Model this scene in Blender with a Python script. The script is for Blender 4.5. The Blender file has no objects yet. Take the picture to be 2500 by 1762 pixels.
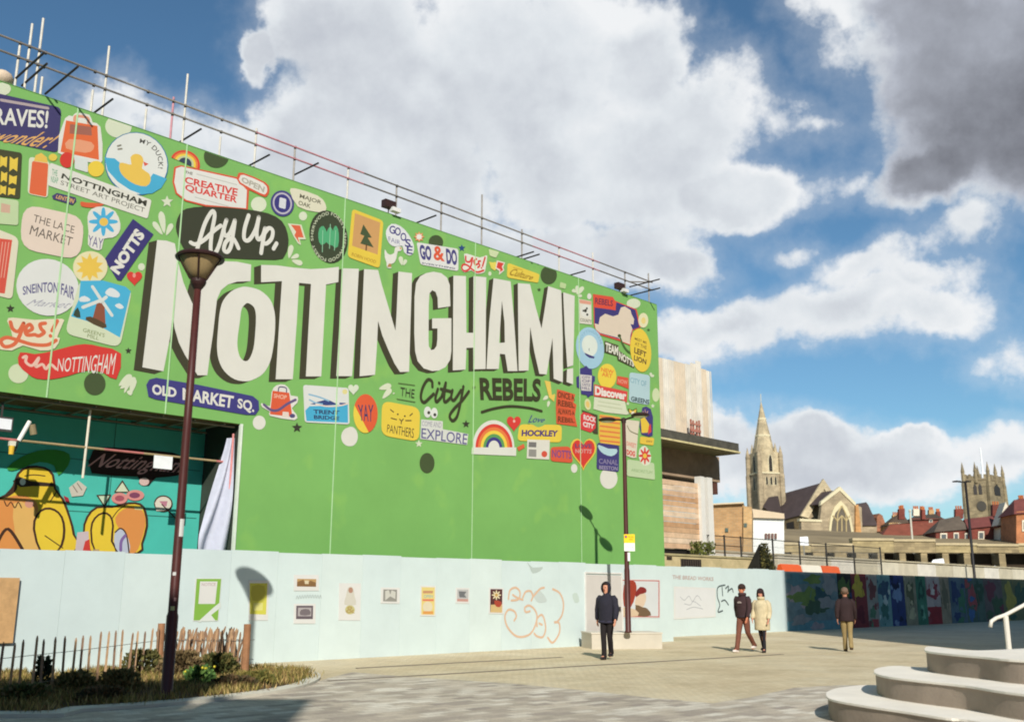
import bpy, bmesh, math, random
from mathutils import Vector, Matrix
from mathutils.geometry import tessellate_polygon
random.seed(7)
R = math.radians
S = bpy.context.scene
COL = S.collection

# ---------------------------------------------------------------- camera
FPX = 2450.0; PITCH = R(13.0); ROLL = R(0.2); EYE = 1.55
cam_d = bpy.data.cameras.new('camera'); cam = bpy.data.objects.new('camera', cam_d); COL.objects.link(cam)
cam_d.sensor_width = 36; cam_d.lens = FPX/2500*36; cam_d.clip_start = .1; cam_d.clip_end = 6000
cam_d.dof.use_dof = True; cam_d.dof.focus_distance = 27; cam_d.dof.aperture_fstop = 1.4
cam.location = (0, 0, EYE)
cam.rotation_euler = (Matrix.Rotation(R(90)+PITCH, 4, 'X') @ Matrix.Rotation(ROLL, 4, 'Z')).to_euler()
S.camera = cam
S.cycles.pixel_filter_type = 'BLACKMAN_HARRIS'; S.cycles.filter_width = 1.9

# ---------------------------------------------------------------- sun, sky, exposure
SUN_EL = R(32); SUN_DIR = Vector((.10, -.995, 0)).normalized()      # horizontal direction towards the sun
sl = bpy.data.lights.new('sun', 'SUN'); sl.energy = 5.0; sl.angle = R(.5); sl.color = (1, .945, .86)
so = bpy.data.objects.new('sun', sl); COL.objects.link(so)
tosun = SUN_DIR*math.cos(SUN_EL) + Vector((0, 0, math.sin(SUN_EL)))
so.rotation_euler = tosun.to_track_quat('Z', 'Y').to_euler(); so.location = (0, -20, 40)
S.view_settings.view_transform = 'Standard'; S.view_settings.look = 'None'
S.view_settings.exposure = 0.0; S.view_settings.gamma = 1; S.view_settings.use_curve_mapping = False

def ray(px, py):
    a = px-1250; b = 881-py
    a2 = a*math.cos(ROLL)-b*math.sin(ROLL); b2 = a*math.sin(ROLL)+b*math.cos(ROLL)
    d = Vector((a2, FPX*math.cos(PITCH)-b2*math.sin(PITCH), FPX*math.sin(PITCH)+b2*math.cos(PITCH)))
    return d/d.y
CAM = Vector((0, 0, EYE))
def at(px, py, Y): return CAM + ray(px, py)*Y
def gnd(px, py, z=0.0):
    d = ray(px, py); return CAM + d*((z-EYE)/d.z)

W = bpy.data.worlds.new('World'); S.world = W; W.use_nodes = True
def build_sky():
    nt = W.node_tree; N = nt.nodes; L = nt.links; N.clear()
    def nd(t, **k):
        n = N.new(t)
        for a, v in k.items(): setattr(n, a, v)
        return n
    def put(sock, v):
        if isinstance(v, bpy.types.NodeSocket): L.new(v, sock)
        else: sock.default_value = v
    def ma(op, a, b=None, c=None, clamp=False):
        n = nd('ShaderNodeMath', operation=op, use_clamp=clamp); put(n.inputs[0], a)
        if b is not None: put(n.inputs[1], b)
        if c is not None: put(n.inputs[2], c)
        return n.outputs[0]
    def vm(op, a, b=None):
        n = nd('ShaderNodeVectorMath', operation=op); put(n.inputs[0], a)
        if b is not None: put(n.inputs[1], b)
        return n.outputs['Value'] if op == 'LENGTH' else n.outputs[0]
    def smooth(v, a, b, lo=0., hi=1.):
        n = nd('ShaderNodeMapRange', interpolation_type='SMOOTHSTEP')
        put(n.inputs[0], v); put(n.inputs[1], a); put(n.inputs[2], b); put(n.inputs[3], lo); put(n.inputs[4], hi)
        return n.outputs[0]
    def noise(v, sc, det=5, ro=.55, lac=2.):
        n = nd('ShaderNodeTexNoise'); put(n.inputs['Vector'], v); n.inputs['Scale'].default_value = sc
        n.inputs['Detail'].default_value = det; n.inputs['Roughness'].default_value = ro; n.inputs['Lacunarity'].default_value = lac
        return n
    sky = nd('ShaderNodeTexSky', sky_type='NISHITA'); sky.sun_disc = False; sky.sun_elevation = SUN_EL
    sky.sun_rotation = math.atan2(SUN_DIR.x, SUN_DIR.y); sky.altitude = 60; sky.air_density = 1.0; sky.dust_density = .25; sky.ozone_density = 3.0
    tc = nd('ShaderNodeTexCoord'); dirv = tc.outputs['Generated']
    sx = nd('ShaderNodeSeparateXYZ'); L.new(dirv, sx.inputs[0]); x, y, z = sx.outputs
    az = ma('ARCTAN2', x, y); el = ma('ARCSINE', z)
    cb = nd('ShaderNodeCombineXYZ'); L.new(az, cb.inputs[0]); L.new(el, cb.inputs[1]); v = cb.outputs[0]
    wob = noise(dirv, 7, 3, .5); wo2 = noise(dirv, 26, 4, .6)
    w2 = vm('MULTIPLY', vm('SUBTRACT', wob.outputs['Color'], (.5, .5, .5)), (.085, .06, 0))
    w3 = vm('MULTIPLY', vm('SUBTRACT', wo2.outputs['Color'], (.5, .5, .5)), (.055, .04, 0))
    vv = vm('ADD', vm('ADD', v, w2), w3)
    def blob(px, py, rx, ry, rot=0., g=1.):
        d = ray(px, py).normalized()
        m = nd('ShaderNodeMapping', vector_type='TEXTURE'); L.new(vv, m.inputs['Vector'])
        m.inputs['Location'].default_value = (math.atan2(d.x, d.y), math.asin(d.z), 0)
        m.inputs['Rotation'].default_value = (0, 0, R(rot)); m.inputs['Scale'].default_value = (rx/2450, ry/2450, 1)
        return ma('MULTIPLY_ADD', vm('LENGTH', m.outputs[0]), -g, g)
    blobs = [(880,130,300,300),(780,330,190,170),(740,60,150,140),(860,480,330,130),(640,130,60,90),(1000,420,400,250),(1250,180,430,330),(1480,430,400,240),(1560,160,170,170),
             (1660,330,240,190),(1760,480,220,110),(1400,620,420,130),(1150,640,400,160),(700,420,130,140),(1650,650,150,70),(1780,530,110,50,0,.7),
             (300,275,150,60,0,.5),(440,330,150,70,0,.45),(570,370,110,70,0,.5),
             (2130,0,230,90,-10,.7),(1980,300,190,62,-10,.40),(2080,400,150,60,10,.30),(2120,120,120,110,30,.42),
             (2090,745,250,76,6,.62),(1790,800,230,66,8,.6),(2270,765,180,70,-4,.6),(2100,655,130,70,0,.55),(2230,690,150,45,-8,.5),(1650,860,160,65,0,.55),
             (2365,560,100,70,20,.36),(2480,860,80,50,0,.3),(1930,620,120,50,-10,.38),(1700,690,120,60,0,.42),
             (1760,1120,170,120),(1960,1130,260,125),(2170,1140,220,100),(2010,1070,130,60),(2440,1120,130,65,0,.6),(2230,1080,90,50),(1650,1030,90,60,0,.55)]
    dark = [(2380,190,330,290),(2560,330,360,190,-10),(2270,420,190,110),(2230,40,160,110),(2640,80,300,300)]
    F = None
    for b in blobs:
        o = blob(*b); F = o if F is None else ma('SMOOTH_MAX', F, o, .12)
    Dk = None
    for b in dark:
        o = blob(*b); Dk = o if Dk is None else ma('SMOOTH_MAX', Dk, o, .2)
    # the same broken cloud goes on round the rest of the sky
    far = noise(dirv, 3.1, 4, .5); fw = ma('MULTIPLY_ADD', far.outputs[0], 4.2, -2.62)
    dc = ray(1250, 700).normalized()
    cen = vm('LENGTH', vm('SUBTRACT', v, (math.atan2(dc.x, dc.y), math.asin(dc.z), 0)))
    fw = ma('SUBTRACT', fw, smooth(cen, .75, .58, 0, 3))
    F = ma('MAXIMUM', F, fw); F = ma('MAXIMUM', F, Dk)
    F = ma('MINIMUM', F, .62)
    n1 = noise(dirv, 10, 11, .60); n2 = noise(vm('ADD', dirv, (.006, 0, .016)), 10, 8, .60); n4 = noise(dirv, 10, 8, .60)
    n3 = noise(dirv, 5.5, 3, .5)
    d = ma('ADD', F, ma('MULTIPLY_ADD', n1.outputs[0], 1.45, -.74))
    alpha = ma('MULTIPLY', smooth(d, -.04, .34), smooth(el, -.03, .03))
    haze = ma('MULTIPLY', smooth(ma('ADD', d, .35), 0, .6), .24)          # thin veil round the clouds
    emb = ma('MULTIPLY', ma('SUBTRACT', n4.outputs[0], n2.outputs[0]), .42)
    thick = ma('ADD', smooth(F, .22, .60, 0, .75), smooth(d, .1, .7, 0, .25))
    lo = smooth(n3.outputs[0], .34, .66, -.07, .07)
    br = ma('ADD', ma('ADD', ma('MULTIPLY_ADD', thick, -.15, .85), emb), lo)
    dk = smooth(Dk, -.02, .55)
    br = ma('SUBTRACT', br, ma('MULTIPLY', dk, .36))
    br = ma('MAXIMUM', ma('MINIMUM', br, .88), .1)
    ramp = nd('ShaderNodeValToRGB'); L.new(br, ramp.inputs[0]); e = ramp.color_ramp.elements
    e[0].position = 0; e[0].color = (.03, .033, .05, 1); e[1].position = 1; e[1].color = (1, 1, 1, 1)
    for p, c in ((.25, (.205, .215, .25, 1)), (.5, (.46, .49, .56, 1)), (.75, (.74, .78, .82, 1))):
        q = e.new(p); q.color = c
    skc = nd('ShaderNodeMix', data_type='RGBA', blend_type='MULTIPLY'); skc.inputs[0].default_value = 1
    L.new(sky.outputs[0], skc.inputs[6]); skc.inputs[7].default_value = (SKY_GAIN*.77, SKY_GAIN*1.03, SKY_GAIN*1.07, 1)
    mx = nd('ShaderNodeMix', data_type='RGBA'); L.new(ma('MAXIMUM', alpha, haze), mx.inputs[0])
    L.new(skc.outputs[2], mx.inputs[6])
    sc = nd('ShaderNodeMix', data_type='RGBA', blend_type='MULTIPLY'); sc.inputs[0].default_value = 1
    L.new(ramp.outputs[0], sc.inputs[6]); sc.inputs[7].default_value = (10, 10, 10, 1)
    L.new(sc.outputs[2], mx.inputs[7])
    bg = nd('ShaderNodeBackground'); L.new(mx.outputs[2], bg.inputs[0]); bg.inputs[1].default_value = .1
    out = nd('ShaderNodeOutputWorld'); L.new(bg.outputs[0], out.inputs[0])
    W.cycles.sampling_method = 'MANUAL'; W.cycles.sample_map_resolution = 1024
SKY_GAIN = .95
build_sky()

# ---------------------------------------------------------------- materials
def srgb(h):
    h = h.lstrip('#'); c = [int(h[i:i+2], 16)/255 for i in (0, 2, 4)]
    return [x/12.92 if x <= .04045 else ((x+.055)/1.055)**2.4 for x in c]
_m = {}
def mat(h, rough=.75, var=.10, scale=2.5, bump=0., bscale=40., metal=0., tint=None, coat=0.):
    key = (h, rough, var, scale, bump, bscale, metal, tint)
    if key in _m: return _m[key]
    m = bpy.data.materials.new('paint'); m.use_nodes = True; nt = m.node_tree; P = nt.nodes['Principled BSDF']
    c = srgb(h) if isinstance(h, str) else list(h)
    tc = nt.nodes.new('ShaderNodeTexCoord'); nz = nt.nodes.new('ShaderNodeTexNoise')
    nz.inputs['Scale'].default_value = scale; nz.inputs['Detail'].default_value = 6; nz.inputs['Roughness'].default_value = .65
    nt.links.new(tc.outputs['Object'], nz.inputs['Vector'])
    rp = nt.nodes.new('ShaderNodeValToRGB'); nt.links.new(nz.outputs[0], rp.inputs[0])
    a = [max(0, x*(1-var)) for x in c]; b = [min(1, x*(1+var)) for x in c]
    if tint: t = srgb(tint); a = [.55*x+.45*y for x, y in zip(c, t)]
    rp.color_ramp.elements[0].position = .3; rp.color_ramp.elements[0].color = a+[1]
    rp.color_ramp.elements[1].position = .7; rp.color_ramp.elements[1].color = b+[1]
    nt.links.new(rp.outputs[0], P.inputs['Base Color']); P.inputs['Roughness'].default_value = rough; P.inputs['Metallic'].default_value = metal
    P.inputs['Specular IOR Level'].default_value = .3
    if bump:
        n2 = nt.nodes.new('ShaderNodeTexNoise'); n2.inputs['Scale'].default_value = bscale; n2.inputs['Detail'].default_value = 4
        nt.links.new(tc.outputs['Object'], n2.inputs['Vector'])
        bp = nt.nodes.new('ShaderNodeBump'); bp.inputs['Strength'].default_value = bump; bp.inputs['Distance'].default_value = .02
        nt.links.new(n2.outputs[0], bp.inputs['Height']); nt.links.new(bp.outputs[0], P.inputs['Normal'])
    _m[key] = m; return m
def paint(h, k=.76): return mat(tuple(round(x*k, 4) for x in srgb(h)) if isinstance(h, str) else h, .8, .03, 1.3)
def masonry(h, mortar, bw, bh, var=.2, rough=.9, bump=.4, msize=.012):
    key = ('mas', h, mortar, bw, bh, var)
    if key in _m: return _m[key]
    m = bpy.data.materials.new('masonry'); m.use_nodes = True; nt = m.node_tree; P = nt.nodes['Principled BSDF']
    tc = nt.nodes.new('ShaderNodeTexCoord'); g = nt.nodes.new('ShaderNodeNewGeometry')
    sp = nt.nodes.new('ShaderNodeSeparateXYZ'); nt.links.new(tc.outputs['Object'], sp.inputs[0])
    ad = nt.nodes.new('ShaderNodeMath'); ad.operation = 'ADD'; nt.links.new(sp.outputs[0], ad.inputs[0]); nt.links.new(sp.outputs[1], ad.inputs[1])
    cb = nt.nodes.new('ShaderNodeCombineXYZ'); nt.links.new(ad.outputs[0], cb.inputs[0]); nt.links.new(sp.outputs[2], cb.inputs[1])
    br = nt.nodes.new('ShaderNodeTexBrick'); nt.links.new(cb.outputs[0], br.inputs['Vector'])
    c = srgb(h); br.inputs['Color1'].default_value = [x*(1-var) for x in c]+[1]; br.inputs['Color2'].default_value = [min(1, x*(1+var)) for x in c]+[1]
    br.inputs['Mortar'].default_value = srgb(mortar)+[1]; br.inputs['Scale'].default_value = 1
    br.inputs['Brick Width'].default_value = bw; br.inputs['Row Height'].default_value = bh; br.inputs['Mortar Size'].default_value = msize
    nz = nt.nodes.new('ShaderNodeTexNoise'); nz.inputs['Scale'].default_value = .5; nz.inputs['Detail'].default_value = 7
    nt.links.new(tc.outputs['Object'], nz.inputs['Vector'])
    mp = nt.nodes.new('ShaderNodeMapRange'); nt.links.new(nz.outputs[0], mp.inputs[0]); mp.inputs[1].default_value = .3; mp.inputs[2].default_value = .7; mp.inputs[3].default_value = .62; mp.inputs[4].default_value = 1.15
    mx = nt.nodes.new('ShaderNodeMix'); mx.data_type = 'RGBA'; mx.blend_type = 'MULTIPLY'; mx.inputs[0].default_value = 1
    nt.links.new(br.outputs[0], mx.inputs[6]); nt.links.new(mp.outputs[0], mx.inputs[7]); nt.links.new(mx.outputs[2], P.inputs['Base Color'])
    P.inputs['Roughness'].default_value = rough
    bp = nt.nodes.new('ShaderNodeBump'); bp.inputs['Strength'].default_value = bump; bp.inputs['Distance'].default_value = .02; bp.invert = True
    nt.links.new(br.outputs['Fac'], bp.inputs['Height']); nt.links.new(bp.outputs[0], P.inputs['Normal'])
    _m[key] = m; return m

# ---------------------------------------------------------------- object helpers
def tag(o, label=None, cat=None, group=None, kind=None):
    if label: o['label'] = label
    if cat: o['category'] = cat
    if group: o['group'] = group
    if kind: o['kind'] = kind
    return o
def thing(name, label, cat, loc=(0, 0, 0), rz=0., group=None):
    o = bpy.data.objects.new(name, None); COL.objects.link(o); o.location = loc; o.rotation_euler = (0, 0, rz); o.empty_display_size = .1
    return tag(o, label, cat, group)
def mk(name, verts, faces, m, parent=None, smooth=False):
    me = bpy.data.meshes.new(name); me.from_pydata([tuple(v) for v in verts], [], faces); me.materials.append(m)
    if smooth: me.polygons.foreach_set('use_smooth', [True]*len(me.polygons))
    me.update(); o = bpy.data.objects.new(name, me); COL.objects.link(o)
    if parent is not None: o.parent = parent
    return o
def copy_tree(o, parent=None):
    c = o.copy(); COL.objects.link(c); c.parent = parent
    for ch in list(o.children): copy_tree(ch, c)
    return c
class MB:
    def __init__(s): s.v = []; s.f = []
    def add(s, vs, fs):
        k = len(s.v); s.v += [Vector(v) for v in vs]; s.f += [tuple(i+k for i in f) for f in fs]; return s
    def obox(s, o, a, b, c):                      # corner + three edge vectors
        o, a, b, c = map(Vector, (o, a, b, c)); p = [o, o+a, o+a+b, o+b]; p += [q+c for q in p]
        return s.add(p, [(3,2,1,0),(4,5,6,7),(0,1,5,4),(1,2,6,5),(2,3,7,6),(3,0,4,7)])
    def box(s, c, d, rz=0):
        c = Vector(c); q = Matrix.Rotation(rz, 3, 'Z'); x = q@Vector((d[0],0,0)); y = q@Vector((0,d[1],0)); z = Vector((0,0,d[2]))
        return s.obox(c-x/2-y/2-z/2, x, y, z)
    def tube(s, pts, r, n=8, cap=True):
        pts = [Vector(p) for p in pts]; rs = r if isinstance(r, (list, tuple)) else [r]*len(pts); vs = []; fs = []
        for i, p in enumerate(pts):
            t = (pts[min(i+1, len(pts)-1)]-pts[max(i-1, 0)]).normalized()
            if i == 0: a = t.cross(Vector((0,0,1)) if abs(t.z) < .95 else Vector((1,0,0)))
            else: a = a-t*a.dot(t)
            a.normalize(); b = t.cross(a)
            for k in range(n):
                an = 2*math.pi*k/n; vs.append(p+(a*math.cos(an)+b*math.sin(an))*rs[i])
        for i in range(len(pts)-1):
            for k in range(n): fs.append((i*n+k, i*n+(k+1)%n, (i+1)*n+(k+1)%n, (i+1)*n+k))
        if cap: fs += [tuple(range(n))[::-1], tuple((len(pts)-1)*n+k for k in range(n))]
        return s.add(vs, fs)
    def lathe(s, prof, c=(0,0,0), n=24, sx=1., sy=1.):
        c = Vector(c); vs = []; fs = []
        for r, z in prof:
            for k in range(n): an = 2*math.pi*k/n; vs.append(c+Vector((r*math.cos(an)*sx, r*math.sin(an)*sy, z)))
        for i in range(len(prof)-1):
            for k in range(n): fs.append((i*n+k, i*n+(k+1)%n, (i+1)*n+(k+1)%n, (i+1)*n+k))
        fs += [tuple(range(n))[::-1], tuple((len(prof)-1)*n+k for k in range(n))]
        return s.add(vs, fs)
    def sphere(s, c, r, n=10, m=7):
        r = Vector(r) if not isinstance(r, (int, float)) else Vector((r,r,r)); c = Vector(c); vs = []; fs = []
        for i in range(m+1):
            ph = math.pi*i/m
            for k in range(n): an = 2*math.pi*k/n; vs.append(c+Vector((r.x*math.sin(ph)*math.cos(an), r.y*math.sin(ph)*math.sin(an), r.z*math.cos(ph))))
        for i in range(m):
            for k in range(n): fs.append((i*n+k, (i+1)*n+k, (i+1)*n+(k+1)%n, i*n+(k+1)%n))
        return s.add(vs, fs)
    def prism(s, poly, ext):                      # closed planar outline swept by ext
        p = [Vector(q) for q in poly]; e = Vector(ext); n = len(p); k = len(s.v)
        tr = tessellate_polygon([p])
        fs = [tuple(t) for t in tr]+[tuple(i+n for i in reversed(t)) for t in tr]
        fs += [(i, (i+1)%n, (i+1)%n+n, i+n) for i in range(n)]
        return s.add(p+[q+e for q in p], fs)
    def build(s, name, m, parent=None, smooth=False):
        o = mk(name, s.v, s.f, m, parent, smooth)
        bm = bmesh.new(); bm.from_mesh(o.data); bmesh.ops.recalc_face_normals(bm, faces=bm.faces); bm.to_mesh(o.data); bm.free()
        return o

# ---------------------------------------------------------------- wall frames and flat paint
AZ = R(44.2); D = Vector((math.sin(AZ), math.cos(AZ), 0)); NW = Vector((math.cos(AZ), -math.sin(AZ), 0)); UP = Vector((0, 0, 1))
A0 = gnd(605, 1620)                                # foot of the white hoarding; u runs along D from here, v is height
class Frame:
    def __init__(s, back): s.o = A0-NW*back
    def uv(s, px, py):
        d = ray(px, py); t = (s.o-CAM).dot(NW)/d.dot(NW); q = CAM+d*t-s.o; return (q.dot(D), q.z)
    def pt(s, u, v, off=0.): return s.o+D*u+UP*v+NW*off
HF = Frame(0); GF = Frame(1.6); H2 = Frame(2.08); TF = Frame(4.1); SF = Frame(2.2); BF = Frame(3.6)
def cr(K, p): return (K[0]+p[0]*K[2], K[1]+p[1]*K[2])
c1=(0,150,.24728); c2=(0,500,.27816); c3=(350,350,.21635); c4=(650,450,.21777); c5=(1050,500,.17422); c6=(300,550,.27816); c7=(850,620,.29674)
c8=(1380,680,.16069); c9=(1380,900,.18545); ca=(300,900,.26132); cb=(0,940,.27193); cc=(0,1360,.34843); cd=(600,1350,.34843)
ce=(1380,1180,.28436); cf=(1580,850,.33991); cg=(1900,1100,.40928); c0=(0,0,.30905); PX=(0,0,1.)
def smooth_loop(p, n=4, closed=True):
    out = []; N = len(p)
    rng = range(N) if closed else range(N-1)
    for i in rng:
        g = (lambda j: p[j % N]) if closed else (lambda j: p[max(0, min(N-1, j))])
        a, b, c, d = g(i-1), g(i), g(i+1), g(i+2)
        for k in range(n):
            t = k/n; t2 = t*t; t3 = t2*t
            out.append(tuple(.5*((2*b[q])+(-a[q]+c[q])*t+(2*a[q]-5*b[q]+4*c[q]-d[q])*t2+(-a[q]+3*b[q]-3*c[q]+d[q])*t3) for q in (0, 1)))
    if not closed: out.append(tuple(p[-1]))
    return out
def clip_top(loop, vmax):
    out = []
    for i in range(len(loop)):
        a = loop[i-1]; b = loop[i]
        ia = a[1] <= vmax; ib = b[1] <= vmax
        if ia != ib: t = (vmax-a[1])/(b[1]-a[1]); out.append((a[0]+(b[0]-a[0])*t, vmax))
        if ib: out.append(b)
    return out
def dedupe(l):
    o = []
    for p in l:
        if not o or abs(p[0]-o[-1][0])+abs(p[1]-o[-1][1]) > 1e-5: o.append(p)
    if len(o) > 2 and abs(o[0][0]-o[-1][0])+abs(o[0][1]-o[-1][1]) < 1e-5: o.pop()
    return o
def fill(fr, loops, off, m, name, parent, copies=None):
    loops = [dedupe(l) for l in loops]; flat = [q for l in loops for q in l]
    tr = tessellate_polygon([[Vector((a, b, 0)) for a, b in l] for l in loops]); vs = []; fs = []
    for du, dv, do in (copies or [(0, 0, 0)]):
        k = len(vs); vs += [fr.pt(a+du, b+dv, off+do) for a, b in flat]
        for t in tr:
            a, b, c = (flat[i] for i in t)
            ar = (b[0]-a[0])*(c[1]-a[1])-(b[1]-a[1])*(c[0]-a[0])
            if abs(ar) < 1e-9: continue
            t = tuple(t) if ar > 0 else tuple(t)[::-1]
            fs.append(tuple(i+k for i in t))
    return mk(name, vs, fs, m, parent)
_tx = {}
def text_mesh(s, bold=0., gap=1.):
    key = (s, bold, gap)
    if key in _tx: return _tx[key]
    c = bpy.data.curves.new('t', 'FONT'); c.body = s; c.size = 1; c.resolution_u = 3; c.offset = bold; c.space_character = gap; c.align_x = 'CENTER'; c.space_line = .82
    o = bpy.data.objects.new('t', c); COL.objects.link(o); dg = bpy.context.evaluated_depsgraph_get(); dg.update()
    me = bpy.data.meshes.new_from_object(o.evaluated_get(dg)); v = [(p.co.x, p.co.y) for p in me.vertices]; f = [tuple(p.vertices) for p in me.polygons]
    bpy.data.objects.remove(o); bpy.data.curves.remove(c); bpy.data.meshes.remove(me)
    x0 = min(p[0] for p in v); x1 = max(p[0] for p in v); y0 = min(p[1] for p in v); y1 = max(p[1] for p in v)
    v = [((p[0]-x0)/(x1-x0), (p[1]-y0)/(y1-y0)) for p in v]
    _tx[key] = (v, f); return _tx[key]
_order = [0]
class Badge:                                       # first shape is the part, the later ones its sub-parts
    def __init__(s, name, parent, fr=None, vmax=None, label=None, base=None):
        s.n = name; s.p = parent; s.fr = fr or GF; s.o = None; s.k = 0; s.vmax = vmax; s.label = label
        if base is None: _order[0] += 1; base = .0070+.000125*_order[0]
        s.base = base
    def _put(s, make, nm):
        off = s.base+.000037*s.k; s.k += 1
        o = make(off, s.n if s.o is None else nm, s.p if s.o is None else s.o)
        if s.o is None:
            s.o = o
            if s.label: o['label'] = s.label
        return s
    def uv(s, K, pts): return [s.fr.uv(*cr(K, p)) for p in pts]
    def loop(s, lp, h, holes=(), nm='painted_shape'):
        if s.vmax: lp = clip_top(lp, s.vmax)
        return s._put(lambda off, n, p: fill(s.fr, [lp]+list(holes), off, paint(h), n, p), nm)
    def poly(s, K, pts, h, sm=0, nm='painted_shape', grow=0.):
        q = s.uv(K, smooth_loop(pts, sm) if sm else pts)
        if grow:
            cx = sum(a for a, b in q)/len(q); cy = sum(b for a, b in q)/len(q); q = [(cx+(a-cx)*(1+grow), cy+(b-cy)*(1+grow)) for a, b in q]
        return s.loop(q, h, nm=nm)
    def ell(s, K, cx, cy, rx, ry, h, rot=0, a0=0, a1=360, nm='painted_disc', n=28):
        c, d = math.cos(R(rot)), math.sin(R(rot)); pts = []
        for i in range(n if a1-a0 >= 360 else n+1):
            an = R(a0+(a1-a0)*i/n); x = rx*math.cos(an); y = ry*math.sin(an); pts.append((cx+x*c-y*d, cy+x*d+y*c))
        return s.loop(s.uv(K, pts), h, nm=nm)
    def rr(s, K, quad, h, r=.2, nm='painted_card'):   # rounded quad, corners TL TR BR BL
        pts = []
        for i in range(4):
            p = Vector(quad[i]); a = Vector(quad[i-1]); b = Vector(quad[(i+1) % 4])
            m = min((a-p).length, (b-p).length)*r
            a = p+(a-p).normalized()*m; b = p+(b-p).normalized()*m
            for t in (0, .25, .5, .75, 1): pts.append(tuple(a*(1-t)**2+p*2*t*(1-t)+b*t*t))
        return s.loop(s.uv(K, pts), h, nm=nm)
    def text(s, K, quad, string, h, bold=.0, shear=0., gap=1., nm='lettering', arch=0.):
        v, f = text_mesh(string, bold, gap); q = [Vector(c) for c in s.uv(K, quad)]   # TL TR BR BL
        def make(off, n, p):
            vs = []
            for a, b in v:
                a2 = a+shear*(b-.5); top = q[0].lerp(q[1], a2); bot = q[3].lerp(q[2], a2); w = bot.lerp(top, b+arch*(1-(2*a-1)**2)); vs.append(s.fr.pt(w.x, w.y, off))
            return mk(n, vs, f, paint(h), p)
        return s._put(make, nm)
    def arc(s, K, cx, cy, rx, ry, th, a0, a1, string, h, bold=0., nm='lettering'):     # letters round an ellipse, image angles, clockwise from a0 to a1
        v, f = text_mesh(string, bold, 1.1)
        def make(off, n, p):
            vs = []
            for a, b in v:
                an = R(a0+(a1-a0)*a); k = 1+th*(b-.5); u, w = s.fr.uv(*cr(K, (cx+rx*k*math.cos(an), cy+ry*k*math.sin(an)))); vs.append(s.fr.pt(u, w, off))
            return mk(n, vs, f, paint(h), p)
        return s._put(make, nm)
    def stroke(s, K, lines, w, h, sm=6, nm='brush_stroke'):
        def make(off, n, p):
            vs = []; fs = []; rise = 0
            for ln in lines:
                pts = smooth_loop(ln, sm, False) if sm and len(ln) > 2 else ln
                q = [Vector(c) for c in s.uv(K, pts)]; c = cr(K, pts[0]); hw = w*K[2]/2*abs(s.fr.uv(c[0], c[1]+1)[1]-s.fr.uv(c[0], c[1])[1])*1.08
                def push(pp): vs.append(s.fr.pt(pp.x, pp.y, off+rise)); return len(vs)-1
                t0 = (q[1]-q[0]).normalized(); t1 = (q[-1]-q[-2]).normalized(); prev = None
                n0 = Vector((-t0.y, t0.x)); n1 = Vector((-t1.y, t1.x))
                cap = [push(q[0]+(n0*math.cos(a)-t0*math.sin(a))*hw) for a in (0, .63, 1.26, 1.88, 2.51, 3.1416)]; fs.append(tuple(cap))
                for i, pp in enumerate(q):
                    t = (q[min(i+1, len(q)-1)]-q[max(0, i-1)]).normalized(); nn = Vector((-t.y, t.x))
                    cur = (push(pp+nn*hw), push(pp-nn*hw)); rise += 2e-6
                    if prev: fs.append((prev[0], prev[1], cur[1], cur[0]))
                    prev = cur
                cap = [push(q[-1]+(n1*math.cos(a)+t1*math.sin(a))*hw) for a in (0, .63, 1.26, 1.88, 2.51, 3.1416)]; fs.append(tuple(cap[::-1]))
            return mk(n, vs, fs, paint(h), p)
        return s._put(make, nm)
    def star(s, K, cx, cy, r, h, n=5, inner=.45, rot=-90, nm='painted_star'):
        return s.poly(K, [(cx+(r if i % 2 == 0 else r*inner)*math.cos(R(rot+180*i/n)), cy+(r if i % 2 == 0 else r*inner)*math.sin(R(rot+180*i/n))) for i in range(2*n)], h, nm=nm)
    def flower(s, K, cx, cy, rx, ry, h, n=8, nm='painted_petals'):
        pts = []
        for i in range(n*8):
            an = 2*math.pi*i/(n*8); k = .72+.28*math.cos(an*n); pts.append((cx+rx*k*math.cos(an), cy+ry*k*math.sin(an)))
        return s.poly(K, pts, h, nm=nm)
    def heart(s, K, cx, cy, rx, ry, h, nm='painted_heart'):
        pts = []
        for i in range(28):
            t = 2*math.pi*i/28; pts.append((cx+rx*math.sin(t)**3, cy-ry*(13*math.cos(t)-5*math.cos(2*t)-2*math.cos(3*t)-math.cos(4*t))/15))
        return s.poly(K, pts, h, nm=nm)
    def rainbow(s, K, cx, cy, r, cols, ky=1., rot=0, white=True):
        for i, h in enumerate(cols): s.ell(K, cx, cy, r*(1-.14*i), r*ky*(1-.14*i), h, rot, 180, 360, nm='rainbow_band')
        return s
CREAM='#e8e6da'; INK='#3c3c30'; NAVY='#3d3a7e'; RED='#e2483a'; ORANGE='#ee7448'; YEL='#f7d84e'; SKYB='#4db4d8'; PALE='#dfe6c8'; PINK='#ecd9c6'
TF = Frame(3.3)
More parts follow.
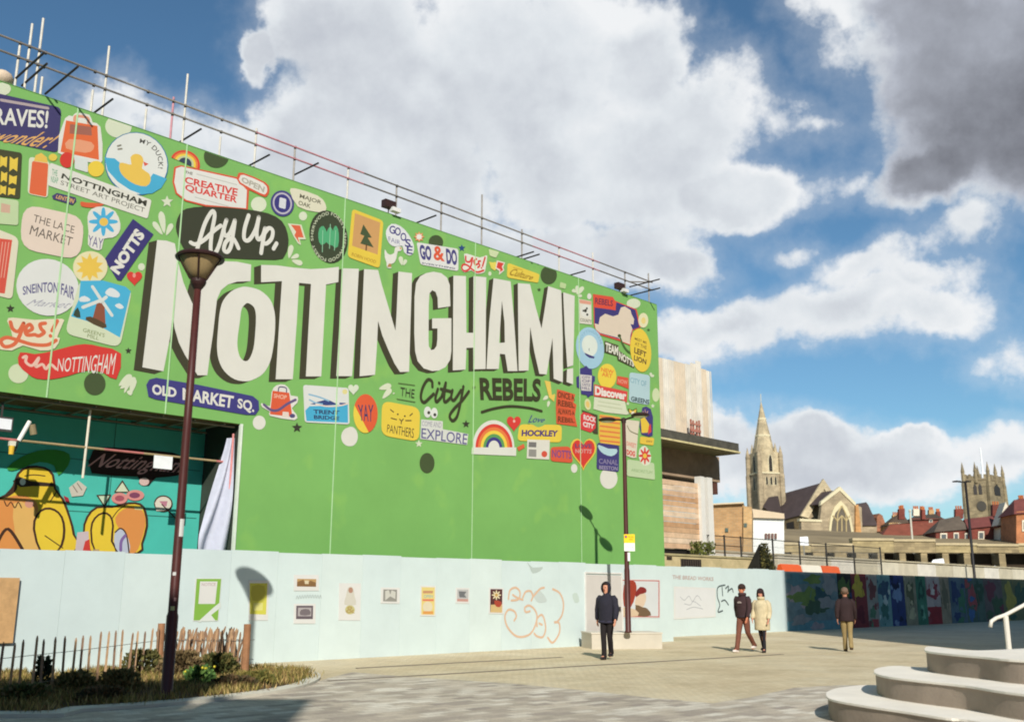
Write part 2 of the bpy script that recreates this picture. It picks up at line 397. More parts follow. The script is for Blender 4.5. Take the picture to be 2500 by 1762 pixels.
# ================================================================ big green mural wall
WTOP = 12.36; WR = 17.96; OPR = .38; OPT = 5.59
GREEN = '#76aa5c'
mural = thing('mural_wall', 'tall green painted wall covered in sticker style artwork and large cream city lettering', 'mural wall')
def green_mat():
    m = mat(GREEN, .72, .06, .5, .12, 1.3); nt = m.node_tree; P = nt.nodes['Principled BSDF']; src = P.inputs['Base Color'].links[0].from_socket
    tc = nt.nodes.new('ShaderNodeTexCoord'); nz = nt.nodes.new('ShaderNodeTexNoise'); nz.inputs['Scale'].default_value = 1.1; nz.inputs['Detail'].default_value = 2
    nt.links.new(tc.outputs['Object'], nz.inputs[0]); mr = nt.nodes.new('ShaderNodeMapRange'); nt.links.new(nz.outputs[0], mr.inputs[0])
    mr.inputs[1].default_value = .58; mr.inputs[2].default_value = .68; mr.inputs[4].default_value = .32
    mx = nt.nodes.new('ShaderNodeMix'); mx.data_type = 'RGBA'; nt.links.new(mr.outputs[0], mx.inputs[0]); nt.links.new(src, mx.inputs[6]); mx.inputs[7].default_value = srgb('#8cb95a')+[1]
    nt.links.new(mx.outputs[2], P.inputs['Base Color']); return m
gm = green_mat()
seams = [-14, -9.6, -4.33, -1.62, 3.21, 8.29, 13.31, WR]
def panel(fr, loop, th, m, name, parent, off=0.):
    return MB().prism([fr.pt(a, b, off) for a, b in loop], -NW*th).build(name, m, parent)
for a, b in zip(seams, seams[1:]):
    a += .004; b -= .004
    if b <= OPR: lp = [(a, OPT), (b, OPT), (b, WTOP), (a, WTOP)]
    elif a < OPR: lp = [(a, OPT), (OPR, OPT), (OPR, 0), (b, 0), (b, WTOP), (a, WTOP)]
    else: lp = [(a, 0), (b, 0), (b, WTOP), (a, WTOP)]
    panel(GF, lp, .06, gm, 'wall_panel', mural)
for s in seams[1:-1]:
    MB().obox(GF.pt(s-.018, OPT if s < OPR else 0, .0185), D*.036, UP*(WTOP-(OPT if s < OPR else 0)), NW*.004).build('seam_strip', mat('#a9cf9a', .7), mural)
MB().obox(GF.pt(OPR-.01, 0, -.05), D*.06, UP*OPT, NW*.09).build('edge_batten', mat('#d5dfcf', .6), mural)
MB().obox(GF.pt(-14, WTOP, -.08), D*(14+WR), UP*.012, NW*.09).build('top_flashing', mat('#6f9a62', .6), mural)
MB().obox(GF.pt(WR, 0, -.9), D*.05, UP*(WTOP-.01), NW*.88).build('return_panel', mat('#6da05c', .7), mural)

# --- the big lettering: cream faces over a dark drop shade
def big(K, loops, label=None):
    lp = [[GF.uv(*cr(K, p)) for p in l] for l in loops]
    o = fill(GF, lp, .0062, paint(CREAM), 'painted_letter', mural)
    n = 7; fill(GF, lp, .0042, paint('#45432f'), 'letter_shade', o, [(-.20*i/n, -.105*i/n, -.0002*i) for i in range(n+1)])
big(c6, [[(300,130),(380,135),(455,160),(485,330),(530,500),(575,610),(612,692),(625,600),(650,500),(700,410),(780,345),(870,315),(1000,320),(1125,345),(1120,490),(1000,495),(920,520),(860,570),(825,650),(812,760),(790,950),(765,1120),(740,1315),(655,1315),(600,1225),(545,1140),(490,1030),(452,900),(437,770),(415,970),(385,1130),(355,1280),(170,1245),(215,870),(255,520)]])
big(c6, [smooth_loop([(1090,540),(1200,570),(1290,650),(1330,760),(1335,900),(1320,1060),(1290,1200),(1230,1300),(1150,1350),(1080,1368),(980,1350),(890,1280),(840,1180),(825,1060),(835,900),(850,760),(880,660),(950,580),(1030,545)],3),
    smooth_loop([(1100,683),(1150,720),(1167,800),(1160,950),(1145,1080),(1110,1170),(1072,1192),(1030,1160),(1008,1090),(1005,1000),(1025,850),(1040,740),(1070,695)],3)])
big(c6, [[(1212,348),(1350,352),(1500,372),(1650,385),(1780,378),(1895,365),(1890,498),(1782,520),(1765,850),(1740,1325),(1605,1325),(1625,950),(1650,515),(1545,505),(1525,850),(1490,1350),(1340,1350),(1365,950),(1395,490),(1212,500)]])
big(c6, [[(1927,378),(2070,382),(2045,850),(2010,1323),(1872,1322),(1900,850)]])
big(c7, [[(130,125),(245,133),(275,250),(320,400),(388,632),(397,500),(412,145),(525,158),(512,560),(500,968),(425,970),(380,900),(330,790),(280,670),(245,550),(235,770),(220,993),(93,1005),(110,600)]])
big(c7, [[(640,158),(700,146),(765,158),(812,195),(835,255),(840,430),(738,445),(735,360),(718,312),(690,298),(668,325),(662,420),(660,700),(663,760),(682,790),(706,785),(727,755),(733,700),(734,612),(690,612),(690,530),(848,528),(848,800),(838,870),(800,930),(745,958),(690,962),(620,940),(570,880),(550,800),(543,650),(545,350),(558,240),(590,185)]])
big(c7, [[(865,178),(968,182),(972,648),(1028,648),(1030,182),(1135,192),(1132,560),(1130,945),(1028,948),(1028,770),(972,772),(965,950),(860,957),(862,560)]])
big(c7, [[(1195,200),(1335,225),(1362,520),(1392,962),(1312,962),(1290,825),(1248,820),(1238,945),(1137,945),(1160,560)], [(1264,385),(1285,560),(1288,728),(1242,732),(1252,560)]])
big(c7, [[(1395,240),(1495,248),(1540,430),(1590,612),(1612,480),(1645,265),(1752,300),(1765,700),(1765,1055),(1690,1025),(1680,690),(1655,850),(1632,990),(1572,985),(1530,800),(1497,600),(1490,780),(1483,958),(1402,960),(1398,600)]])
big(c7, [[(1768,315),(1862,345),(1858,640),(1850,915),(1802,930),(1782,650)]])
big(c7, [[(1800,948),(1850,938),(1850,1072),(1796,1052)]])

def B(name, label=None, clip=False, fr=None, parent=None): return Badge(name, parent or mural, fr, WTOP-.02 if clip else None, label)
# ---- dots, stars and leaf sprays
for K, cx, cy, rx, ry, h in [(c0,935,1000,105,90,PALE),(c0,20,705,65,50,PALE),(c3,1300,690,88,85,PALE),(c3,1800,822,46,50,PALE),(c2,160,1480,88,85,'#d9e3bc'),(c2,1240,545,30,32,PALE),
        (ca,1272,503,60,66,CREAM),(ca,2115,635,77,88,CREAM),(c7,20,1500,58,80,CREAM),(c5,835,965,22,30,PALE),(c9,1190,345,48,90,'#d7e3b4'),(c9,115,1310,42,58,CREAM),(c9,570,1440,115,140,CREAM),(c8,362,270,32,45,CREAM),(c8,1035,380,105,75,PALE)]:
    B('painted_dot', None, True).ell(K, cx, cy, rx, ry, h)
for K, cx, cy, rx, ry in [(c3,822,150,142,128),(c2,830,1570,95,100),(c4,1900,650,82,80),(c5,1660,985,115,130),(ca,2840,880,70,95)]:
    B('painted_dot', None, True).ell(K, cx, cy, rx, ry, '#4a5a36')
for K, cx, cy, r, h in [(c2,90,910,38,INK),(c2,1125,1280,30,INK),(ca,1625,550,50,INK),(c7,968,1398,34,INK),(c4,2190,715,42,'#2f4f86'),(c5,1525,1190,30,'#4a5a36'),(c3,265,660,70,PALE),(c7,580,1560,32,PALE),(c9,1150,490,30,PALE),(c8,1262,780,28,'#4a6a3a'),(c9,820,460,26,PALE)]:
    B('painted_star').star(K, cx, cy, r, h)
def spray(K, items):
    b = B('leaf_spray')
    for (x0, y0, x1, y1, w) in items:
        d = Vector((x1-x0, y1-y0)); n = Vector((-d.y, d.x)).normalized()*w/2; p = Vector((x0, y0))
        b.poly(K, [tuple(p), tuple(p+d*.35+n*.75), tuple(p+d*.8+n), tuple(p+d*1.0+n*.35), tuple(p+d*1.0-n*.35), tuple(p+d*.8-n), tuple(p+d*.35-n*.75)], PALE, 2, nm='painted_leaf')
spray(c3, [(235,1020,195,775,75),(215,1035,110,890,60),(255,1040,320,910,60)])
spray(c3, [(1640,1300,1670,1150,60),(1660,1300,1750,1260,50),(1670,1320,1790,1360,60)])
spray(c2, [(1040,1590,1150,1495,60),(1050,1615,1185,1520,55),(1110,1640,1160,1650,50)])
spray(ca, [(10,230,75,70,45),(70,235,105,90,60)])
spray(c5, [(2060,1260,2060,1140,60),(2070,1260,2140,1150,60),(2040,1230,1990,1190,50)])
spray(c7, [(250,1110,350,1080,50),(280,1190,350,1110,45),(370,1140,375,1150,20)])
spray(c4, [(1520,910,1500,810,50),(1535,910,1565,845,40)])
spray(c8, [(190,240,175,110,55),(200,240,270,130,55),(180,260,250,265,45)])
spray(c8, [(1310,1500,1290,1430,40),(1320,1500,1335,1460,36)])
spray(c7, [(1600,1200,1640,1170,30),(1640,1260,1650,1210,24)])

# ---- left cluster
b = B('sticker_banner').rr(c1, [(-60,310),(605,460),(570,905),(-60,770)], '#45406e', .12)
b.text(c1, [(-60,455),(480,490),(465,665),(-60,625)], 'RAVES!', CREAM, .02); b.text(c1, [(-30,680),(565,700),(500,870),(-60,790)], 'wonder!', '#e9b36a', .01, .25)
b.stroke(c1, [[(10,385),(470,465)]], 26, '#b9a9a8', nm='small_lettering_line')
b = B('sticker_bag').poly(c1, [(640,565),(715,545),(750,510),(880,530),(912,605),(990,650),(1008,985),(900,1000),(570,905)], CREAM, 2)
b.poly(c1, [(650,585),(960,640),(975,975),(595,895)], '#e8703f'); b.stroke(c1, [[(735,590),(750,545),(860,560),(870,610)]], 26, '#e8a080'); b.poly(c1, [(690,620),(900,650),(905,735),(685,715)], '#a86a58'); b.poly(c1, [(680,770),(900,800),(920,870),(840,905),(650,860)], '#eda37c', 2)
B('painted_dot').ell(c1, 660, 975, 72, 76, '#dc3f33'); B('sticker_square').rr(c1, [(735,940),(865,965),(865,1100),(735,1060)], '#dfe3dc', .1); B('painted_dot').ell(c1, 945, 1062, 80, 78, '#f2d24a')
b = B('duck_badge').ell(c1, 1345, 1012, 322, 306, '#3f7fa6', 40).ell(c1, 1345, 1010, 312, 296, '#e9ebe2', 40)
b.poly(c1, [(1030,950),(1130,960),(1190,1010),(1260,1150),(1400,1180),(1480,1150),(1510,1108),(1645,1160),(1590,1250),(1500,1305),(1390,1312),(1280,1270),(1160,1190),(1060,1080)], '#4fb3d6', 1, 'painted_water')
b.poly(c1, [(1180,1005),(1240,1010),(1295,1020),(1285,950),(1330,915),(1390,930),(1415,985),(1400,1060),(1470,1110),(1485,1180),(1440,1235),(1330,1215),(1230,1150),(1180,1080)], '#f1c95a', 2, 'painted_duck'); b.poly(c1, [(1412,990),(1465,1015),(1425,1038)], '#e2634e')
b.arc(c1, 1345, 1012, 240, 228, .2, -82, 12, 'MY DUCK!', '#54524a', .01); b.stroke(c1, [[(1160,840),(1190,830)],[(1165,870),(1200,865)]], 16, '#8f8c7c')
B('painted_rainbow').rainbow(c1, 1825, 1010, 150, ['#e2483a','#ee8a48','#f7d84e','#cfd3a0','#3d4a5e'], .85, 24)
b = B('sticker_can').rr(c1, [(285,940),(490,990),(470,1350),(270,1310)], PALE, .2).rr(c1, [(315,985),(475,1010),(455,1340),(285,1305)], '#e86f44', .12).poly(c1, [(330,985),(350,930),(405,905),(460,950),(470,1005)], '#efc65a')
B('painted_dot').ell(c1, 520, 950, 42, 36, '#e9cf55')
b = B('sticker_strip').rr(c1, [(490,1000),(1495,1370),(1455,1555),(468,1225)], '#e8e6d8', .12)
b.text(c1, [(615,1105),(1450,1375),(1440,1435),(600,1155)], 'NOTTINGHAM', INK, .03); b.text(c1, [(600,1175),(1430,1450),(1420,1510),(590,1230)], 'STREET ART PROJECT', '#6e6c60', .0); b.text(c1, [(505,1060),(575,1080),(570,1210),(500,1195)], 'THE\nNSAP', '#6fae86', .01)
b = B('sticker_block').rr(c1, [(-60,860),(215,905),(195,1360),(-60,1330)], '#4a4c30', .1)
for x, y, w, hh in [(0,930,70,120),(95,940,80,150),(10,1085,60,110),(90,1120,75,100),(0,1220,60,100),(80,1245,70,80)]: b.poly(c1, [(x,y),(x+w*.5,y+hh*.2),(x+w,y+10),(x+w*.9,y+hh),(x+w*.4,y+hh*.8),(x-5,y+hh)], '#efcf4e', nm='painted_letterform')
b = B('sticker_ribbon').poly(c1, [(510,1330),(560,1300),(745,1345),(752,1380),(715,1420),(520,1360)], '#4a4570').text(c1, [(560,1318),(735,1360),(720,1405),(548,1352)], 'LENTON', '#eeb96a', .02)
B('sticker_ribbon').poly(c1, [(795,1385),(850,1395),(960,1400),(1025,1412),(960,1440),(880,1445),(800,1430)], '#e2673f', 2)
b = B('sticker_card').rr(c1, [(-60,1340),(182,1375),(178,1620),(-60,1600)], '#c9dcaa', .12).poly(c1, [(10,1400),(100,1420),(95,1500),(5,1490)], '#d9b49a', 1)
b = B('sticker_card').rr(c2, [(200,-10),(745,110),(702,490),(170,385)], PINK, .38)
b.text(c2, [(300,85),(655,190),(645,255),(285,150)], 'THE LACE', '#6b6258', .0); b.text(c2, [(275,180),(640,290),(625,365),(255,260)], 'MARKET', '#6b6258', .0)
b = B('flower_badge').poly(c2, [(765,110),(800,40),(900,15),(1010,60),(1055,170),(1040,250),(985,290),(910,300),(890,390),(830,395),(770,350),(775,240)], CREAM, 2).flower(c2, 905, 150, 130, 128, '#4fb4dc').ell(c2, 908, 152, 38, 36, '#efc65a').text(c2, [(775,265),(905,300),(895,395),(765,350)], 'YAY', '#6c6590', .0)
b = B('sticker_banner').poly(c2, [(1165,125),(1345,260),(1060,668),(1025,660),(915,480)], '#3f3a76').poly(c2, [(1200,200),(1282,258),(1030,618),(958,560)], '#3f3a76')
b.text(c2, [(960,560),(1190,200),(1275,270),(1040,620)], 'NOTTS', CREAM, .06)
b = B('painted_heart').heart(c2, 1178, 640, 68, 66, '#e0433a').ell(c2, 1175, 620, 14, 20, '#f0a090')
b = B('sun_badge').ell(c2, 790, 550, 152, 142, '#ece4b4').star(c2, 785, 550, 125, '#f0c955', 10, .6)
b = B('round_badge').ell(c2, 415, 725, 276, 248, '#e6e7e0', 15)
b.text(c2, [(195,720),(655,730),(645,840),(200,795)], 'SNEINTON FAIR', '#6a6790', .02, arch=.5); b.text(c2, [(265,830),(620,850),(610,910),(260,885)], 'Market', '#aaa9b4', .0, .2)
b = B('windmill_card').rr(c2, [(700,655),(1160,740),(1050,1255),(565,1130)], '#d9e2c0', .16).poly(c2, [(705,668),(900,665),(1100,720),(1145,760),(1050,1165),(900,1080),(760,1020),(620,980),(690,830)], '#4fb7dc')
b.poly(c2, [(850,850),(915,870),(925,1075),(800,1035)], '#94563f'); b.stroke(c2, [[(810,720),(895,850)],[(890,840),(980,970)],[(880,840),(725,900)],[(880,850),(930,810)]], 26, '#dfe4dc')
b.poly(c2, [(920,770),(960,730),(1010,745),(1050,785),(1030,815),(950,800)], '#e2e8e6', 2); b.poly(c2, [(695,820),(740,800),(790,830),(770,850),(700,850)], '#e2e8e6', 2); b.poly(c2, [(1005,885),(1045,865),(1085,900),(1050,915)], '#e2e8e6', 2); b.poly(c2, [(640,970),(680,900),(705,990)], '#3c4a3a', 2); b.poly(c2, [(750,1010),(790,980),(930,1050),(900,1085)], '#59482f', 2)
b.text(c2, [(730,1080),(920,1130),(905,1200),(715,1150)], "GREEN'S\nMILL", '#7c8a55', .0)
b = B('yes_sticker').poly(c2, [(60,1020),(110,990),(300,1010),(540,1000),(550,1040),(500,1160),(525,1170),(480,1260),(350,1280),(200,1235),(100,1280),(-60,1250),(-60,1180),(110,1170)], '#ece2c2', 2)
b.stroke(c2, [[(90,1030),(110,1090),(160,1110),(205,1040)],[(205,1040),(170,1150),(120,1225),(40,1245),(5,1195),(60,1165),(160,1190),(280,1225),(410,1230),(490,1190)],[(220,1120),(280,1090),(260,1050),(225,1080),(230,1140),(300,1140)],[(395,1040),(350,1050),(360,1090),(385,1120),(340,1150),(305,1140)],[(500,1020),(455,1105)],[(440,1150),(441,1152)]], 30, '#e2714a')
b = B('ribbon_sticker').poly(c2, [(175,1295),(300,1310),(450,1285),(600,1245),(740,1222),(880,1245),(1060,1305),(1018,1530),(900,1470),(760,1455),(600,1500),(450,1530),(320,1525),(240,1480),(160,1400)], '#dc4038', 2)
b.text(c2, [(510,1350),(1020,1300),(990,1490),(500,1460)], 'NOTTINGHAM', CREAM, .0); b.stroke(c2, [[(200,1340),(230,1330),(225,1380),(280,1410),(340,1340),(310,1420),(370,1400),(400,1440),(440,1400),(490,1440)]], 22, '#f0c8b4')
b = B('sticker_card').rr(c2, [(-60,200),(165,290),(105,830),(-60,790)], '#e6e0c4', .25).poly(c2, [(-60,290),(105,310),(40,780),(-60,770)], '#dd5a48')
for i in range(3): b.stroke(c2, [[(20+i*28,330),(-20+i*26,640)]], 6, '#eab09a')

# ---- upper row
b = B('card_sticker').poly(c3, [(345,270),(420,250),(1060,385),(1190,520),(1175,755),(700,715),(470,655),(360,570),(325,440)], '#e0603f', 1).poly(c3, [(365,285),(425,265),(1045,402),(1165,530),(1155,735),(700,695),(480,640),(378,560),(345,440)], '#e9e8df', 1)
b.text(c3, [(465,375),(1065,515),(1055,600),(460,450)], 'CREATIVE', '#dd4a42', .03); b.text(c3, [(470,460),(1060,605),(1050,690),(465,545)], 'QUARTER', '#dd4a42', .03); b.text(c3, [(470,310),(555,330),(550,362),(465,340)], 'THE', '#5a574c', .02)
b.stroke(c3, [[(600,350),(1050,470)]], 10, '#c9c8be', nm='small_lettering_line'); b.stroke(c3, [[(580,610),(960,715)]], 10, '#c9c8be', nm='small_lettering_line')
B('pill_sticker').poly(c3, [(1060,360),(1120,335),(1370,440),(1420,520),(1390,600),(1320,590),(1080,460)], '#e0603f', 2).poly(c3, [(1085,385),(1130,358),(1350,450),(1395,520),(1375,572),(1320,565),(1095,445)], '#ebe8dc', 2).text(c3, [(1110,375),(1370,495),(1355,560),(1100,435)], 'OPEN', '#b9b4a4', .04)
B('round_badge').ell(c3, 1565, 680, 132, 148, '#49467f', -15).ell(c3, 1565, 680, 108, 124, '#c5bfca', -15).ell(c3, 1565, 680, 90, 104, '#3f3c80', -15).rr(c3, [(1535,610),(1610,630),(1600,745),(1525,725)], '#dfe0e2', .2).arc(c3, 1565, 680, 119, 135, .12, -170, 170, 'NOTTINGHAM  UNIVERSITY CITY', '#5a5690', .0)
B('pill_sticker').poly(c3, [(1650,540),(1710,510),(1960,590),(2050,680),(2050,770),(1940,775),(1740,715)], '#e6e2c6', 2).text(c3, [(1765,570),(2010,650),(2000,705),(1755,630)], 'MAJOR', '#6f6d58', .02).text(c3, [(1750,645),(1890,690),(1880,735),(1745,695)], 'OAK', '#6f6d58', .02)
b = B('speech_panel').poly(c3, [(480,740),(700,715),(1100,740),(1400,790),(1560,880),(1625,1020),(1632,1150),(1590,1270),(1480,1315),(900,1295),(560,1270),(440,1170),(370,1000),(368,900),(405,800)], '#3f4231', 2)
b.stroke(c3, [[(530,1120),(590,1140),(690,1085),(790,990),(870,930)],[(590,1250),(630,1100),(690,910),(755,790),(790,770),(800,830),(770,1000),(755,1180),(775,1245),(820,1220),(865,1110),(905,960),(935,865)],[(935,865),(905,970),(920,1045),(975,1010),(1030,870)],[(1030,870),(1010,1010),(985,1160),(945,1225),(905,1200),(930,1110),(1000,1070),(1040,1120),(1070,1185)],[(1185,815),(1140,960),(1135,1080),(1190,1090),(1260,980),(1300,835)],[(1300,835),(1275,1000),(1290,1085),(1340,1050),(1370,960)],[(1375,960),(1345,1110),(1325,1240)],[(1355,1030),(1410,960),(1455,985),(1445,1070),(1390,1130),(1340,1125)],[(1500,1130),(1465,1190)]], 42, CREAM)
B('arrow_sticker').poly(c3, [(1625,905),(1780,920),(1830,1085),(1760,1085),(1775,1150),(1740,1130),(1690,1050)], '#e3e6c8').poly(c3, [(1660,920),(1765,930),(1805,1065),(1740,1062),(1760,1130),(1700,1040),(1720,1000)], '#e56b48')
b = B('round_badge').ell(c4, 695, 590, 212, 298, '#3c4230', -12).ell(c4, 695, 590, 192, 270, '#414a34', -12)
b.arc(c4, 695, 590, 186, 262, .15, -190, -20, 'SHERWOOD FOREST', '#c9d0b0', .02); b.arc(c4, 695, 590, 186, 262, .15, -10, 160, 'SHERWOOD FOREST', '#c9d0b0', .02)
for pts in ([(580,600),(590,500),(640,470),(680,560),(680,640),(610,680)], [(660,640),(680,520),(720,480),(760,580),(750,690)], [(740,690),(750,500),(785,470),(810,560),(800,700)]): b.poly(c4, pts, '#57b07a', 2, 'painted_tree')
b.stroke(c4, [[(630,520),(625,760)],[(715,450),(705,720)],[(775,520),(760,740)]], 8, '#9ad0a8', nm='painted_trunk')
b = B('archer_card').rr(c4, [(960,275),(1310,410),(1268,945),(908,815)], '#efd04c', .12).poly(c4, [(990,325),(1275,430),(1245,790),(958,690)], '#d6a468')
b.poly(c4, [(1085,450),(1180,600),(1135,600),(1200,710),(1050,665),(1095,580),(1050,560)], '#4a5a3a', 0, 'painted_tree').stroke(c4, [[(1120,680),(1115,740)]], 16, '#6b4a2c', nm='painted_trunk')
b.text(c4, [(960,765),(1230,855),(1220,890),(950,800)], 'ROBIN HOOD', '#b48a34', .01)
b = B('speech_badge').poly(c4, [(1340,520),(1400,445),(1500,470),(1590,560),(1650,680),(1645,770),(1600,800),(1540,760),(1520,690),(1440,700),(1380,670),(1345,600)], '#e9eae8', 2)
for ch, q in zip('GOOSE', [(1410,510),(1472,530),(1535,590),(1585,660),(1605,735)]): b.text(c4, [(q[0]-32,q[1]-50),(q[0]+34,q[1]-40),(q[0]+30,q[1]+52),(q[0]-36,q[1]+42)], ch, '#4d4a86', .02)
b.text(c4, [(1365,585),(1500,635),(1495,680),(1370,640)], 'FAIR', '#7b7aa0', .0)
b = B('goose_sticker').poly(c4, [(1325,730),(1350,770),(1385,790),(1430,770),(1440,710),(1490,695),(1520,720),(1500,750),(1470,755),(1455,830),(1430,880),(1390,900),(1400,940),(1350,935),(1345,880),(1325,820)], '#eceade', 2).poly(c4, [(1370,890),(1395,890),(1400,930),(1350,930)], '#b98a58').poly(c4, [(1490,705),(1525,720),(1495,730)], '#d9a060')
B('burst_sticker').star(c4, 1710, 590, 62, '#ec9a62', 8, .6).star(c4, 1710, 590, 40, '#efeee2', 8, .6)
b = B('word_card').rr(c4, [(1680,650),(2150,725),(2150,975),(1725,900)], '#e8e8e2', .12)
b.text(c4, [(1705,672),(1845,695),(1850,860),(1730,845)], 'GO', '#4f4d84', .05); b.text(c4, [(1862,690),(1985,700),(2000,870),(1875,850)], '&', '#e4603e', .03); b.text(c4, [(2008,718),(2130,735),(2140,915),(2020,895)], 'DO', '#4f4d84', .05); b.text(c4, [(1745,875),(2115,935),(2110,955),(1745,892)], 'EVERYTHING', '#4d4b70', .02)
b = B('yes_sticker').poly(c5, [(470,690),(560,700),(690,740),(780,710),(795,740),(770,900),(750,950),(650,970),(570,920),(480,950),(430,900),(440,840),(490,820)], '#ecebdc', 2)
b.stroke(c5, [[(495,725),(500,790),(550,800),(580,750)],[(590,745),(575,830),(545,900),(480,930),(440,890),(460,840),(520,850),(590,910),(660,945),(745,920)],[(645,760),(610,790),(625,840),(665,830)],[(700,790),(670,800),(690,850),(665,880)],[(765,740),(730,860)],[(715,885),(716,886)]], 26, '#dd4c44')
B('splash_sticker').poly(c5, [(820,800),(880,810),(915,800),(940,880),(900,925),(850,890)], '#ecdc62', 1)
B('arrow_sticker').poly(c5, [(930,780),(1045,810),(1020,880),(1035,920),(960,985),(965,930),(910,890)], '#f0e6d4').poly(c5, [(945,800),(1030,820),(1000,870),(1020,915),(975,945),(980,910),(925,880)], '#de4a3c')
B('word_card').rr(c5, [(1080,812),(1530,975),(1510,1095),(1070,1020)], '#efd351', .2).text(c5, [(1130,880),(1445,985),(1440,1065),(1120,990)], 'Culture', '#a8862e', .02, .2).stroke(c5, [[(1160,880),(1290,915)]], 12, '#cda93e')
B('sticker_square', None, True).rr(c5, [(815,620),(965,660),(920,745),(830,715)], '#d5e2b0', .2); B('sticker_square').rr(c5, [(1820,1080),(1905,1110),(1890,1180),(1810,1160)], '#c5dca0', .2)

# ---- below the lettering
b = B('place_sign').poly(ca, [(215,150),(245,100),(310,85),(700,150),(1210,255),(1265,300),(1270,380),(1235,430),(1150,430),(300,285),(235,260)], '#444184', 1)
b.text(ca, [(270,140),(500,180),(495,270),(270,240)], 'OLD', CREAM, .04); b.text(ca, [(555,178),(1035,255),(1020,370),(555,290)], 'MARKET', CREAM, .03); b.text(ca, [(1070,275),(1230,305),(1220,425),(1065,380)], 'SQ.', CREAM, .03)
b = B('bag_sticker').poly(ca, [(1290,320),(1370,350),(1385,220),(1430,155),(1510,150),(1555,200),(1565,250),(1630,260),(1625,320),(1575,370),(1620,430),(1600,480),(1370,440),(1370,400),(1300,360)], '#e8e6dc', 2)
b.poly(ca, [(1395,205),(1550,225),(1580,450),(1370,425)], '#e4623e').stroke(ca, [[(1448,210),(1460,172),(1520,180),(1525,220)]], 11, '#5b5876').text(ca, [(1410,232),(1530,248),(1520,290),(1405,270)], 'SHOP', '#f2c2a8', .02).stroke(ca, [[(1315,335),(1380,385),(1450,385),(1530,330),(1610,290)]], 24, '#6a5a84').poly(ca, [(1490,400),(1545,405),(1550,460),(1485,450)], '#ead9cc', 1).ell(ca, 1580, 440, 26, 20, '#55507c')
b = B('bridge_card').rr(ca, [(1680,150),(2105,180),(2115,520),(1695,500)], '#e4e6e0', .08).poly(ca, [(1700,390),(1740,350),(1900,345),(2098,330),(2100,505),(1712,488)], '#4db3d8').poly(ca, [(1745,330),(1850,300),(1905,285),(1990,325),(2000,335),(1880,345)], '#3a4a82', 1).stroke(ca, [[(1735,240),(1830,265),(1920,300)],[(1740,290),(1800,320),(1860,330)]], 14, '#8fbcd6').stroke(ca, [[(2025,325),(2075,328)]], 16, '#45548c').ell(ca, 2070, 215, 24, 24, '#eadf9a').stroke(ca, [[(1800,330),(1900,350),(2020,345),(2100,325)]], 12, '#f0d8c8')
b.text(ca, [(1775,380),(2020,392),(2018,430),(1778,420)], 'TRENT', '#333f63', .03).text(ca, [(1780,432),(2018,445),(2015,480),(1783,470)], 'BRIDGE', '#333f63', .03)
B('painted_heart').heart(ca, 2150, 190, 50, 52, '#dfe8cf')
b = B('oval_badge').ell(c7, 140, 1312, 100, 160, '#e8643c').ell(c7, 140, 1312, 100, 160, '#f3d64e', 0, 75, 205).text(c7, [(75,1240),(205,1240),(200,1380),(90,1370)], 'YAY', '#4a4166', .01)
b = B('panther_card').rr(c7, [(275,1205),(590,1265),(580,1545),(268,1490)], '#f0d34e', .25).text(c7, [(320,1400),(540,1435),(535,1515),(315,1465)], 'PANTHERS', '#4c4430', .0)
b.stroke(c7, [[(345,1280),(370,1300)],[(505,1330),(525,1312)],[(420,1358),(435,1372),(450,1358)],[(435,1372),(433,1395)],[(350,1350),(395,1362)],[(470,1370),(515,1370)]], 9, '#5a4a30').ell(c7, 405, 1318, 7, 8, '#4c4430').ell(c7, 463, 1333, 7, 8, '#4c4430')
b = B('word_card').poly(c7, [(598,1360),(775,1375),(775,1440),(985,1480),(975,1570),(590,1520)], '#dfe2d8').text(c7, [(605,1372),(765,1385),(762,1430),(602,1412)], 'COME AND', '#9c97a8', .0).text(c7, [(600,1430),(980,1480),(972,1568),(598,1515)], 'EXPLORE', '#6a6894', .01)
b = B('eyes_sticker').ell(c7, 650, 1300, 30, 46, '#e8ebe2').ell(c7, 705, 1308, 28, 44, '#e8ebe2').ell(c7, 660, 1305, 12, 14, INK).ell(c7, 710, 1322, 12, 14, INK)
b = B('painted_rainbow').ell(c7, 1192, 1590, 172, 224, '#e7e8dc', 0, 176, 364).rainbow(c7, 1196, 1592, 152, ['#e2483a','#ef8648','#f8da50','#62a35c','#45408a','#e7e8dc'], 1.28).poly(c7, [(1015,1590),(1380,1590),(1378,1660),(1012,1645)], '#e7e8dc')
B('painted_heart').heart(c7, 1360, 1388, 58, 66, '#e0433a').ell(c7, 1362, 1375, 10, 12, '#f4c0b0')
b = B('place_sign').rr(c7, [(1405,1400),(1755,1405),(1752,1550),(1388,1535)], '#f1d44e', .25).text(c7, [(1425,1445),(1725,1450),(1718,1502),(1422,1498)], 'HOCKLEY', '#55407c', .05)
b = B('love_word').poly(c7, [(1475,1390),(1500,1320),(1560,1340),(1625,1350),(1620,1400),(1560,1425),(1520,1405)], '#8cc070', 2).text(c7, [(1490,1322),(1622,1345),(1612,1385),(1488,1388)], 'Love', '#4a5c86', .02, .2)
b = B('rebel_block').poly(c7, [(1715,1112),(1770,1125),(1865,1155),(1850,1220),(1875,1240),(1862,1330),(1882,1420),(1710,1395),(1705,1250)], '#e0603c')
for i, t in enumerate(['ONCE A', 'REBEL', 'ALWAYS A', 'REBEL']): b.text(c7, [(1722,1128+i*68),(1855,1158+i*66),(1862,1208+i*60),(1720,1180+i*68)], t, '#6e3a20', .03)
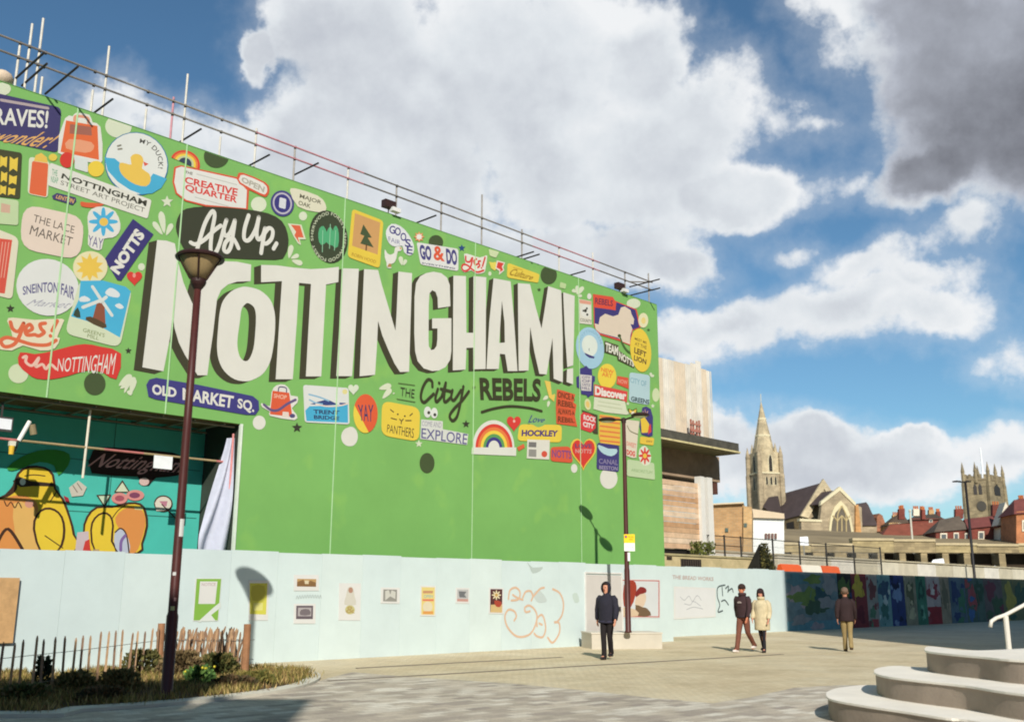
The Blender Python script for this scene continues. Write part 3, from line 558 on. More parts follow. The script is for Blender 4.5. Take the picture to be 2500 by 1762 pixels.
b = B('city_words').text(c7, [(428,1095),(545,1115),(540,1185),(425,1165)], 'THE', INK, .0).stroke(c7, [[(410,1062),(545,1080)],[(398,1192),(548,1218)]], 5, '#57603c')
b.stroke(c7, [[(690,1090),(685,1045),(650,1035),(610,1100),(595,1180),(620,1220),(670,1180),(700,1150)],[(735,1110),(715,1180),(725,1215),(765,1175)],[(765,1175),(800,1060)],[(800,1060),(785,1190),(800,1215),(840,1180)],[(760,1110),(840,1130)],[(855,1120),(845,1180),(870,1200),(925,1120)],[(945,1090),(915,1250),(890,1340),(855,1370),(832,1330),(870,1270),(930,1210),(990,1130)],[(745,1060),(747,1062)]], 24, '#3f4128')
b.text(c7, [(1020,1085),(1045,1088),(1044,1112),(1020,1110)], 'OF', '#57603c', .02)
b.text(c7, [(1075,1015),(1585,1025),(1580,1215),(1085,1200)], 'REBELS', '#3f4128', .035); b.stroke(c7, [[(1095,1300),(1200,1270),(1330,1252),(1480,1265),(1590,1292)]], 20, '#3f4128'); b.stroke(c7, [[(1590,1292),(1480,1262)]], 10, '#3f4128')
B('flash_sticker').poly(c7, [(1612,1040),(1660,1050),(1672,1160),(1700,1150),(1690,1215),(1650,1180)], '#efcf62')

# ---- right cluster
b = B('football_card').poly(c8, [(205,310),(390,345),(395,700),(210,680)], '#e6e2d0').poly(c8, [(212,318),(385,350),(385,400),(212,375)], '#e5a58c').ell(c8, 305, 495, 78, 98, '#e9e8dc').ell(c8, 300, 490, 22, 26, INK).ell(c8, 322, 455, 14, 18, INK).ell(c8, 328, 548, 16, 18, INK).ell(c8, 268, 490, 12, 16, INK).text(c8, [(220,600),(395,630),(390,680),(218,650)], 'COUNTY', '#7a7668', .02)
b = B('lion_card').poly(c8, [(415,235),(720,280),(745,335),(1080,470),(1140,740),(1020,790),(985,1020),(810,945),(500,850),(430,720)], '#de5a44').poly(c8, [(437,440),(755,480),(770,360),(1060,478),(1120,740),(1010,780),(970,1000),(820,920),(515,830),(440,700)], '#443e7c')
b.poly(c8, [(440,680),(500,700),(520,590),(600,535),(720,575),(800,550),(840,440),(900,425),(985,480),(1000,540),(1040,620),(1030,700),(985,690),(1015,770),(985,850),(975,1000),(870,960),(800,900),(520,825),(455,770)], '#e7d6bf', 1, 'painted_lion')
b.poly(c8, [(422,255),(715,298),(760,340),(760,485),(430,425)], '#e6563e').text(c8, [(450,290),(720,335),(715,425),(445,385)], 'REBELS', '#6b3350', .02)
b = B('stem_sticker').stroke(c8, [[(830,900),(870,1000),(930,1090),(1000,1140)]], 36, '#4e6c3a').ell(c8, 815, 870, 26, 26, '#47592f')
B('painted_dot').ell(c8, 1180, 635, 75, 112, '#ede8bc').ell(c8, 1182, 640, 34, 50, '#f0d98a')
b = B('smile_badge').ell(c8, 370, 1055, 212, 318, '#a9d0e2', -8).ell(c8, 365, 1020, 118, 160, '#e4ecdf', -8).poly(c8, [(285,1125),(350,1155),(440,1190),(430,1215),(360,1205),(305,1165)], '#46407a', 1).stroke(c8, [[(355,1065),(357,1095)]], 14, '#6a7a88').arc(c8, 370, 1055, 170, 255, .18, -160, -15, 'NOTTINGHAM', '#86b2ca', .0)
b = B('word_strip').poly(c8, [(590,945),(800,1015),(805,1090),(1050,1270),(1040,1360),(790,1240),(780,1180),(585,1120)], '#4c4c32').text(c8, [(605,965),(800,1040),(795,1170),(600,1100)], 'TEAM', '#ecead8', .04).text(c8, [(812,1100),(1045,1265),(1035,1345),(810,1225)], 'NOTTS', '#ecead8', .04)
b = B('oval_badge').ell(c8, 1140, 1090, 158, 332, '#f1d24a', -6).text(c8, [(1050,890),(1232,960),(1230,1000),(1050,930)], 'MEET ME', '#7c6434', .01).text(c8, [(1052,960),(1232,1025),(1230,1080),(1052,1010)], 'AT THE', '#7c6434', .01).text(c8, [(1045,1040),(1228,1120),(1225,1200),(1040,1130)], 'LEFT', '#5a4630', .03).text(c8, [(1040,1160),(1228,1230),(1222,1310),(1035,1240)], 'LION', '#5a4630', .03)
b = B('oval_badge').ell(c9, 545, 100, 122, 165, '#f3d94e').text(c9, [(465,-20),(635,20),(630,130),(465,95)], 'NEW\nART', '#e98a3e', .03)
b = B('tag_sticker').poly(c9, [(680,95),(825,120),(830,265),(668,200)], '#e05a40').text(c9, [(690,130),(815,155),(812,210),(688,185)], 'NOW', '#f0a58c', .02)
b = B('castle_badge').poly(c9, [(185,0),(240,-20),(270,-40),(310,0),(345,5),(350,90),(385,100),(385,160),(365,180),(365,350),(330,350),(295,380),(270,345),(205,335),(200,270),(145,240),(140,110),(180,90)], '#453f80').poly(c9, [(188,75),(345,90),(335,295),(205,285)], '#d9d3cd')
for i, t in enumerate(['CITY', 'OF', 'CASTLE', 'HILL']): b.text(c9, [(215,95+i*46),(325,102+i*48),(322,138+i*48),(215,130+i*46)], t, '#6f6a86', .02)
b = B('greens_card').rr(c9, [(840,45),(1110,85),(1105,480),(832,430)], '#bcd8dc', .15).text(c9, [(850,110),(1065,165),(1060,240),(850,180)], 'CITY OF', '#8fb6c2', .02).text(c9, [(860,360),(1105,410),(1098,470),(860,425)], 'GREENS', '#4c5f62', .04)
b = B('discover_word').poly(c9, [(375,205),(815,300),(805,445),(700,395),(372,365)], '#e0504a').text(c9, [(385,225),(800,305),(795,415),(385,345)], 'Discover', '#efe6dc', .05)
b = B('speech_badge').poly(c9, [(375,370),(780,430),(805,550),(850,590),(800,605),(520,575),(365,530)], '#dfe4c6', 1).stroke(c9, [[(430,430),(720,475)],[(420,480),(740,530)]], 12, '#c6cdaa', nm='small_lettering_line')
b = B('leaf_sticker').ell(c9, 290, 470, 42, 75, '#dfe0a8', -8).ell(c9, 290, 470, 22, 45, '#ecc873', -8)
b = B('rock_badge').poly(c9, [(210,540),(420,610),(425,860),(365,850)], '#4c4a34').poly(c9, [(185,620),(230,570),(310,590),(395,640),(395,780),(330,840),(190,790)], '#dd4444').text(c9, [(235,600),(400,640),(395,710),(235,670)], 'ROCK', '#ece2dc', .04).text(c9, [(225,690),(380,730),(370,795),(230,760)], 'CITY', '#ece2dc', .05)
b = B('stripe_block').poly(c9, [(445,600),(590,615),(720,640),(715,1010),(455,975),(435,880)], '#f0c24e')
for i in range(6): b.poly(c9, [(450,612+i*64),(718,650+i*62),(718,672+i*62),(448,636+i*64)], '#e8844a', nm='lettering_row')
b = B('crown_sticker').poly(c9, [(820,520),(880,545),(935,515),(945,580),(830,590)], '#5a5a30', 1).poly(c9, [(835,530),(880,560),(930,530),(925,580),(840,580)], '#f0cf56').ell(c9, 885, 600, 24, 40, '#efe6d2')
b = B('tall_card').poly(c9, [(770,665),(970,690),(950,870),(930,1170),(880,1175),(790,1140)], '#e6dcc4', 1).stroke(c9, [[(810,750),(850,820),(950,865)]], 14, '#7e7a5a').text(c9, [(800,950),(930,990),(925,1050),(800,1010)], 'SWEET', '#e08878', .02).text(c9, [(800,1060),(915,1085),(910,1160),(805,1130)], 'DOG', '#dd6258', .06)
b = B('arch_badge').poly(c9, [(990,600),(1010,510),(1060,495),(1120,530),(1150,640),(1145,880),(1100,895),(1000,865),(970,760)], '#47427e', 1).poly(c9, [(985,660),(1040,640),(1100,730),(1080,840),(1000,845)], '#f0cc48', 1).poly(c9, [(1090,770),(1120,720),(1128,830),(1085,865)], '#dd4a44').stroke(c9, [[(1045,540),(1050,590)],[(1015,560),(1040,600)],[(1080,560),(1060,600)]], 12, '#d6a88c')
B('word_card').rr(c9, [(980,890),(1165,910),(1155,1010),(975,985)], '#eecb4c', .2).text(c9, [(1060,940),(1140,950),(1138,975),(1060,965)], 'CITY', '#7c5c40', .03)
b = B('heart_badge').heart(c9, 232, 1095, 172, 222, '#f0cf52').heart(c9, 232, 1095, 152, 198, '#dd4236').text(c9, [(122,985),(345,990),(342,1045),(125,1040)], 'LOVE', '#6a4a74', .03).text(c9, [(125,1055),(345,1060),(335,1115),(130,1110)], 'NOTTS', '#d8a8a0', .02)
b = B('pill_sticker').rr(c9, [(-200,1030),(60,1020),(100,1240),(-200,1215)], '#e0603f', .25).text(c9, [(-180,1060),(75,1080),(75,1190),(-180,1165)], 'NOTTS', '#8a4f86', .03)
b = B('label_card').poly(c7, [(1470,1525),(1655,1530),(1650,1690),(1465,1680)], '#e6e4d6').poly(c7, [(1482,1545),(1545,1548),(1543,1590),(1480,1588)], '#7d7b78').poly(c7, [(1482,1605),(1545,1608),(1543,1670),(1480,1665)], '#9a9890').ell(c7, 1610, 1645, 24, 26, '#dd5a44')
B('arrow_sticker').poly(c7, [(1385,1590),(1440,1560),(1450,1590),(1400,1620)], '#e26a42')
b = B('navy_card').rr(c9, [(415,970),(705,1010),(700,1360),(405,1320)], '#453f7c', .12).poly(c9, [(430,1000),(560,1050),(670,1055),(670,1110),(600,1150),(500,1120),(440,1060)], '#bcdce2', 2).text(c9, [(435,1180),(690,1200),(685,1270),(435,1245)], 'CANAL', '#8f87a6', .02).text(c9, [(440,1270),(685,1290),(680,1340),(440,1320)], 'BEESTON', '#a49cb4', .02)
b = B('green_card').rr(c9, [(810,1190),(1165,1240),(1175,1460),(805,1410)], '#c8dcae', .12).text(c9, [(865,1310),(1140,1345),(1135,1385),(862,1350)], 'ARBORETUM', '#8fb07c', .0)
b = B('flower_badge').poly(c9, [(970,1060),(1040,1010),(1100,1080),(1125,1170),(1095,1260),(1020,1265),(965,1180)], '#e6ead2', 2).flower(c9, 1042, 1145, 82, 118, '#dd463e').ell(c9, 1042, 1145, 26, 32, '#f0c84e')

# ================================================================ teal mural inside the opening
teal = thing('recessed_mural', 'teal painted wall with yellow birds set back in the opening below the green wall', 'mural')
panel(TF, [(-14, 0), (OPR+.0, 0), (OPR+.0, 6.3), (-14, 6.3)], .08, mat('#49b5a6', .8, .07, .7), 'painted_wall', teal)
for v in (3.35, 4.55, 5.5): MB().obox(TF.pt(-14, v, .001), D*14.3, UP*.02, NW*.004).build('sheet_joint', mat('#2c6a60'), teal)
for u in (-5.2, -2.0): MB().obox(TF.pt(u, .1, .001), D*.02, UP*5.9, NW*.0035).build('sheet_joint', mat('#2c6a60'), teal)
def T(name, label=None): return Badge(name, teal, TF, None, label)
OUT = '#4a2f22'
b = T('painted_leaves').poly(cb, [(60,740),(180,650),(330,590),(500,580),(620,620),(610,720),(520,810),(480,720),(350,690),(200,740),(100,770)], '#3f9a3c', 2)
b = T('painted_bird').poly(cb, [(150,790),(250,725),(400,735),(480,800),(500,930),(570,1020),(630,1180),(670,1340),(665,1520),(-260,1520),(-260,1080),(0,1000),(60,960),(110,900)], OUT, 2)
b.poly(cb, [(170,800),(260,745),(390,752),(462,812),(480,930),(550,1030),(612,1190),(648,1340),(645,1500),(-260,1500),(-260,1095),(10,1020),(90,990),(150,930)], '#f5cf3c', 2)
b.poly(cb, [(-260,1095),(20,1020),(160,985),(290,1020),(340,1100),(330,1300),(380,1500),(-260,1500)], '#eb9a52', 2); b.poly(cb, [(120,1060),(260,1070),(320,1140),(310,1290),(350,1490),(200,1490),(130,1320)], '#f0bd6c', 2)
b.poly(cb, [(290,1290),(320,1160),(400,1098),(490,1110),(560,1180),(585,1300),(560,1440),(480,1510),(360,1510)], OUT, 2).poly(cb, [(312,1290),(338,1170),(405,1118),(485,1130),(542,1190),(562,1300),(540,1430),(480,1500),(375,1500)], '#f6d240', 2)
b.poly(cb, [(110,860),(170,820),(270,860),(480,880),(480,910),(300,905),(180,915)], '#3c2c22', 1).ell(cb, 200, 868, 26, 30, '#e8ede4'); b.stroke(cb, [[(220,815),(300,805),(400,815)],[(400,1350),(480,1405),(560,1460)],[(500,960),(450,1040)]], 9, OUT)
b.stroke(cb, [[(-30,1420),(70,1290),(215,1500)]], 26, OUT); b.stroke(cb, [[(35,1040),(60,1085),(95,1050),(130,1100),(160,1050),(190,1100)]], 9, OUT); b.ell(cb, 260, 1065, 40, 36, '#e0a08a')
b = T('painted_bird').poly(cb, [(740,1330),(770,1180),(860,1090),(1000,1085),(1150,1050),(1260,1060),(1310,1130),(1325,1260),(1280,1420),(1240,1510),(820,1510)], OUT, 2)
b.poly(cb, [(757,1330),(788,1190),(870,1106),(1000,1102),(1150,1070),(1250,1078),(1290,1140),(1305,1260),(1262,1420),(1225,1500),(830,1500)], '#f5cf3c', 2)
b.poly(cb, [(1030,1190),(1110,1110),(1220,1090),(1290,1150),(1300,1260),(1255,1420),(1215,1500),(1150,1500),(1130,1380),(1060,1280)], '#eb9a52', 2)
b.poly(cb, [(805,1300),(840,1190),(920,1138),(990,1165),(1020,1260),(1010,1400),(1060,1500),(850,1505)], OUT, 2).poly(cb, [(822,1300),(855,1200),(920,1156),(980,1180),(1002,1265),(990,1400),(1035,1500),(862,1500)], '#f6d240', 2)
b.poly(cb, [(1020,1400),(1040,1300),(1100,1290),(1150,1380),(1160,1500),(1060,1500)], '#c9cfe0', 2).stroke(cb, [[(1030,1320),(1080,1285),(1130,1340),(1155,1500)]], 12, OUT).stroke(cb, [[(1080,1480),(1085,1400),(1120,1350)]], 26, '#8a6aa8')
b.poly(cb, [(1200,1090),(1290,1095),(1270,1120),(1205,1115)], '#d9dba4').stroke(cb, [[(1000,1200),(1060,1120),(1150,1060)]], 8, OUT)
b = T('painted_crown').poly(cb, [(1020,960),(1095,850),(1165,960)], OUT).poly(cb, [(1035,955),(1095,872),(1148,955)], '#dfe8c8'); b.poly(cb, [(860,985),(995,980),(935,1095)], OUT).poly(cb, [(880,995),(978,992),(932,1075)], '#d6e8c8')
b = T('painted_glasses').ell(cb, 1070, 1015, 72, 50, '#e89a94').ell(cb, 1210, 988, 80, 48, '#e89a94').ell(cb, 1070, 1015, 42, 26, '#b05a68').ell(cb, 1205, 988, 48, 26, '#8a4a68')
b = T('painted_disc').ell(cb, 1462, 1062, 84, 74, OUT).ell(cb, 1462, 1062, 72, 62, '#ece4d2').poly(cb, [(1385,1050),(1400,1128),(1480,1125)], '#ece4d2').poly(cb, [(1425,1040),(1500,1040),(1490,1090),(1460,1080)], '#c9889a', 1).stroke(cb, [[(1450,1070),(1540,1160),(1600,1230)]], 10, OUT)
b = T('painted_feather').poly(cb, [(615,920),(700,855),(775,915),(740,990),(640,1000)], '#d6cfc0', 1).stroke(cb, [[(650,900),(690,960)],[(690,880),(730,940)]], 8, '#8a7a70')
b = T('painted_tail').poly(cb, [(690,1320),(790,1310),(800,1500),(670,1500)], '#d8c4c8', 1).poly(cb, [(760,1400),(800,1380),(810,1500),(735,1500)], '#d9433c')
b = T('painted_word').poly(cb, [(830,590),(980,560),(1400,590),(1640,640),(1640,800),(1400,830),(1330,900),(1240,880),(1230,820),(820,790)], '#33201c', 2).text(cb, [(845,610),(1640,655),(1640,830),(815,770)], 'Nottingham', '#e0a8a4', .01, .2).ell(cb, 1290, 865, 45, 36, '#e6c8c0')
b = T('painted_patch').poly(cb, [(565,990),(610,1010),(625,1060),(585,1050)], '#b03040', 1)

# ---- the recess round it: soffit boards, back posts, hanging sheet, tubes, lamps
soff = thing('scaffold_deck', 'dark timber scaffold deck spanning the top of the opening under the green wall', 'scaffold deck')
for i in range(7):
    MB().obox(GF.pt(-14, OPT+.03+.002*i, -.10-.225*i), D*14.3, UP*.038, -NW*.215).build('deck_board', mat(random.choice(['#6b5436','#5d4a33','#7a6342']), .9, .25, 3, .3), soff)
for i in range(18):
    u = -13.6+i*.8; MB().tube([GF.pt(u, OPT-.03, -.08), GF.pt(u, OPT-.03, -1.68)], .024, 6).build('transom_tube', mat('#8a8170', .6, .2, 5, metal=.3), soff)
for o_, v in ((-.14, OPT-.075), (-1.5, OPT-.075)): MB().tube([GF.pt(-14, v, o_), GF.pt(.3, v, o_)], .024, 6).build('ledger_tube', mat('#7c7362', .6, .2, 5, metal=.3), soff)
MB().obox(GF.pt(-14, OPT-.02, -.065), D*14.38, UP*.2, -NW*.03).build('toe_board', mat('#6e5a34', .9, .25, 3, .3), soff)
rec = thing('recess_side_wall', 'dark steel sheeted side wall closing the right end of the opening', 'wall')
MB().obox(GF.pt(OPR+.02, 0, -.1), D*.08, UP*6.2, -NW*1.7).build('sheeting', mat('#3a4038', .8), rec)
MB().obox(TF.pt(-14, 6.3, 0), D*14.5, UP*.06, NW*1.55).build('ceiling_sheet', mat('#2c2a26', .9), rec)
# hanging tarpaulin
tv = []; tfc = []; nU, nV = 14, 18
lp = [(1990,500),(2075,470),(2065,760),(2040,1100),(2020,1490),(1790,1480),(1795,1300),(1815,1000),(1850,840),(1920,640)]
def tarp():
    top, bot = 5.25, 2.2; vs = []; fs = []
    for j in range(nV+1):
        v = top+(bot-top)*j/nV; f = j/nV
        w = .12+.62*min(1, f*1.25)**1.2
        for i in range(nU+1):
            s = i/nU; u = OPR-.06-w*(1-s); vs.append(GF.pt(u, v, -.12-.10*math.sin(s*9+f*5)*(.3+f)-.18*(1-s)))
    for j in range(nV):
        for i in range(nU): a = j*(nU+1)+i; fs.append((a, a+nU+1, a+nU+2, a+1))
    return vs, fs
v_, f_ = tarp(); o = mk('tarpaulin', v_, f_, mat('#b9bccb', .6, .08, 3, .3, 12), None, True)
tag(o, 'pale grey tarpaulin hanging in folds at the right end of the opening', 'tarpaulin')
g = thing('guard_tube', 'striped scaffold tube running level across the opening in front of the teal mural', 'scaffold tube')
z0 = 4.66
for i in range(16):
    a = -14+i*.93; b2 = min(a+.93, .15)
    if a < .15: MB().tube([GF.pt(a, z0, -.3), GF.pt(b2, z0, -.3)], .026, 8).build('tube_length', mat('#b09a72' if i % 3 else '#c77a74', .5, .2, 4, metal=.2), g)
for p in ((855,290,835,630),):
    u0, _ = GF.uv(*cr(cb, (p[0], p[1]))); MB().tube([GF.pt(u0, 5.5, -.3), GF.pt(u0-.02, 3.98, -.3)], .028, 8).build('upright_tube', mat('#d8d0bc', .5, .1, 4), g)
u0 = OPR-.1; MB().tube([GF.pt(u0, 5.35, -.14), GF.pt(u0, 3.6, -.14)], .026, 8).build('upright_tube', mat('#d98e8a', .5, .2, 4), g)
def floodlamp(px, py, label, kind):
    u, v = GF.uv(px, py); t = thing('work_light', label, 'lamp')
    if kind == 'tube':
        MB().tube([GF.pt(u-.06, v-.22, -.28), GF.pt(u+.12, v+.22, -.28)], .045, 10).build('lamp_tube', mat('#e9e7df', .4), t)
        MB().tube([GF.pt(u+.18, v+.16, -.3), GF.pt(u+.24, v-.05, -.3)], .07, 10).build('lamp_shade', mat('#8c7d5e', .6), t)
        MB().tube([GF.pt(u-.06, v-.22, -.28), GF.pt(u-.1, v-.45, -.3)], .015, 6).build('bracket', mat('#3a3a38', .5), t)
    else:
        MB().obox(GF.pt(u-.22, v-.16, -.33), D*.44, UP*.3, NW*.12).build('lamp_body', mat('#4a4846', .5), t)
        MB().obox(GF.pt(u-.19, v-.12, -.208), D*.38, UP*.22, NW*.01).build('lamp_glass', mat('#e6e8ea', .25), t)
        MB().obox(GF.pt(u-.02, v+.14, -.3), D*.04, UP*.3, NW*.02).build('bracket', mat('#3a3a38', .5), t)
floodlamp(14, 1030, 'boxy white work light hanging near the left edge of the opening', 'box')
floodlamp(68, 1048, 'white tube work light hanging at a slant beside the boxy one', 'tube')
u, v = GF.uv(412, 1125); t = thing('hung_notice', 'small blank white notice tied to the scaffold tube behind the lamp post', 'notice')
MB().obox(GF.pt(u-.24, v-.16, -.26), D*.46, UP*.3, NW*.012).build('sheet', mat('#ecefee', .6), t)
for du in (-.18, .16): MB().tube([GF.pt(u+du, v+.1, -.255), GF.pt(u+du, v+.19, -.3)], .008, 5).build('tie', mat('#555555'), t)
u, v = GF.uv(40, 1092); t = thing('warning_lamp', 'small yellow warning lamp clamped on the scaffold tube by the left edge', 'lamp')
MB().tube([GF.pt(u, v-.12, -.26), GF.pt(u, v+.06, -.26)], [.05, .06], 10).build('lens', mat('#e3b63c', .4), t); MB().obox(GF.pt(u-.06, v+.06, -.32), D*.12, UP*.1, NW*.1).build('battery_box', mat('#d8d4c0', .5), t)

# ================================================================ scaffold guard rail above the wall
sc = thing('scaffold_guardrail', 'scaffold guard rail of thin steel tubes along the top of the green wall', 'scaffold')
steel = mat('#a79f94', .5, .2, 6, metal=.3); pinkt = mat('#c48a90', .5, .2, 6); black = mat('#2c2826', .6)
def rail(v0, v1, offs):
    for i in range(9):
        a = -14+i*3.65; b2 = a+3.65; f = lambda u: v0+(v1-v0)*(u+6)/24.3
        MB().tube([SF.pt(a, f(a), offs), SF.pt(min(b2, 18.5), f(min(b2, 18.5)), offs)], .026, 7).build('rail_tube', [steel, pinkt, mat('#8d867e', .5, .2, 6, metal=.3)][i % 3], sc)
rail(13.72, 13.50, .04); rail(13.36, 13.18, .04)
def pole(p0, p1, m=steel, nm='upright_tube', offs=0.):
    u0, v0 = SF.uv(*p0); u1, v1 = SF.uv(*p1); u = (u0+u1)/2; MB().tube([SF.pt(u, v0, offs), SF.pt(u, min(v1, 11.6), offs)], .028, 7).build(nm, m, sc); return u
ups = [((350,150),(270,690)),((255,190),(200,650)),((165,345),(120,610)),((335,610),(325,690)),((870,370),(815,770)),((740,715),(715,840)),((1375,770),(1345,1060)),((1490,590),(1435,1090)),((1155,860),(1145,990)),((1740,1080),(1735,1200)),((2025,1015),(2010,1280))]
us = [pole(cr(c0, a), cr(c0, b2), pinkt if i in (6,) else mat('#d2ccbe', .5, .15, 6)) for i, (a, b2) in enumerate(ups)]
for x, yt in [(716,360),(847,412),(966,454),(1076,497),(1176,475),(1274,560),(1365,606),(1448,617),(1527,665),(1585,668)]:
    us.append(pole((x, yt), (x, yt+150), random.choice([steel, mat('#d2ccbe', .5, .15, 6)])))
for u in us:
    for f0, f1 in ((13.72, 13.50), (13.36, 13.18)):
        v = f0+(f1-f0)*(u+6)/24.3; MB().box(SF.pt(u, v, .02), (.055, .055, .07), -AZ).build('coupler', black, sc)
for K, a, b2 in [(c0,(125,620),(335,385)),(c0,(200,655),(270,545)),(c0,(385,720),(562,560)),(c0,(760,880),(805,850)),(c0,(1450,1105),(1490,1080)),(c0,(1985,1300),(2008,1275)),(c0,(2350,1370),(2420,1330)),(c4,(1690,430),(1740,405)),(c5,(1170,745),(1285,715)),(c5,(1265,775),(1330,780)),(c5,(1910,1000),(1995,980)),(c8,(1010,250),(1290,165)),(c8,(1040,110),(1280,40))]:
    p = cr(K, a); q = cr(K, b2); u0, v0 = SF.uv(*p); ln = max(.35, min(1.3, .02*math.hypot(q[0]-p[0], q[1]-p[1])))
    v0 = max(v0, WTOP+.06)
    MB().tube([SF.pt(u0, v0, -.2), SF.pt(u0, v0, .62+ln*.75)], .026, 7).build('transom_tube', black, sc)
MB().tube([SF.pt(17.0, 13.2, 0), SF.pt(18.4, 13.5, 0)], .026, 7).build('brace_tube', mat('#8d867e', .5), sc)
def cam_lamp(px, py, label):
    u, v = GF.uv(px, py); v = max(v, WTOP+.12); t = thing('flood_light', label, 'flood light')
    MB().tube([GF.pt(u, WTOP+.01, -.03), GF.pt(u, v, -.03)], .02, 6).build('bracket', mat('#4c443e', .5), t)
    MB().obox(GF.pt(u-.2, v, -.12), D*.4, UP*.22, NW*.2).build('lamp_body', mat('#3a2824', .5), t)
    MB().obox(GF.pt(u+.02, v-.1, .0), D*.3, UP*.12, NW*.16).build('lamp_visor', mat('#d9d8d2', .4), t)
cam_lamp(950, 508, 'dark flood light on the wall top above the goose sticker')
cam_lamp(1514, 713, 'dark flood light on the wall top near its right end')
u, v = GF.uv(14, 178); o = MB().sphere(GF.pt(u, WTOP+.16, -.2), (.24, .24, .2)).build('sand_bag', mat('#c9b59c', .9, .15, 6, .4, 20), None, True); tag(o, 'pale sandbag lying on the wall top at the left edge', 'sandbag')
# ================================================================ ground and paving
def sheet(name, pts, z, m, kind='structure'):
    P = [Vector((p[0], p[1], 0)) for p in pts]; tr = tessellate_polygon([P]); fs = []
    for t in tr:
        a, b, c = (P[i] for i in t); fs.append(tuple(t) if (b-a).cross(c-a).z > 0 else tuple(t)[::-1])
    return tag(mk(name, [(p[0], p[1], z) for p in pts], fs, m), kind=kind)
def paving_mat(c1_, c2_, c3_, cell, rot, mortar, big=.25, var=.5):
    m = bpy.data.materials.new('paving'); m.use_nodes = True; nt = m.node_tree; P = nt.nodes['Principled BSDF']; L = nt.links
    tc = nt.nodes.new('ShaderNodeTexCoord'); mp = nt.nodes.new('ShaderNodeMapping'); mp.inputs['Rotation'].default_value = (0, 0, rot); L.new(tc.outputs['Object'], mp.inputs[0])
    br = nt.nodes.new('ShaderNodeTexBrick'); L.new(mp.outputs[0], br.inputs['Vector']); br.inputs['Scale'].default_value = 1
    br.inputs['Brick Width'].default_value = cell*2; br.inputs['Row Height'].default_value = cell; br.inputs['Mortar Size'].default_value = mortar; br.inputs['Mortar Smooth'].default_value = .3
    br.inputs['Color1'].default_value = (0, 0, 0, 1); br.inputs['Color2'].default_value = (1, 1, 1, 1); br.inputs['Mortar'].default_value = (.5, .5, .5, 1)
    nz = nt.nodes.new('ShaderNodeTexNoise'); nz.inputs['Scale'].default_value = big; nz.inputs['Detail'].default_value = 4; nz.inputs['Roughness'].default_value = .55; L.new(tc.outputs['Object'], nz.inputs['Vector'])
    mxf = nt.nodes.new('ShaderNodeMix'); mxf.inputs[0].default_value = 1-var; L.new(br.outputs['Color'], mxf.inputs[2]); 
    st = nt.nodes.new('ShaderNodeMapRange'); L.new(nz.outputs[0], st.inputs[0]); st.inputs[1].default_value = .34; st.inputs[2].default_value = .66; L.new(st.outputs[0], mxf.inputs[3])
    rp = nt.nodes.new('ShaderNodeValToRGB'); L.new(mxf.outputs[0], rp.inputs[0]); e = rp.color_ramp.elements
    e[0].position = .1; e[0].color = srgb(c1_)+[1]; e[1].position = .9; e[1].color = srgb(c3_)+[1]; q = e.new(.5); q.color = srgb(c2_)+[1]
    n2 = nt.nodes.new('ShaderNodeTexNoise'); n2.inputs['Scale'].default_value = 30; n2.inputs['Detail'].default_value = 5; L.new(tc.outputs['Object'], n2.inputs['Vector'])
    m2 = nt.nodes.new('ShaderNodeMapRange'); L.new(n2.outputs[0], m2.inputs[0]); m2.inputs[1].default_value = .3; m2.inputs[2].default_value = .7; m2.inputs[3].default_value = .84; m2.inputs[4].default_value = 1.08
    mm = nt.nodes.new('ShaderNodeMix'); mm.data_type = 'RGBA'; mm.blend_type = 'MULTIPLY'; mm.inputs[0].default_value = 1; L.new(rp.outputs[0], mm.inputs[6]); L.new(m2.outputs[0], mm.inputs[7])
    n3 = nt.nodes.new('ShaderNodeTexNoise'); n3.inputs['Scale'].default_value = .9; n3.inputs['Detail'].default_value = 9; n3.inputs['Roughness'].default_value = .7; L.new(tc.outputs['Object'], n3.inputs['Vector'])
    m3 = nt.nodes.new('ShaderNodeMapRange'); L.new(n3.outputs[0], m3.inputs[0]); m3.inputs[1].default_value = .38; m3.inputs[2].default_value = .56; m3.inputs[3].default_value = .86; m3.inputs[4].default_value = 1.02
    vo = nt.nodes.new('ShaderNodeTexVoronoi'); vo.inputs['Scale'].default_value = 2.2; L.new(tc.outputs['Object'], vo.inputs['Vector'])
    m4 = nt.nodes.new('ShaderNodeMapRange'); L.new(vo.outputs['Distance'], m4.inputs[0]); m4.inputs[1].default_value = .03; m4.inputs[2].default_value = .06; m4.inputs[3].default_value = .62; m4.inputs[4].default_value = 1
    mu = nt.nodes.new('ShaderNodeMath'); mu.operation = 'MULTIPLY'; L.new(m3.outputs[0], mu.inputs[0]); L.new(m4.outputs[0], mu.inputs[1])
    mg = nt.nodes.new('ShaderNodeMix'); mg.data_type = 'RGBA'; mg.blend_type = 'MULTIPLY'; mg.inputs[0].default_value = 1; L.new(mm.outputs[2], mg.inputs[6]); L.new(mu.outputs[0], mg.inputs[7]); mm = mg
    jt = nt.nodes.new('ShaderNodeMix'); jt.data_type = 'RGBA'; L.new(br.outputs['Fac'], jt.inputs[0]); L.new(mm.outputs[2], jt.inputs[6]); jt.inputs[7].default_value = [x*.6 for x in srgb(c2_)]+[1]
    L.new(jt.outputs[2], P.inputs['Base Color']); P.inputs['Roughness'].default_value = .85; P.inputs['Specular IOR Level'].default_value = .25
    bp = nt.nodes.new('ShaderNodeBump'); bp.invert = True; bp.inputs['Strength'].default_value = .35; bp.inputs['Distance'].default_value = .01; L.new(br.outputs['Fac'], bp.inputs['Height']); L.new(bp.outputs[0], P.inputs['Normal'])
    return m
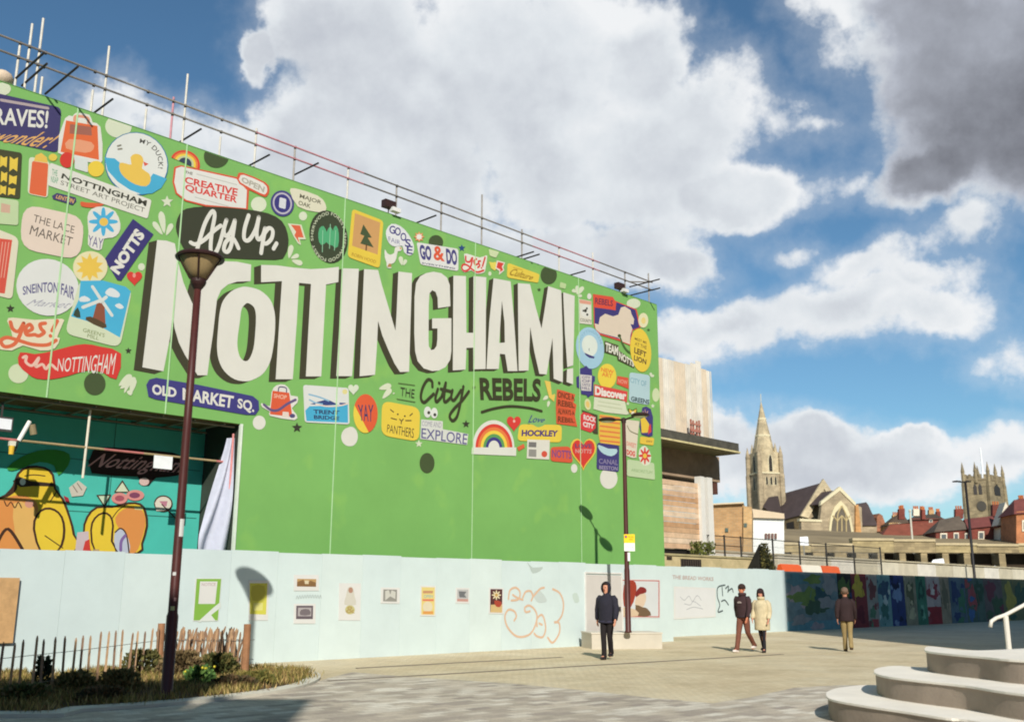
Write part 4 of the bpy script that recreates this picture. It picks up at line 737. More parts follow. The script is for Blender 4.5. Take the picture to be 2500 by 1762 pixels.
tag(mk('ground', [(-3000,-3000,-.012),(3000,-3000,-.012),(3000,3000,-.012),(-3000,3000,-.012)], [(0,1,2,3)], mat('#8f877a', .9, .2, .2)), kind='structure')
plaza = paving_mat('#c9b794', '#d6c6a3', '#dccfb0', .1, -AZ, .006, .35, .35)
sheet('plaza_paving', [(-60,-20),(60,-20),(75,90),(-60,90)], 0, plaza)
tb = [gnd(*p) for p in [(860,1640),(1000,1652),(1250,1668),(1400,1682),(1600,1704),(1740,1716),(1830,1702),(1940,1678),(2050,1672),(2200,1672)]]
mos = [(p.x, p.y) for p in tb]+[(12,15),(12,2),(-14,2),(-14,14.0)]+[(gnd(*p).x, gnd(*p).y) for p in [(600,1690),(760,1668),(800,1655)]]
sheet('mosaic_paving', mos, .004, paving_mat('#a1968a', '#c4b8a4', '#ded7c6', .2, -AZ, .007, .8, .7))
def drain(p, q, label):
    p = gnd(*p); q = gnd(*q); d = (q-p).normalized(); n = Vector((-d.y, d.x, 0)); t = thing('slot_drain', label, 'drain')
    L = (q-p).length; k = int(L//1.5)
    for i in range(k):
        a = p+d*(i*1.5+.01); ln = 1.48
        for s in (-.055, .035): MB().obox(a+n*s+UP*.0, d*ln, n*.02, UP*.012).build('drain_edge', mat('#8b8377', .5, .1, 8, metal=.4), t)
        MB().obox(a+n*-.034+UP*.0, d*ln, n*.068, UP*.007).build('drain_slot', mat('#2e2823', .9), t)
drain((800,1662), (1960,1594), 'long dark slot drain crossing the paving nearer the camera')
drain((870,1631), (1445,1600), 'shorter slot drain close along the white hoarding')

# ================================================================ white hoarding
WHITE = '#c6d5d3'
hm = mat(WHITE, .6, .05, .9, .08, 2.2)
hms = [hm, hm, mat('#c4d3d2', .6, .05, .9, .08, 2.2), mat('#c8d6d3', .6, .06, .8, .08, 2.2)]
ho = thing('white_hoarding', 'long white painted timber hoarding with posters below the green mural wall', 'hoarding')
HT = 2.45; us_ = -14; i = 0
while us_ < 15.9:
    ue = min(us_+1.22, 16.12); top = HT-(.0 if us_ > -2.2 else .12)+.012*((i*7) % 3-1)
    MB().obox(HF.pt(us_+.002, 0, -.03), D*(ue-us_-.004), UP*top, NW*(.03+.0012*((i*5) % 3))).build('hoarding_panel', hms[(i*7) % 4], ho); us_ = ue; i += 1
MB().obox(HF.pt(16.10, 0, -2.05), D*.03, UP*HT, NW*2.015).build('return_panel', hm, ho)
for k in range(13): MB().obox(HF.pt(-13.4+k*2.44, 0, -.14), D*.09, UP*2.38, NW*.1).build('post', mat('#a88c62', .9, .2, 3), ho)
h2 = thing('rear_hoarding', 'white hoarding set back beyond the jog with a pale poster and graffiti', 'hoarding')
u_end = H2.uv(1918, 1450)[0]; us_ = H2.uv(1630, 1450)[0]; i = 0
while us_ < u_end-.05:
    ue = min(us_+1.22, u_end); MB().obox(H2.pt(us_+.002, 0, -.03), D*(ue-us_-.004), UP*(2.55+.012*((i*7) % 3-1)), NW*(.03+.0012*((i*5) % 3))).build('hoarding_panel', hm, h2); us_ = ue; i += 1
# door in the hoarding
t = thing('hoarding_door', 'plain grey door set in the white hoarding behind the walking man', 'door')
q = [HF.uv(*cr(ce, p)) for p in [(172,755),(440,760)]]; ub = q[0][0]
MB().obox(HF.pt(ub, .05, .004), D*1.75, UP*2.05, NW*.02).build('door_leaf', mat('#c6c1ba', .6, .04, 2), t)
for a, w_, v, h_ in ((ub-.05,.05,.02,2.12),(ub+1.75,.05,.02,2.12),(ub-.05,1.85,2.14,.05)): MB().obox(HF.pt(a, v, .004), D*w_, UP*h_, NW*.03).build('door_frame', mat('#d3d2cc', .6), t)
MB().obox(HF.pt(ub+1.6, 1.0, .024), D*.03, UP*.14, NW*.05).build('handle', mat('#55524e', .4, metal=.6), t)
# posters: each a sheet with a printed picture
def poster(K, outer, label, layers, fr=HF, h='#cfcfcb', th=.006, name='poster', cat='poster'):
    t = thing(name, label, cat); lp = [fr.uv(*cr(K, p)) for p in outer]
    MB().prism([fr.pt(a, b, .012) for a, b in lp], -NW*th).build('paper_sheet', mat(h, .7, .03), t)
    b = Badge('print', t, fr, base=.0128)
    for f in layers: f(b)
    return t
def P(pts, h, sm=0, K=cd): return lambda b: b.poly(K, pts, h, sm, 'printed_shape')
def X(q, s, h, bold=.02, K=cd): return lambda b: b.text(K, q, s, h, bold)
def E_(cx, cy, rx, ry, h, K=cd): return lambda b: b.ell(K, cx, cy, rx, ry, h, nm='printed_disc')
poster(cc, [(1368,145),(1552,145),(1528,445),(1350,445)], 'green poster with a white page and a white arrow', [P([(1376,150),(1548,150),(1524,440),(1354,440)],'#8cbf4e',0,cc), P([(1400,168),(1522,168),(1505,325),(1388,325)],'#e9e9e4',0,cc), P([(1545,310),(1545,350),(1450,425),(1400,455),(1385,450),(1500,345)],'#e6ede6',0,cc), P([(1440,400),(1475,400),(1510,445),(1420,448)],'#e6ede6',0,cc), X([(1412,178),(1510,178),(1508,200),(1410,200)],'NOTICE','#c9b4b4',.02,cc)])
poster(cc, [(1742,160),(1885,160),(1875,440),(1740,440)], 'yellow poster on white paper with the lamp shadow falling across it', [P([(1748,180),(1872,180),(1862,400),(1748,396)],'#dcd85a',0,cc), P([(1765,200),(1850,200),(1845,290),(1765,300)],'#c3bb4e',2,cc), P([(1775,320),(1840,318),(1838,370),(1772,372)],'#e6e38a',1,cc)])
poster(cd, [(335,150),(510,150),(510,262),(335,262)], 'small brown landscape print above the faded grey lettering', [P([(358,178),(492,180),(490,234),(356,232)],'#c5a06a'), P([(358,200),(400,185),(420,215),(450,190),(490,205),(490,234),(356,232)],'#8d6a44',1), P([(410,190),(440,190),(438,215),(412,214)],'#e3d6b4',1)])
poster(cd, [(335,352),(488,352),(486,492),(333,492)], 'small dark framed monochrome print below the faded grey lettering', [P([(352,366),(470,366),(468,460),(350,460)],'#6c6168'), P([(365,380),(458,380),(456,440),(362,440)],'#b9b2b2',1), P([(385,395),(440,392),(450,430),(380,432)],'#7d7478',2)])
poster(cd, [(652,208),(805,210),(800,470),(648,468)], 'tall white poster with a pale printed figure lifting off at its foot', [P([(715,240),(748,240),(760,300),(770,360),(690,360),(700,300)],'#d9d6c8',2), E_(733,258,16,20,'#b9907a'), E_(728,395,34,32,'#cdc88c'), X([(700,370),(765,370),(763,420),(698,420)],'&','#b8a468')])
poster(cd, [(945,238),(1078,240),(1076,352),(943,350)], 'square grey print fifth along the white hoarding', [P([(962,252),(1058,254),(1056,338),(960,336)],'#9b9a92'), P([(975,265),(1000,256),(1010,290),(1020,258),(1048,270),(1045,320),(1010,300),(975,330)],'#d5d5cb',1)])
poster(cd, [(1222,225),(1330,227),(1328,440),(1220,438)], 'tall yellow and orange poster in the middle of the white hoarding', [P([(1230,236),(1322,238),(1320,430),(1228,428)],'#ecd98a'), P([(1240,262),(1310,262),(1308,280),(1240,280)],'#cd9a72'), P([(1236,320),(1316,320),(1314,335),(1236,334)],'#e58a68'), E_(1272,375,34,38,'#e9dfc0'), P([(1240,405),(1312,405),(1310,426),(1238,425)],'#e6a45a'), X([(1245,290),(1310,290),(1308,312),(1245,312)],'OPEN','#9fc0b8')])
poster(cd, [(1470,240),(1566,242),(1564,352),(1468,350)], 'small grey print with a reddish strip at its foot', [P([(1480,252),(1558,253),(1556,338),(1478,336)],'#c5c5c4'), P([(1490,265),(1545,268),(1530,290),(1545,310),(1495,308)],'#77797c',1), P([(1480,318),(1556,320),(1556,338),(1478,336)],'#cfa094')])
poster(cd, [(1702,240),(1806,242),(1804,425),(1700,423)], 'dark print of a pale flower beside the orange graffiti', [P([(1712,250),(1796,251),(1794,415),(1710,413)],'#5a3434'), lambda b: b.flower(cd,1754,292,34,36,'#e9dcb4'), E_(1754,292,10,11,'#c9a45a'), P([(1715,360),(1794,355),(1794,415),(1712,413)],'#dcbf86',1), P([(1740,330),(1790,340),(1780,375),(1750,370)],'#b34a38',2)])
poster(ce, [(420,815),(812,822),(812,1152),(420,1150)], 'large comic style poster with a dark red border behind the planter', [P([(428,824),(806,830),(806,1146),(428,1142)],'#c9605a',0,ce), P([(436,832),(798,838),(798,1138),(436,1134)],'#dfe4e4',0,ce), P([(500,870),(580,830),(610,880),(600,960),(560,1060),(500,1050)],'#a8412c',2,ce), P([(600,940),(640,885),(690,900),(690,935),(640,950),(610,980)],'#8c2c28',2,ce), P([(605,975),(680,940),(690,1000),(650,1080),(600,1060)],'#e6cfb4',2,ce), P([(600,1040),(660,1060),(700,1070),(735,1130),(620,1136)],'#7a6248',2,ce), P([(470,1060),(600,1080),(620,1136),(440,1134)],'#e2c9a8',2,ce)])
poster(ce, [(930,880),(1290,895),(1290,1145),(930,1165)], 'wide pale poster with scribbled grey writing on the set back hoarding', [P([(945,900),(1278,912),(1278,1130),(945,1148)],'#e9ebea',0,ce), lambda b: b.stroke(ce, [[(985,970),(1020,1000),(1060,965),(1090,1010),(1130,960),(1165,1000)],[(1020,1030),(1070,1040),(1100,1010),(1160,1050)],[(1040,1080),(1100,1060),(1180,1075)]], 6, '#b9bcc0')], H2)
b = Badge('lettering', h2, H2, base=.008).text(ce, [(920,783),(1272,803),(1270,835),(918,817)], 'THE BREAD WORKS', '#cbb4ac', .02)
b = Badge('black_graffiti', h2, H2, base=.008).stroke(ce, [[(1370,870),(1310,890),(1305,970),(1325,1040),(1310,1100),(1350,1090)],[(1375,900),(1400,880),(1395,930)],[(1400,920),(1430,900),(1440,930)],[(1340,1010),(1370,1000),(1400,1040)],[(1345,890),(1350,960)]], 12, '#5b6868')
b = Badge('orange_graffiti', ho, HF, base=.006).stroke(cd, [[(1840,320),(1850,260),(1890,240),(1920,270),(1910,320),(1860,330)],[(1870,290),(1900,310),(1940,325)],[(1940,310),(1960,270),(1995,265),(2010,300),(2000,330)],[(2015,300),(2060,250),(2090,240)],[(1880,470),(1895,440),(1880,405),(1840,395),(1815,440),(1830,510),(1880,570),(1930,585),(1990,565),(2025,510),(2040,440),(2020,390),(1985,365),(1955,380),(1960,410),(1990,405)],[(2020,560),(2040,580),(2080,585),(2100,530),(2090,460),(2070,430),(2040,460),(2040,510)],[(2055,490),(2075,500)],[(2150,250),(2200,280),(2225,350),(2215,430),(2180,480),(2160,480),(2195,490),(2195,560),(2150,625),(2115,590)]], 14, '#e6c2a4')
b = Badge('faded_lettering', ho, HF, base=.006).stroke(cd, [[(352+18*i, 318-8*math.sin(i/11*3.1)), (360+18*i, 298-8*math.sin(i/11*3.1)), (366+18*i, 318-8*math.sin(i/11*3.1))] for i in range(10)], 5, '#bcc9c6')
b = Badge('grey_smudge', ho, HF, base=.006).poly(cd, [(1970,60),(2010,100),(2080,95),(2060,125),(2010,140),(1990,100)], '#c3d2cc', 2); 
b = Badge('grey_smudge', ho, HF, base=.006).poly(cd, [(2010,280),(2060,260),(2110,330),(2080,345),(2040,340)], '#cfdcd8', 2); b = Badge('grey_smudge', ho, HF, base=.006).poly(ce, [(60,950),(100,940),(120,1010),(80,1020)], '#cfe0d6', 2)
# plywood notice board at the left edge
t = thing('plywood_board', 'bare plywood sheet fixed to the white hoarding at the left edge', 'board')
uv_ = [HF.uv(*p) for p in [(45,1410),(28,1568)]]; ur = uv_[0][0]
MB().obox(HF.pt(ur-2.0, uv_[1][1], .06), D*2.0, UP*(uv_[0][1]-uv_[1][1]), NW*.018).build('sheet', mat('#c39c6c', .85, .22, 4, .15, 30), t)
for du in (-1.7, -.15): MB().obox(HF.pt(ur+du, uv_[1][1]+.03, .005), D*.07, UP*(uv_[0][1]-uv_[1][1]-.06), NW*.054).build('batten', mat('#8c6a44', .9, .2, 4), t)

# ================================================================ mural hoarding in shade, right
mh = thing('mural_hoarding', 'long hoarding of many coloured painted boards standing in shade', 'hoarding')
def dull(h, f=.62):
    c = [int(h[i:i+2], 16) for i in (1, 3, 5)]; g = sum(c)/3; return '#%02x%02x%02x' % tuple(min(255, int((x*.85+g*.15)*f)) for x in c)
def mb(px0, px1, h, shapes=()):
    a = H2.uv(px0, 1460)[0]; b2 = H2.uv(px1, 1460)[0]
    o = MB().obox(H2.pt(a+.004, 0, -.03), D*(b2-a-.008), UP*2.5, NW*random.choice([.030, .034, .037])).build('mural_board', mat(dull(h, .95), .75, .28, 1.6), mh)
    shapes = list(shapes); cs = [s_[5] for s_ in shapes]+[h]
    for q in range(9):
        x = random.random(); y = random.random(); w_ = random.uniform(.05, .2); shapes.append((random.choice('bbs'), x-w_, y-w_*.5, x+w_, y+w_*.5, random.choice(cs)))
    for sh in shapes:
        kind, x0, y0, x1, y1, c = sh; lp = []; n = 22; p_ = [random.uniform(0, 6.3) for _ in range(4)]
        for i in range(n):
            an = 2*math.pi*i/n; k = 1+.16*math.sin(3*an+p_[0])+.14*math.sin(5*an+p_[1])+.12*math.sin(7*an+p_[2])+.1*math.sin(2*an+p_[3])
            u = a+(b2-a)*(x0+x1)/2+(b2-a)*(x1-x0)/2*k*math.cos(an); v = 2.5*((y0+y1)/2+(y1-y0)/2*k*math.sin(an))
            lp.append((max(a+.01, min(b2-.01, u)), max(.02, min(2.48, v))))
        if kind == 'r': lp = [(a+(b2-a)*x0, 2.5*y0), (a+(b2-a)*x1, 2.5*y0), (a+(b2-a)*x1, 2.5*y1), (a+(b2-a)*x0, 2.5*y1)]
        if kind == 's':
            u0 = max(a+.02, min(b2-.1, a+(b2-a)*x0)); v0 = max(.1, min(2.2, 2.5*y0)); u1 = max(a+.05, min(b2-.03, u0+random.uniform(-.25, .25))); v1 = max(.15, min(2.45, v0+random.uniform(.2, .9))); lp = [(u0, v0), (u0+.05, v0), (u1+.035, v1), (u1, v1)]
        fill(H2, [lp], .0085+.0003*len(o.children), mat(dull(c, 1.), .8, .2, 3), 'painted_shape', o)
X0 = lambda x: 1900+x*.40928
mb(1918, X0(358), '#7f9aa0', [('b',.02,.35,.4,.75,'#b0a4a8'),('b',.2,.3,.75,.75,'#7d9a4a'),('b',.35,.25,.6,.5,'#4a6a52'),('b',.5,.35,.85,.7,'#38606a'),('b',.7,.6,.98,.98,'#a0a0a0'),('r',0,0,1,.16,'#6aa0ae'),('b',.05,.75,.4,.98,'#5f8f9c')])
mb(X0(358), X0(440), '#31302e', [('b',.1,.55,.9,.95,'#5f7a3a'),('b',.3,.2,.9,.5,'#3c4c80')])
mb(X0(440), X0(530), '#a0363a', [('b',.1,.55,.8,.95,'#e0c03c'),('b',.2,.1,.8,.4,'#7a2430')])
mb(X0(530), X0(595), '#b3aca0', [('b',.2,.5,.8,.9,'#8a4a48'),('b',.2,.15,.7,.4,'#5f8a6a'),('r',.2,0,.9,.15,'#b4484a')])
mb(X0(595), X0(672), '#7fb0b0', [('b',.1,.5,.9,.9,'#3c5a78'),('b',.2,.15,.8,.5,'#3f7a70'),('b',.4,.4,.7,.6,'#c9d8d0')])
mb(X0(672), X0(755), '#2c3f86', [('b',.2,.45,.8,.85,'#7f9ac4'),('b',.1,.7,.6,.97,'#17224c')])
mb(X0(755), X0(825), '#a49a7c', [('b',.2,.4,.8,.9,'#6a6a4a'),('b',.3,.1,.8,.35,'#c9bd92')])
mb(X0(825), X0(885), '#3f8a6c', [('b',.2,.5,.8,.9,'#1f5a4a'),('b',.3,.1,.7,.4,'#79b89a')])
mb(X0(885), X0(968), '#c9b4ac', [('r',0,.0,1,.36,'#a8262e'),('b',.1,.5,.9,.9,'#a43a44'),('b',.3,.6,.6,.8,'#e0d0c4')])
mb(X0(968), X0(1025), '#b09a7c', [('b',.2,.3,.8,.9,'#7a7058')])
mb(X0(1025), X0(1120), '#5a7284', [('b',.1,.4,.6,.9,'#2c4274'),('b',.5,.2,.95,.7,'#3f7a5a')])
mb(X0(1120), X0(1230), '#4f6a5e', [('b',.1,.3,.6,.8,'#b0484a'),('b',.5,.4,.95,.95,'#2f5440'),('b',.05,.05,.4,.3,'#3a66a0')])
mb(X0(1230), X0(1340), '#6a5c5a', [('b',.1,.5,.6,.95,'#7a3444'),('b',.4,.1,.95,.6,'#3f5c3f')])
mb(X0(1340), X0(1480), '#71724a', [('b',.1,.2,.5,.9,'#b09a3c'),('b',.5,.3,.95,.9,'#3a5a48')])
mb(X0(1480), X0(1720), '#4a5a72', [('b',.1,.2,.5,.9,'#8a3a40'),('b',.5,.3,.95,.9,'#3a6a88')])
mb(X0(1720), X0(2100), '#6a6a6a', [('b',.1,.2,.5,.9,'#3a4a80'),('b',.5,.3,.95,.9,'#8a6a3a')])

# ================================================================ planted bed, kerb, paling fence
fr_out = [gnd(*p) for p in [(0,1752),(200,1738),(420,1722),(600,1703),(700,1688),(755,1674),(782,1658),(768,1644),(705,1635),(620,1632),(540,1634)]]
kx = [(p.x, p.y) for p in fr_out]; kx = [(-14, 13.9)]+kx+[(-7.6, 20.75), (-14, 16.2)]
def inset(poly, d):
    n = len(poly); out = []
    for i in range(n):
        a = Vector(poly[i-1]); b = Vector(poly[i]); c = Vector(poly[(i+1) % n]); e = (b-a).normalized(); f = (c-b).normalized()
        nn = (Vector((-e.y, e.x))+Vector((-f.y, f.x))).normalized(); out.append(tuple(b+nn*d/max(.5, nn.dot(Vector((-e.y, e.x))))))
    return out
kerb_l = smooth_loop(kx, 3); inn = inset(kerb_l, .24)
ar = sum(a[0]*b[1]-b[0]*a[1] for a, b in zip(kerb_l, kerb_l[1:]+kerb_l[:1]))
if ar < 0: inn = inset(kerb_l, -.24)
kv = []; kf = []; n = len(kerb_l)
for i in range(n): kv += [(kerb_l[i][0], kerb_l[i][1], 0), (kerb_l[i][0], kerb_l[i][1], .05), (inn[i][0], inn[i][1], .06), (inn[i][0], inn[i][1], 0)]
for i in range(n):
    a = 4*i; b2 = 4*((i+1) % n)
    for k in range(3): kf.append((a+k, b2+k, b2+k+1, a+k+1))
kerb = tag(mk('kerb', kv, kf, mat('#cfcab9', .8, .08, 3, .1, 20)), kind='structure')
bm = bmesh.new(); bm.from_mesh(kerb.data); bmesh.ops.recalc_face_normals(bm, faces=bm.faces); bm.to_mesh(kerb.data); bm.free()
sheet('soil', inn, .035, mat('#4a3a28', .95, .35, 5, .8, 18))
def inside(p, poly):
    c = False
    for i in range(len(poly)):
        a = poly[i-1]; b = poly[i]
        if (a[1] > p[1]) != (b[1] > p[1]) and p[0] < (b[0]-a[0])*(p[1]-a[1])/(b[1]-a[1])+a[0]: c = not c
    return c
def leafy(pts_fn, n, size, cols, name, parent=None, lean=.6, thin=.25):
    grp = {}
    for i in range(n):
        p, d = pts_fn(i); c = random.choice(cols); v, f = grp.setdefault(c, ([], []))
        d = (d+Vector((random.uniform(-lean, lean), random.uniform(-lean, lean), random.uniform(-.1, lean)))).normalized(); l = size*random.uniform(.6, 1.4)
        s = d.cross(Vector((random.uniform(-1, 1), random.uniform(-1, 1), .3))).normalized()*l*thin; k = len(v); b = p+d*l*.5; m_ = d.cross(s).normalized()*l*.08
        v += [p, b+s+m_, p+d*l, b-s+m_]; f.append((k, k+1, k+2, k+3))
    return grp
def join_groups(name, grps, parent=None):
    vs = []; fs = []; mi = []; mats = []
    for c, (v, f) in grps.items():
        k = len(vs); vs += v; fs += [tuple(i+k for i in q) for q in f]; mi += [len(mats)]*len(f); mats.append(mat(c, .8, .2, 8))
    me = bpy.data.meshes.new(name); me.from_pydata(vs, [], fs)
    for m_ in mats: me.materials.append(m_)
    me.polygons.foreach_set('material_index', mi); me.update(); o = bpy.data.objects.new(name, me); COL.objects.link(o)
    if parent is not None: o.parent = parent
    return o
xs = [p[0] for p in inn]; ys = [p[1] for p in inn]
def bedpt():
    while True:
        p = (random.uniform(max(min(xs), -9.5), max(xs)), random.uniform(min(ys), max(ys)))
        if inside(p, inn): return p
cl = [bedpt() for _ in range(260)]
def gp(i):
    c = cl[i % len(cl)]; return Vector((c[0]+random.gauss(0, .14), c[1]+random.gauss(0, .14), .03)), Vector((0, 0, 1))
g_ = leafy(gp, 24000, .13, ['#6b6430','#857a3c','#a08f52','#b59c66','#57552a','#7d5f3c'], 'grass', None, .75, .05)
tag(join_groups('grass', g_), kind='stuff')
pl_spec = [  # px, py of foot, height, spread, colours, label, category
 (100,1690,.62,.13,['#27381f','#1f2f1b','#34472a'],'dark upright evergreen shrub behind the near pickets','shrub'),
 (486,1672,.34,.26,['#54773a','#6a8a44','#3f6030'],'fresh green leafy plant with yellow flowers right of the lamp post','plant'),
 (180,1692,.34,.34,['#6a6338','#8a7448','#56592c'],'brown and olive bushy plant left of the lamp post','plant'),
 (290,1688,.36,.34,['#646338','#7a6c40','#8c7448'],'olive brown rounded shrub close left of the lamp post','shrub'),
 (345,1650,.55,.40,['#5c5a30','#6f6a3c','#4a4a26'],'olive shrub at the corner post of the paling fence','shrub'),
 (440,1655,.55,.45,['#6a5a3a','#5b4a30','#7d6a46'],'dry brown shrub inside the paling fence bay','shrub'),
 (530,1650,.46,.42,['#4c5026','#3d4420','#6a6034'],'low olive shrub at the foot of the right fence post','shrub'),
 (60,1715,.26,.40,['#4f5a30','#5f6436','#746440'],'low dark ground shrub at the near left of the bed','shrub'),
 (250,1712,.2,.36,['#44432a','#5c5034','#6e583a'],'low brownish shrub by the kerb left of the lamp post','shrub'),
 (620,1668,.2,.35,['#6f6a34','#86783f','#565a28'],'low yellowish tuft on the right tip of the bed','plant'),
 (570,1682,.2,.4,['#4f3f2a','#5e4a30','#3f3a22'],'low brown tuft by the kerb right of the lamp post','plant')]
for px, py, h_, sp, cols, lab, cat in pl_spec:
    f = gnd(px, py, .035); h_ *= .8; t = thing('shrub' if cat == 'shrub' else 'leafy_plant', lab, cat)
    st = MB()
    for k in range(9):
        an = random.uniform(0, 6.28); r_ = sp*random.uniform(.1, .7); st.tube([f, f+Vector((r_*.5*math.cos(an), r_*.5*math.sin(an), h_*.5)), f+Vector((r_*math.cos(an), r_*math.sin(an), h_*random.uniform(.6, .95)))], [.012, .008, .004], 5)
    st.build('stems', mat('#4a3a28', .9), t)
    def fp(i):
        an = random.uniform(0, 6.28); zz = random.random()**.8; r_ = sp*math.sqrt(random.random())*(1-.55*zz**2)
        return f+Vector((r_*math.cos(an), r_*math.sin(an), h_*zz)), Vector((math.cos(an)*.7, math.sin(an)*.7, .5))
    join_groups('leaves', leafy(fp, int(900*sp/.35), .075, cols, 'leaves', None, .7, .3), t)
    if 'yellow flowers' in lab:
        for k in range(14): MB().sphere(f+Vector((random.gauss(0, .12), random.gauss(0, .12), h_*random.uniform(.75, 1.1))), .022, 6, 4).build('flower', mat('#d3c43a', .7), t)
# paling fence
fence = thing('paling_fence', 'rustic split chestnut paling fence round the planted bed with two timber posts', 'fence')
wood = [mat(c, .9, .25, 6, .3, 30) for c in ('#b08e6c', '#9c7c60', '#bf9c78', '#8f745e')]
P1 = gnd(385, 1645, .03); P2 = gnd(597, 1648, .03); P0f = Vector((-7.1, 13.4, .03)); P1 = Vector((P1.x, P1.y, .03)); P2 = Vector((P2.x, P2.y, .03))
def stake(a, b2, w, m, nm, th=.02):
    d = (b2-a).normalized(); s = Vector((d.y, -d.x, 0)); s = s.normalized() if s.length > .05 else D; s = (D-d*D.dot(d)).normalized(); q = d.cross(s)
    mbx = MB(); mbx.add([a-s*w/2, a+s*w/2, b2+s*w*.42-d*.05, b2+s*w*.1, b2-s*w*.1, b2-s*w*.42-d*.05]+[v+q*th for v in (a-s*w/2, a+s*w/2, b2+s*w*.42-d*.05, b2+s*w*.1, b2-s*w*.1, b2-s*w*.42-d*.05)],
        [(0,1,2,3,4,5),(11,10,9,8,7,6),(0,6,7,1),(1,7,8,2),(2,8,9,3),(3,9,10,4),(4,10,11,5),(5,11,6,0)]); mbx.build(nm, m, fence)
for p in (P1, P2):
    MB().tube([p-UP*.02, p+UP*.45, p+UP*.93], [.075, .07, .066], 10).build('fence_post', mat('#9c7150', .9, .25, 4, .4, 20), fence)
N1 = 22
for i in range(N1):
    f = (i+.5)/N1; p = P0f.lerp(P1, f)+Vector((random.uniform(-.02, .02), 0, 0)); stake(p, p+Vector((random.uniform(-.03, .03), random.uniform(-.03, .03), .84+random.uniform(-.04, .05))), .036, wood[i % 4], 'pale')
for z_ in (.22, .62): MB().tube([P0f+UP*z_, P0f.lerp(P1, .5)+UP*(z_-.015), P1+UP*z_], .005, 5).build('wire', mat('#6f6a64', .5, metal=.6), fence)
for row, (yo, n_, sl) in enumerate(((0, 24, .10), (.30, 23, -.14), (.62, 20, .16))):
    for i in range(n_):
        f = (i+.5)/n_; p = P1.lerp(P2, f*(1-yo*.22))+Vector((random.uniform(-.015, .015), yo, 0)); l = sl*random.uniform(.3, 1.6)
        stake(p, p+Vector((l, random.uniform(-.03, .03), .82+random.uniform(-.05, .05))), .036, wood[(i+row) % 4], 'pale')
    for z_ in (.25, .62): MB().tube([P1+UP*z_+Vector((0, yo, 0)), P2+UP*z_+Vector((0, yo, 0))], .005, 5).build('wire', mat('#6f6a64', .5, metal=.6), fence)

# ================================================================ street lamps
brown = mat('#4a2420', .45, .12, 6); brown2 = mat('#35201d', .5, .1, 6)
ldir = -SUN_DIR
Q = HF.pt(0.02, 0); best = gnd(405, 1712); LP = Vector((best.x, best.y, 0))
t = thing('street_lamp', 'tall brown street lamp with one inverted cone lantern standing at the planted bed', 'street lamp')
MB().lathe([(.11, 0), (.11, .05), (.085, .07), (.085, 1.2), (.07, 1.25), (.062, 4), (.055, 6.28)], LP, 20).build('pole', brown, t, True)
hz = 6.24; HL = at(490, 690, LP.y); hz = HL.z
MB().lathe([(.055, hz-.12), (.11, hz-.04), (.125, hz+.0), (.125, hz+.05), (.06, hz+.05)], LP, 24).build('collar', brown2, t)
MB().lathe([(.115, hz+.05), (.19, hz+.17), (.315, hz+.38), (.315, hz+.385), (.1, hz+.385)], LP, 28).build('lantern_glass', mat('#94805a', .35, .12, 5), t, True)
MB().lathe([(.31, hz+.385), (.375, hz+.385), (.385, hz+.41), (.35, hz+.45), (.18, hz+.485), (.02, hz+.49)], LP, 28).build('lantern_cap', brown2, t)
for k in range(5):
    an = 2*math.pi*k/5+.25+math.pi*1.5; c_ = Vector((math.cos(an), math.sin(an), 0)); MB().tube([LP+c_*.13+UP*(hz+.04), LP+c_*.21+UP*(hz+.17), LP+c_*.345+UP*(hz+.39)], .014, 6).build('lantern_rib', brown2, t)
def wrap(px, py, w, h_, c, nm):
    z_ = at(px, py, LP.y).z; r_ = .088 if z_ < 1.25 else .0735; a0 = -math.pi/2+(px-(405+(1712-py)*.0787))/2514*LP.y/r_*.8; vs = []; fs = []
    for i in range(7):
        an = a0+(i/6-.5)*w/r_; vs += [LP+Vector((r_*math.cos(an), r_*math.sin(an), z_-h_/2)), LP+Vector((r_*math.cos(an), r_*math.sin(an), z_+h_/2))]
    for i in range(6): fs.append((2*i, 2*i+2, 2*i+3, 2*i+1))
    mk(nm, vs, fs, paint(c), t)
wrap(452, 1288, .08, .26, '#e6e6df', 'pole_sticker'); wrap(430, 1400, .05, .05, '#dcdcd6', 'pole_sticker'); wrap(433, 1462, .03, .05, '#c99a92', 'pole_sticker'); wrap(426, 1484, .06, .06, '#c9c88a', 'pole_sticker')

RP = Vector((3.34, 29.6, 0)); PH = .46
t2 = thing('street_lamp', 'tall brown street lamp with two flat disc heads rising from the pale planter', 'street lamp')
MB().lathe([(.10, PH), (.10, PH+.04), (.085, PH+.06), (.08, 2.2), (.07, 2.25), (.055, 6.5), (.055, 6.6)], RP, 18).build('pole', brown, t2, True)
TZ = at(1516, 1024, RP.y).z
MB().lathe([(.07, TZ-.1), (.075, TZ+.03), (.02, TZ+.06)], RP, 14).build('pole_cap', brown2, t2)
for s in (1, -1):
    e = RP+NW*(.62*s)+UP*(TZ+.06); MB().tube([RP+UP*(TZ-.02), RP+NW*(.2*s)+UP*(TZ+.02), e], .028, 7).build('arm', brown2, t2)
    o = MB().lathe([(.02, -.05), (.16, -.045), (.27, -.015), (.275, .015), (.2, .055), (.03, .075)], e, 22).build('lamp_head', brown2, t2)
    MB().lathe([(.16, -.058), (.2, -.05), (.1, -.056)], e, 20).build('lamp_lens', mat('#c9c0a8', .3), o)
sgn = thing('parking_sign', 'small sign half yellow and half white fixed on the double headed lamp post', 'sign')
q = RP-Vector((0, .09, 0)); sx_ = Vector((1, 0, 0)); zc = at(1530, 1304, RP.y).z; zb = at(1530, 1345, RP.y).z; zm = at(1530, 1325, RP.y).z
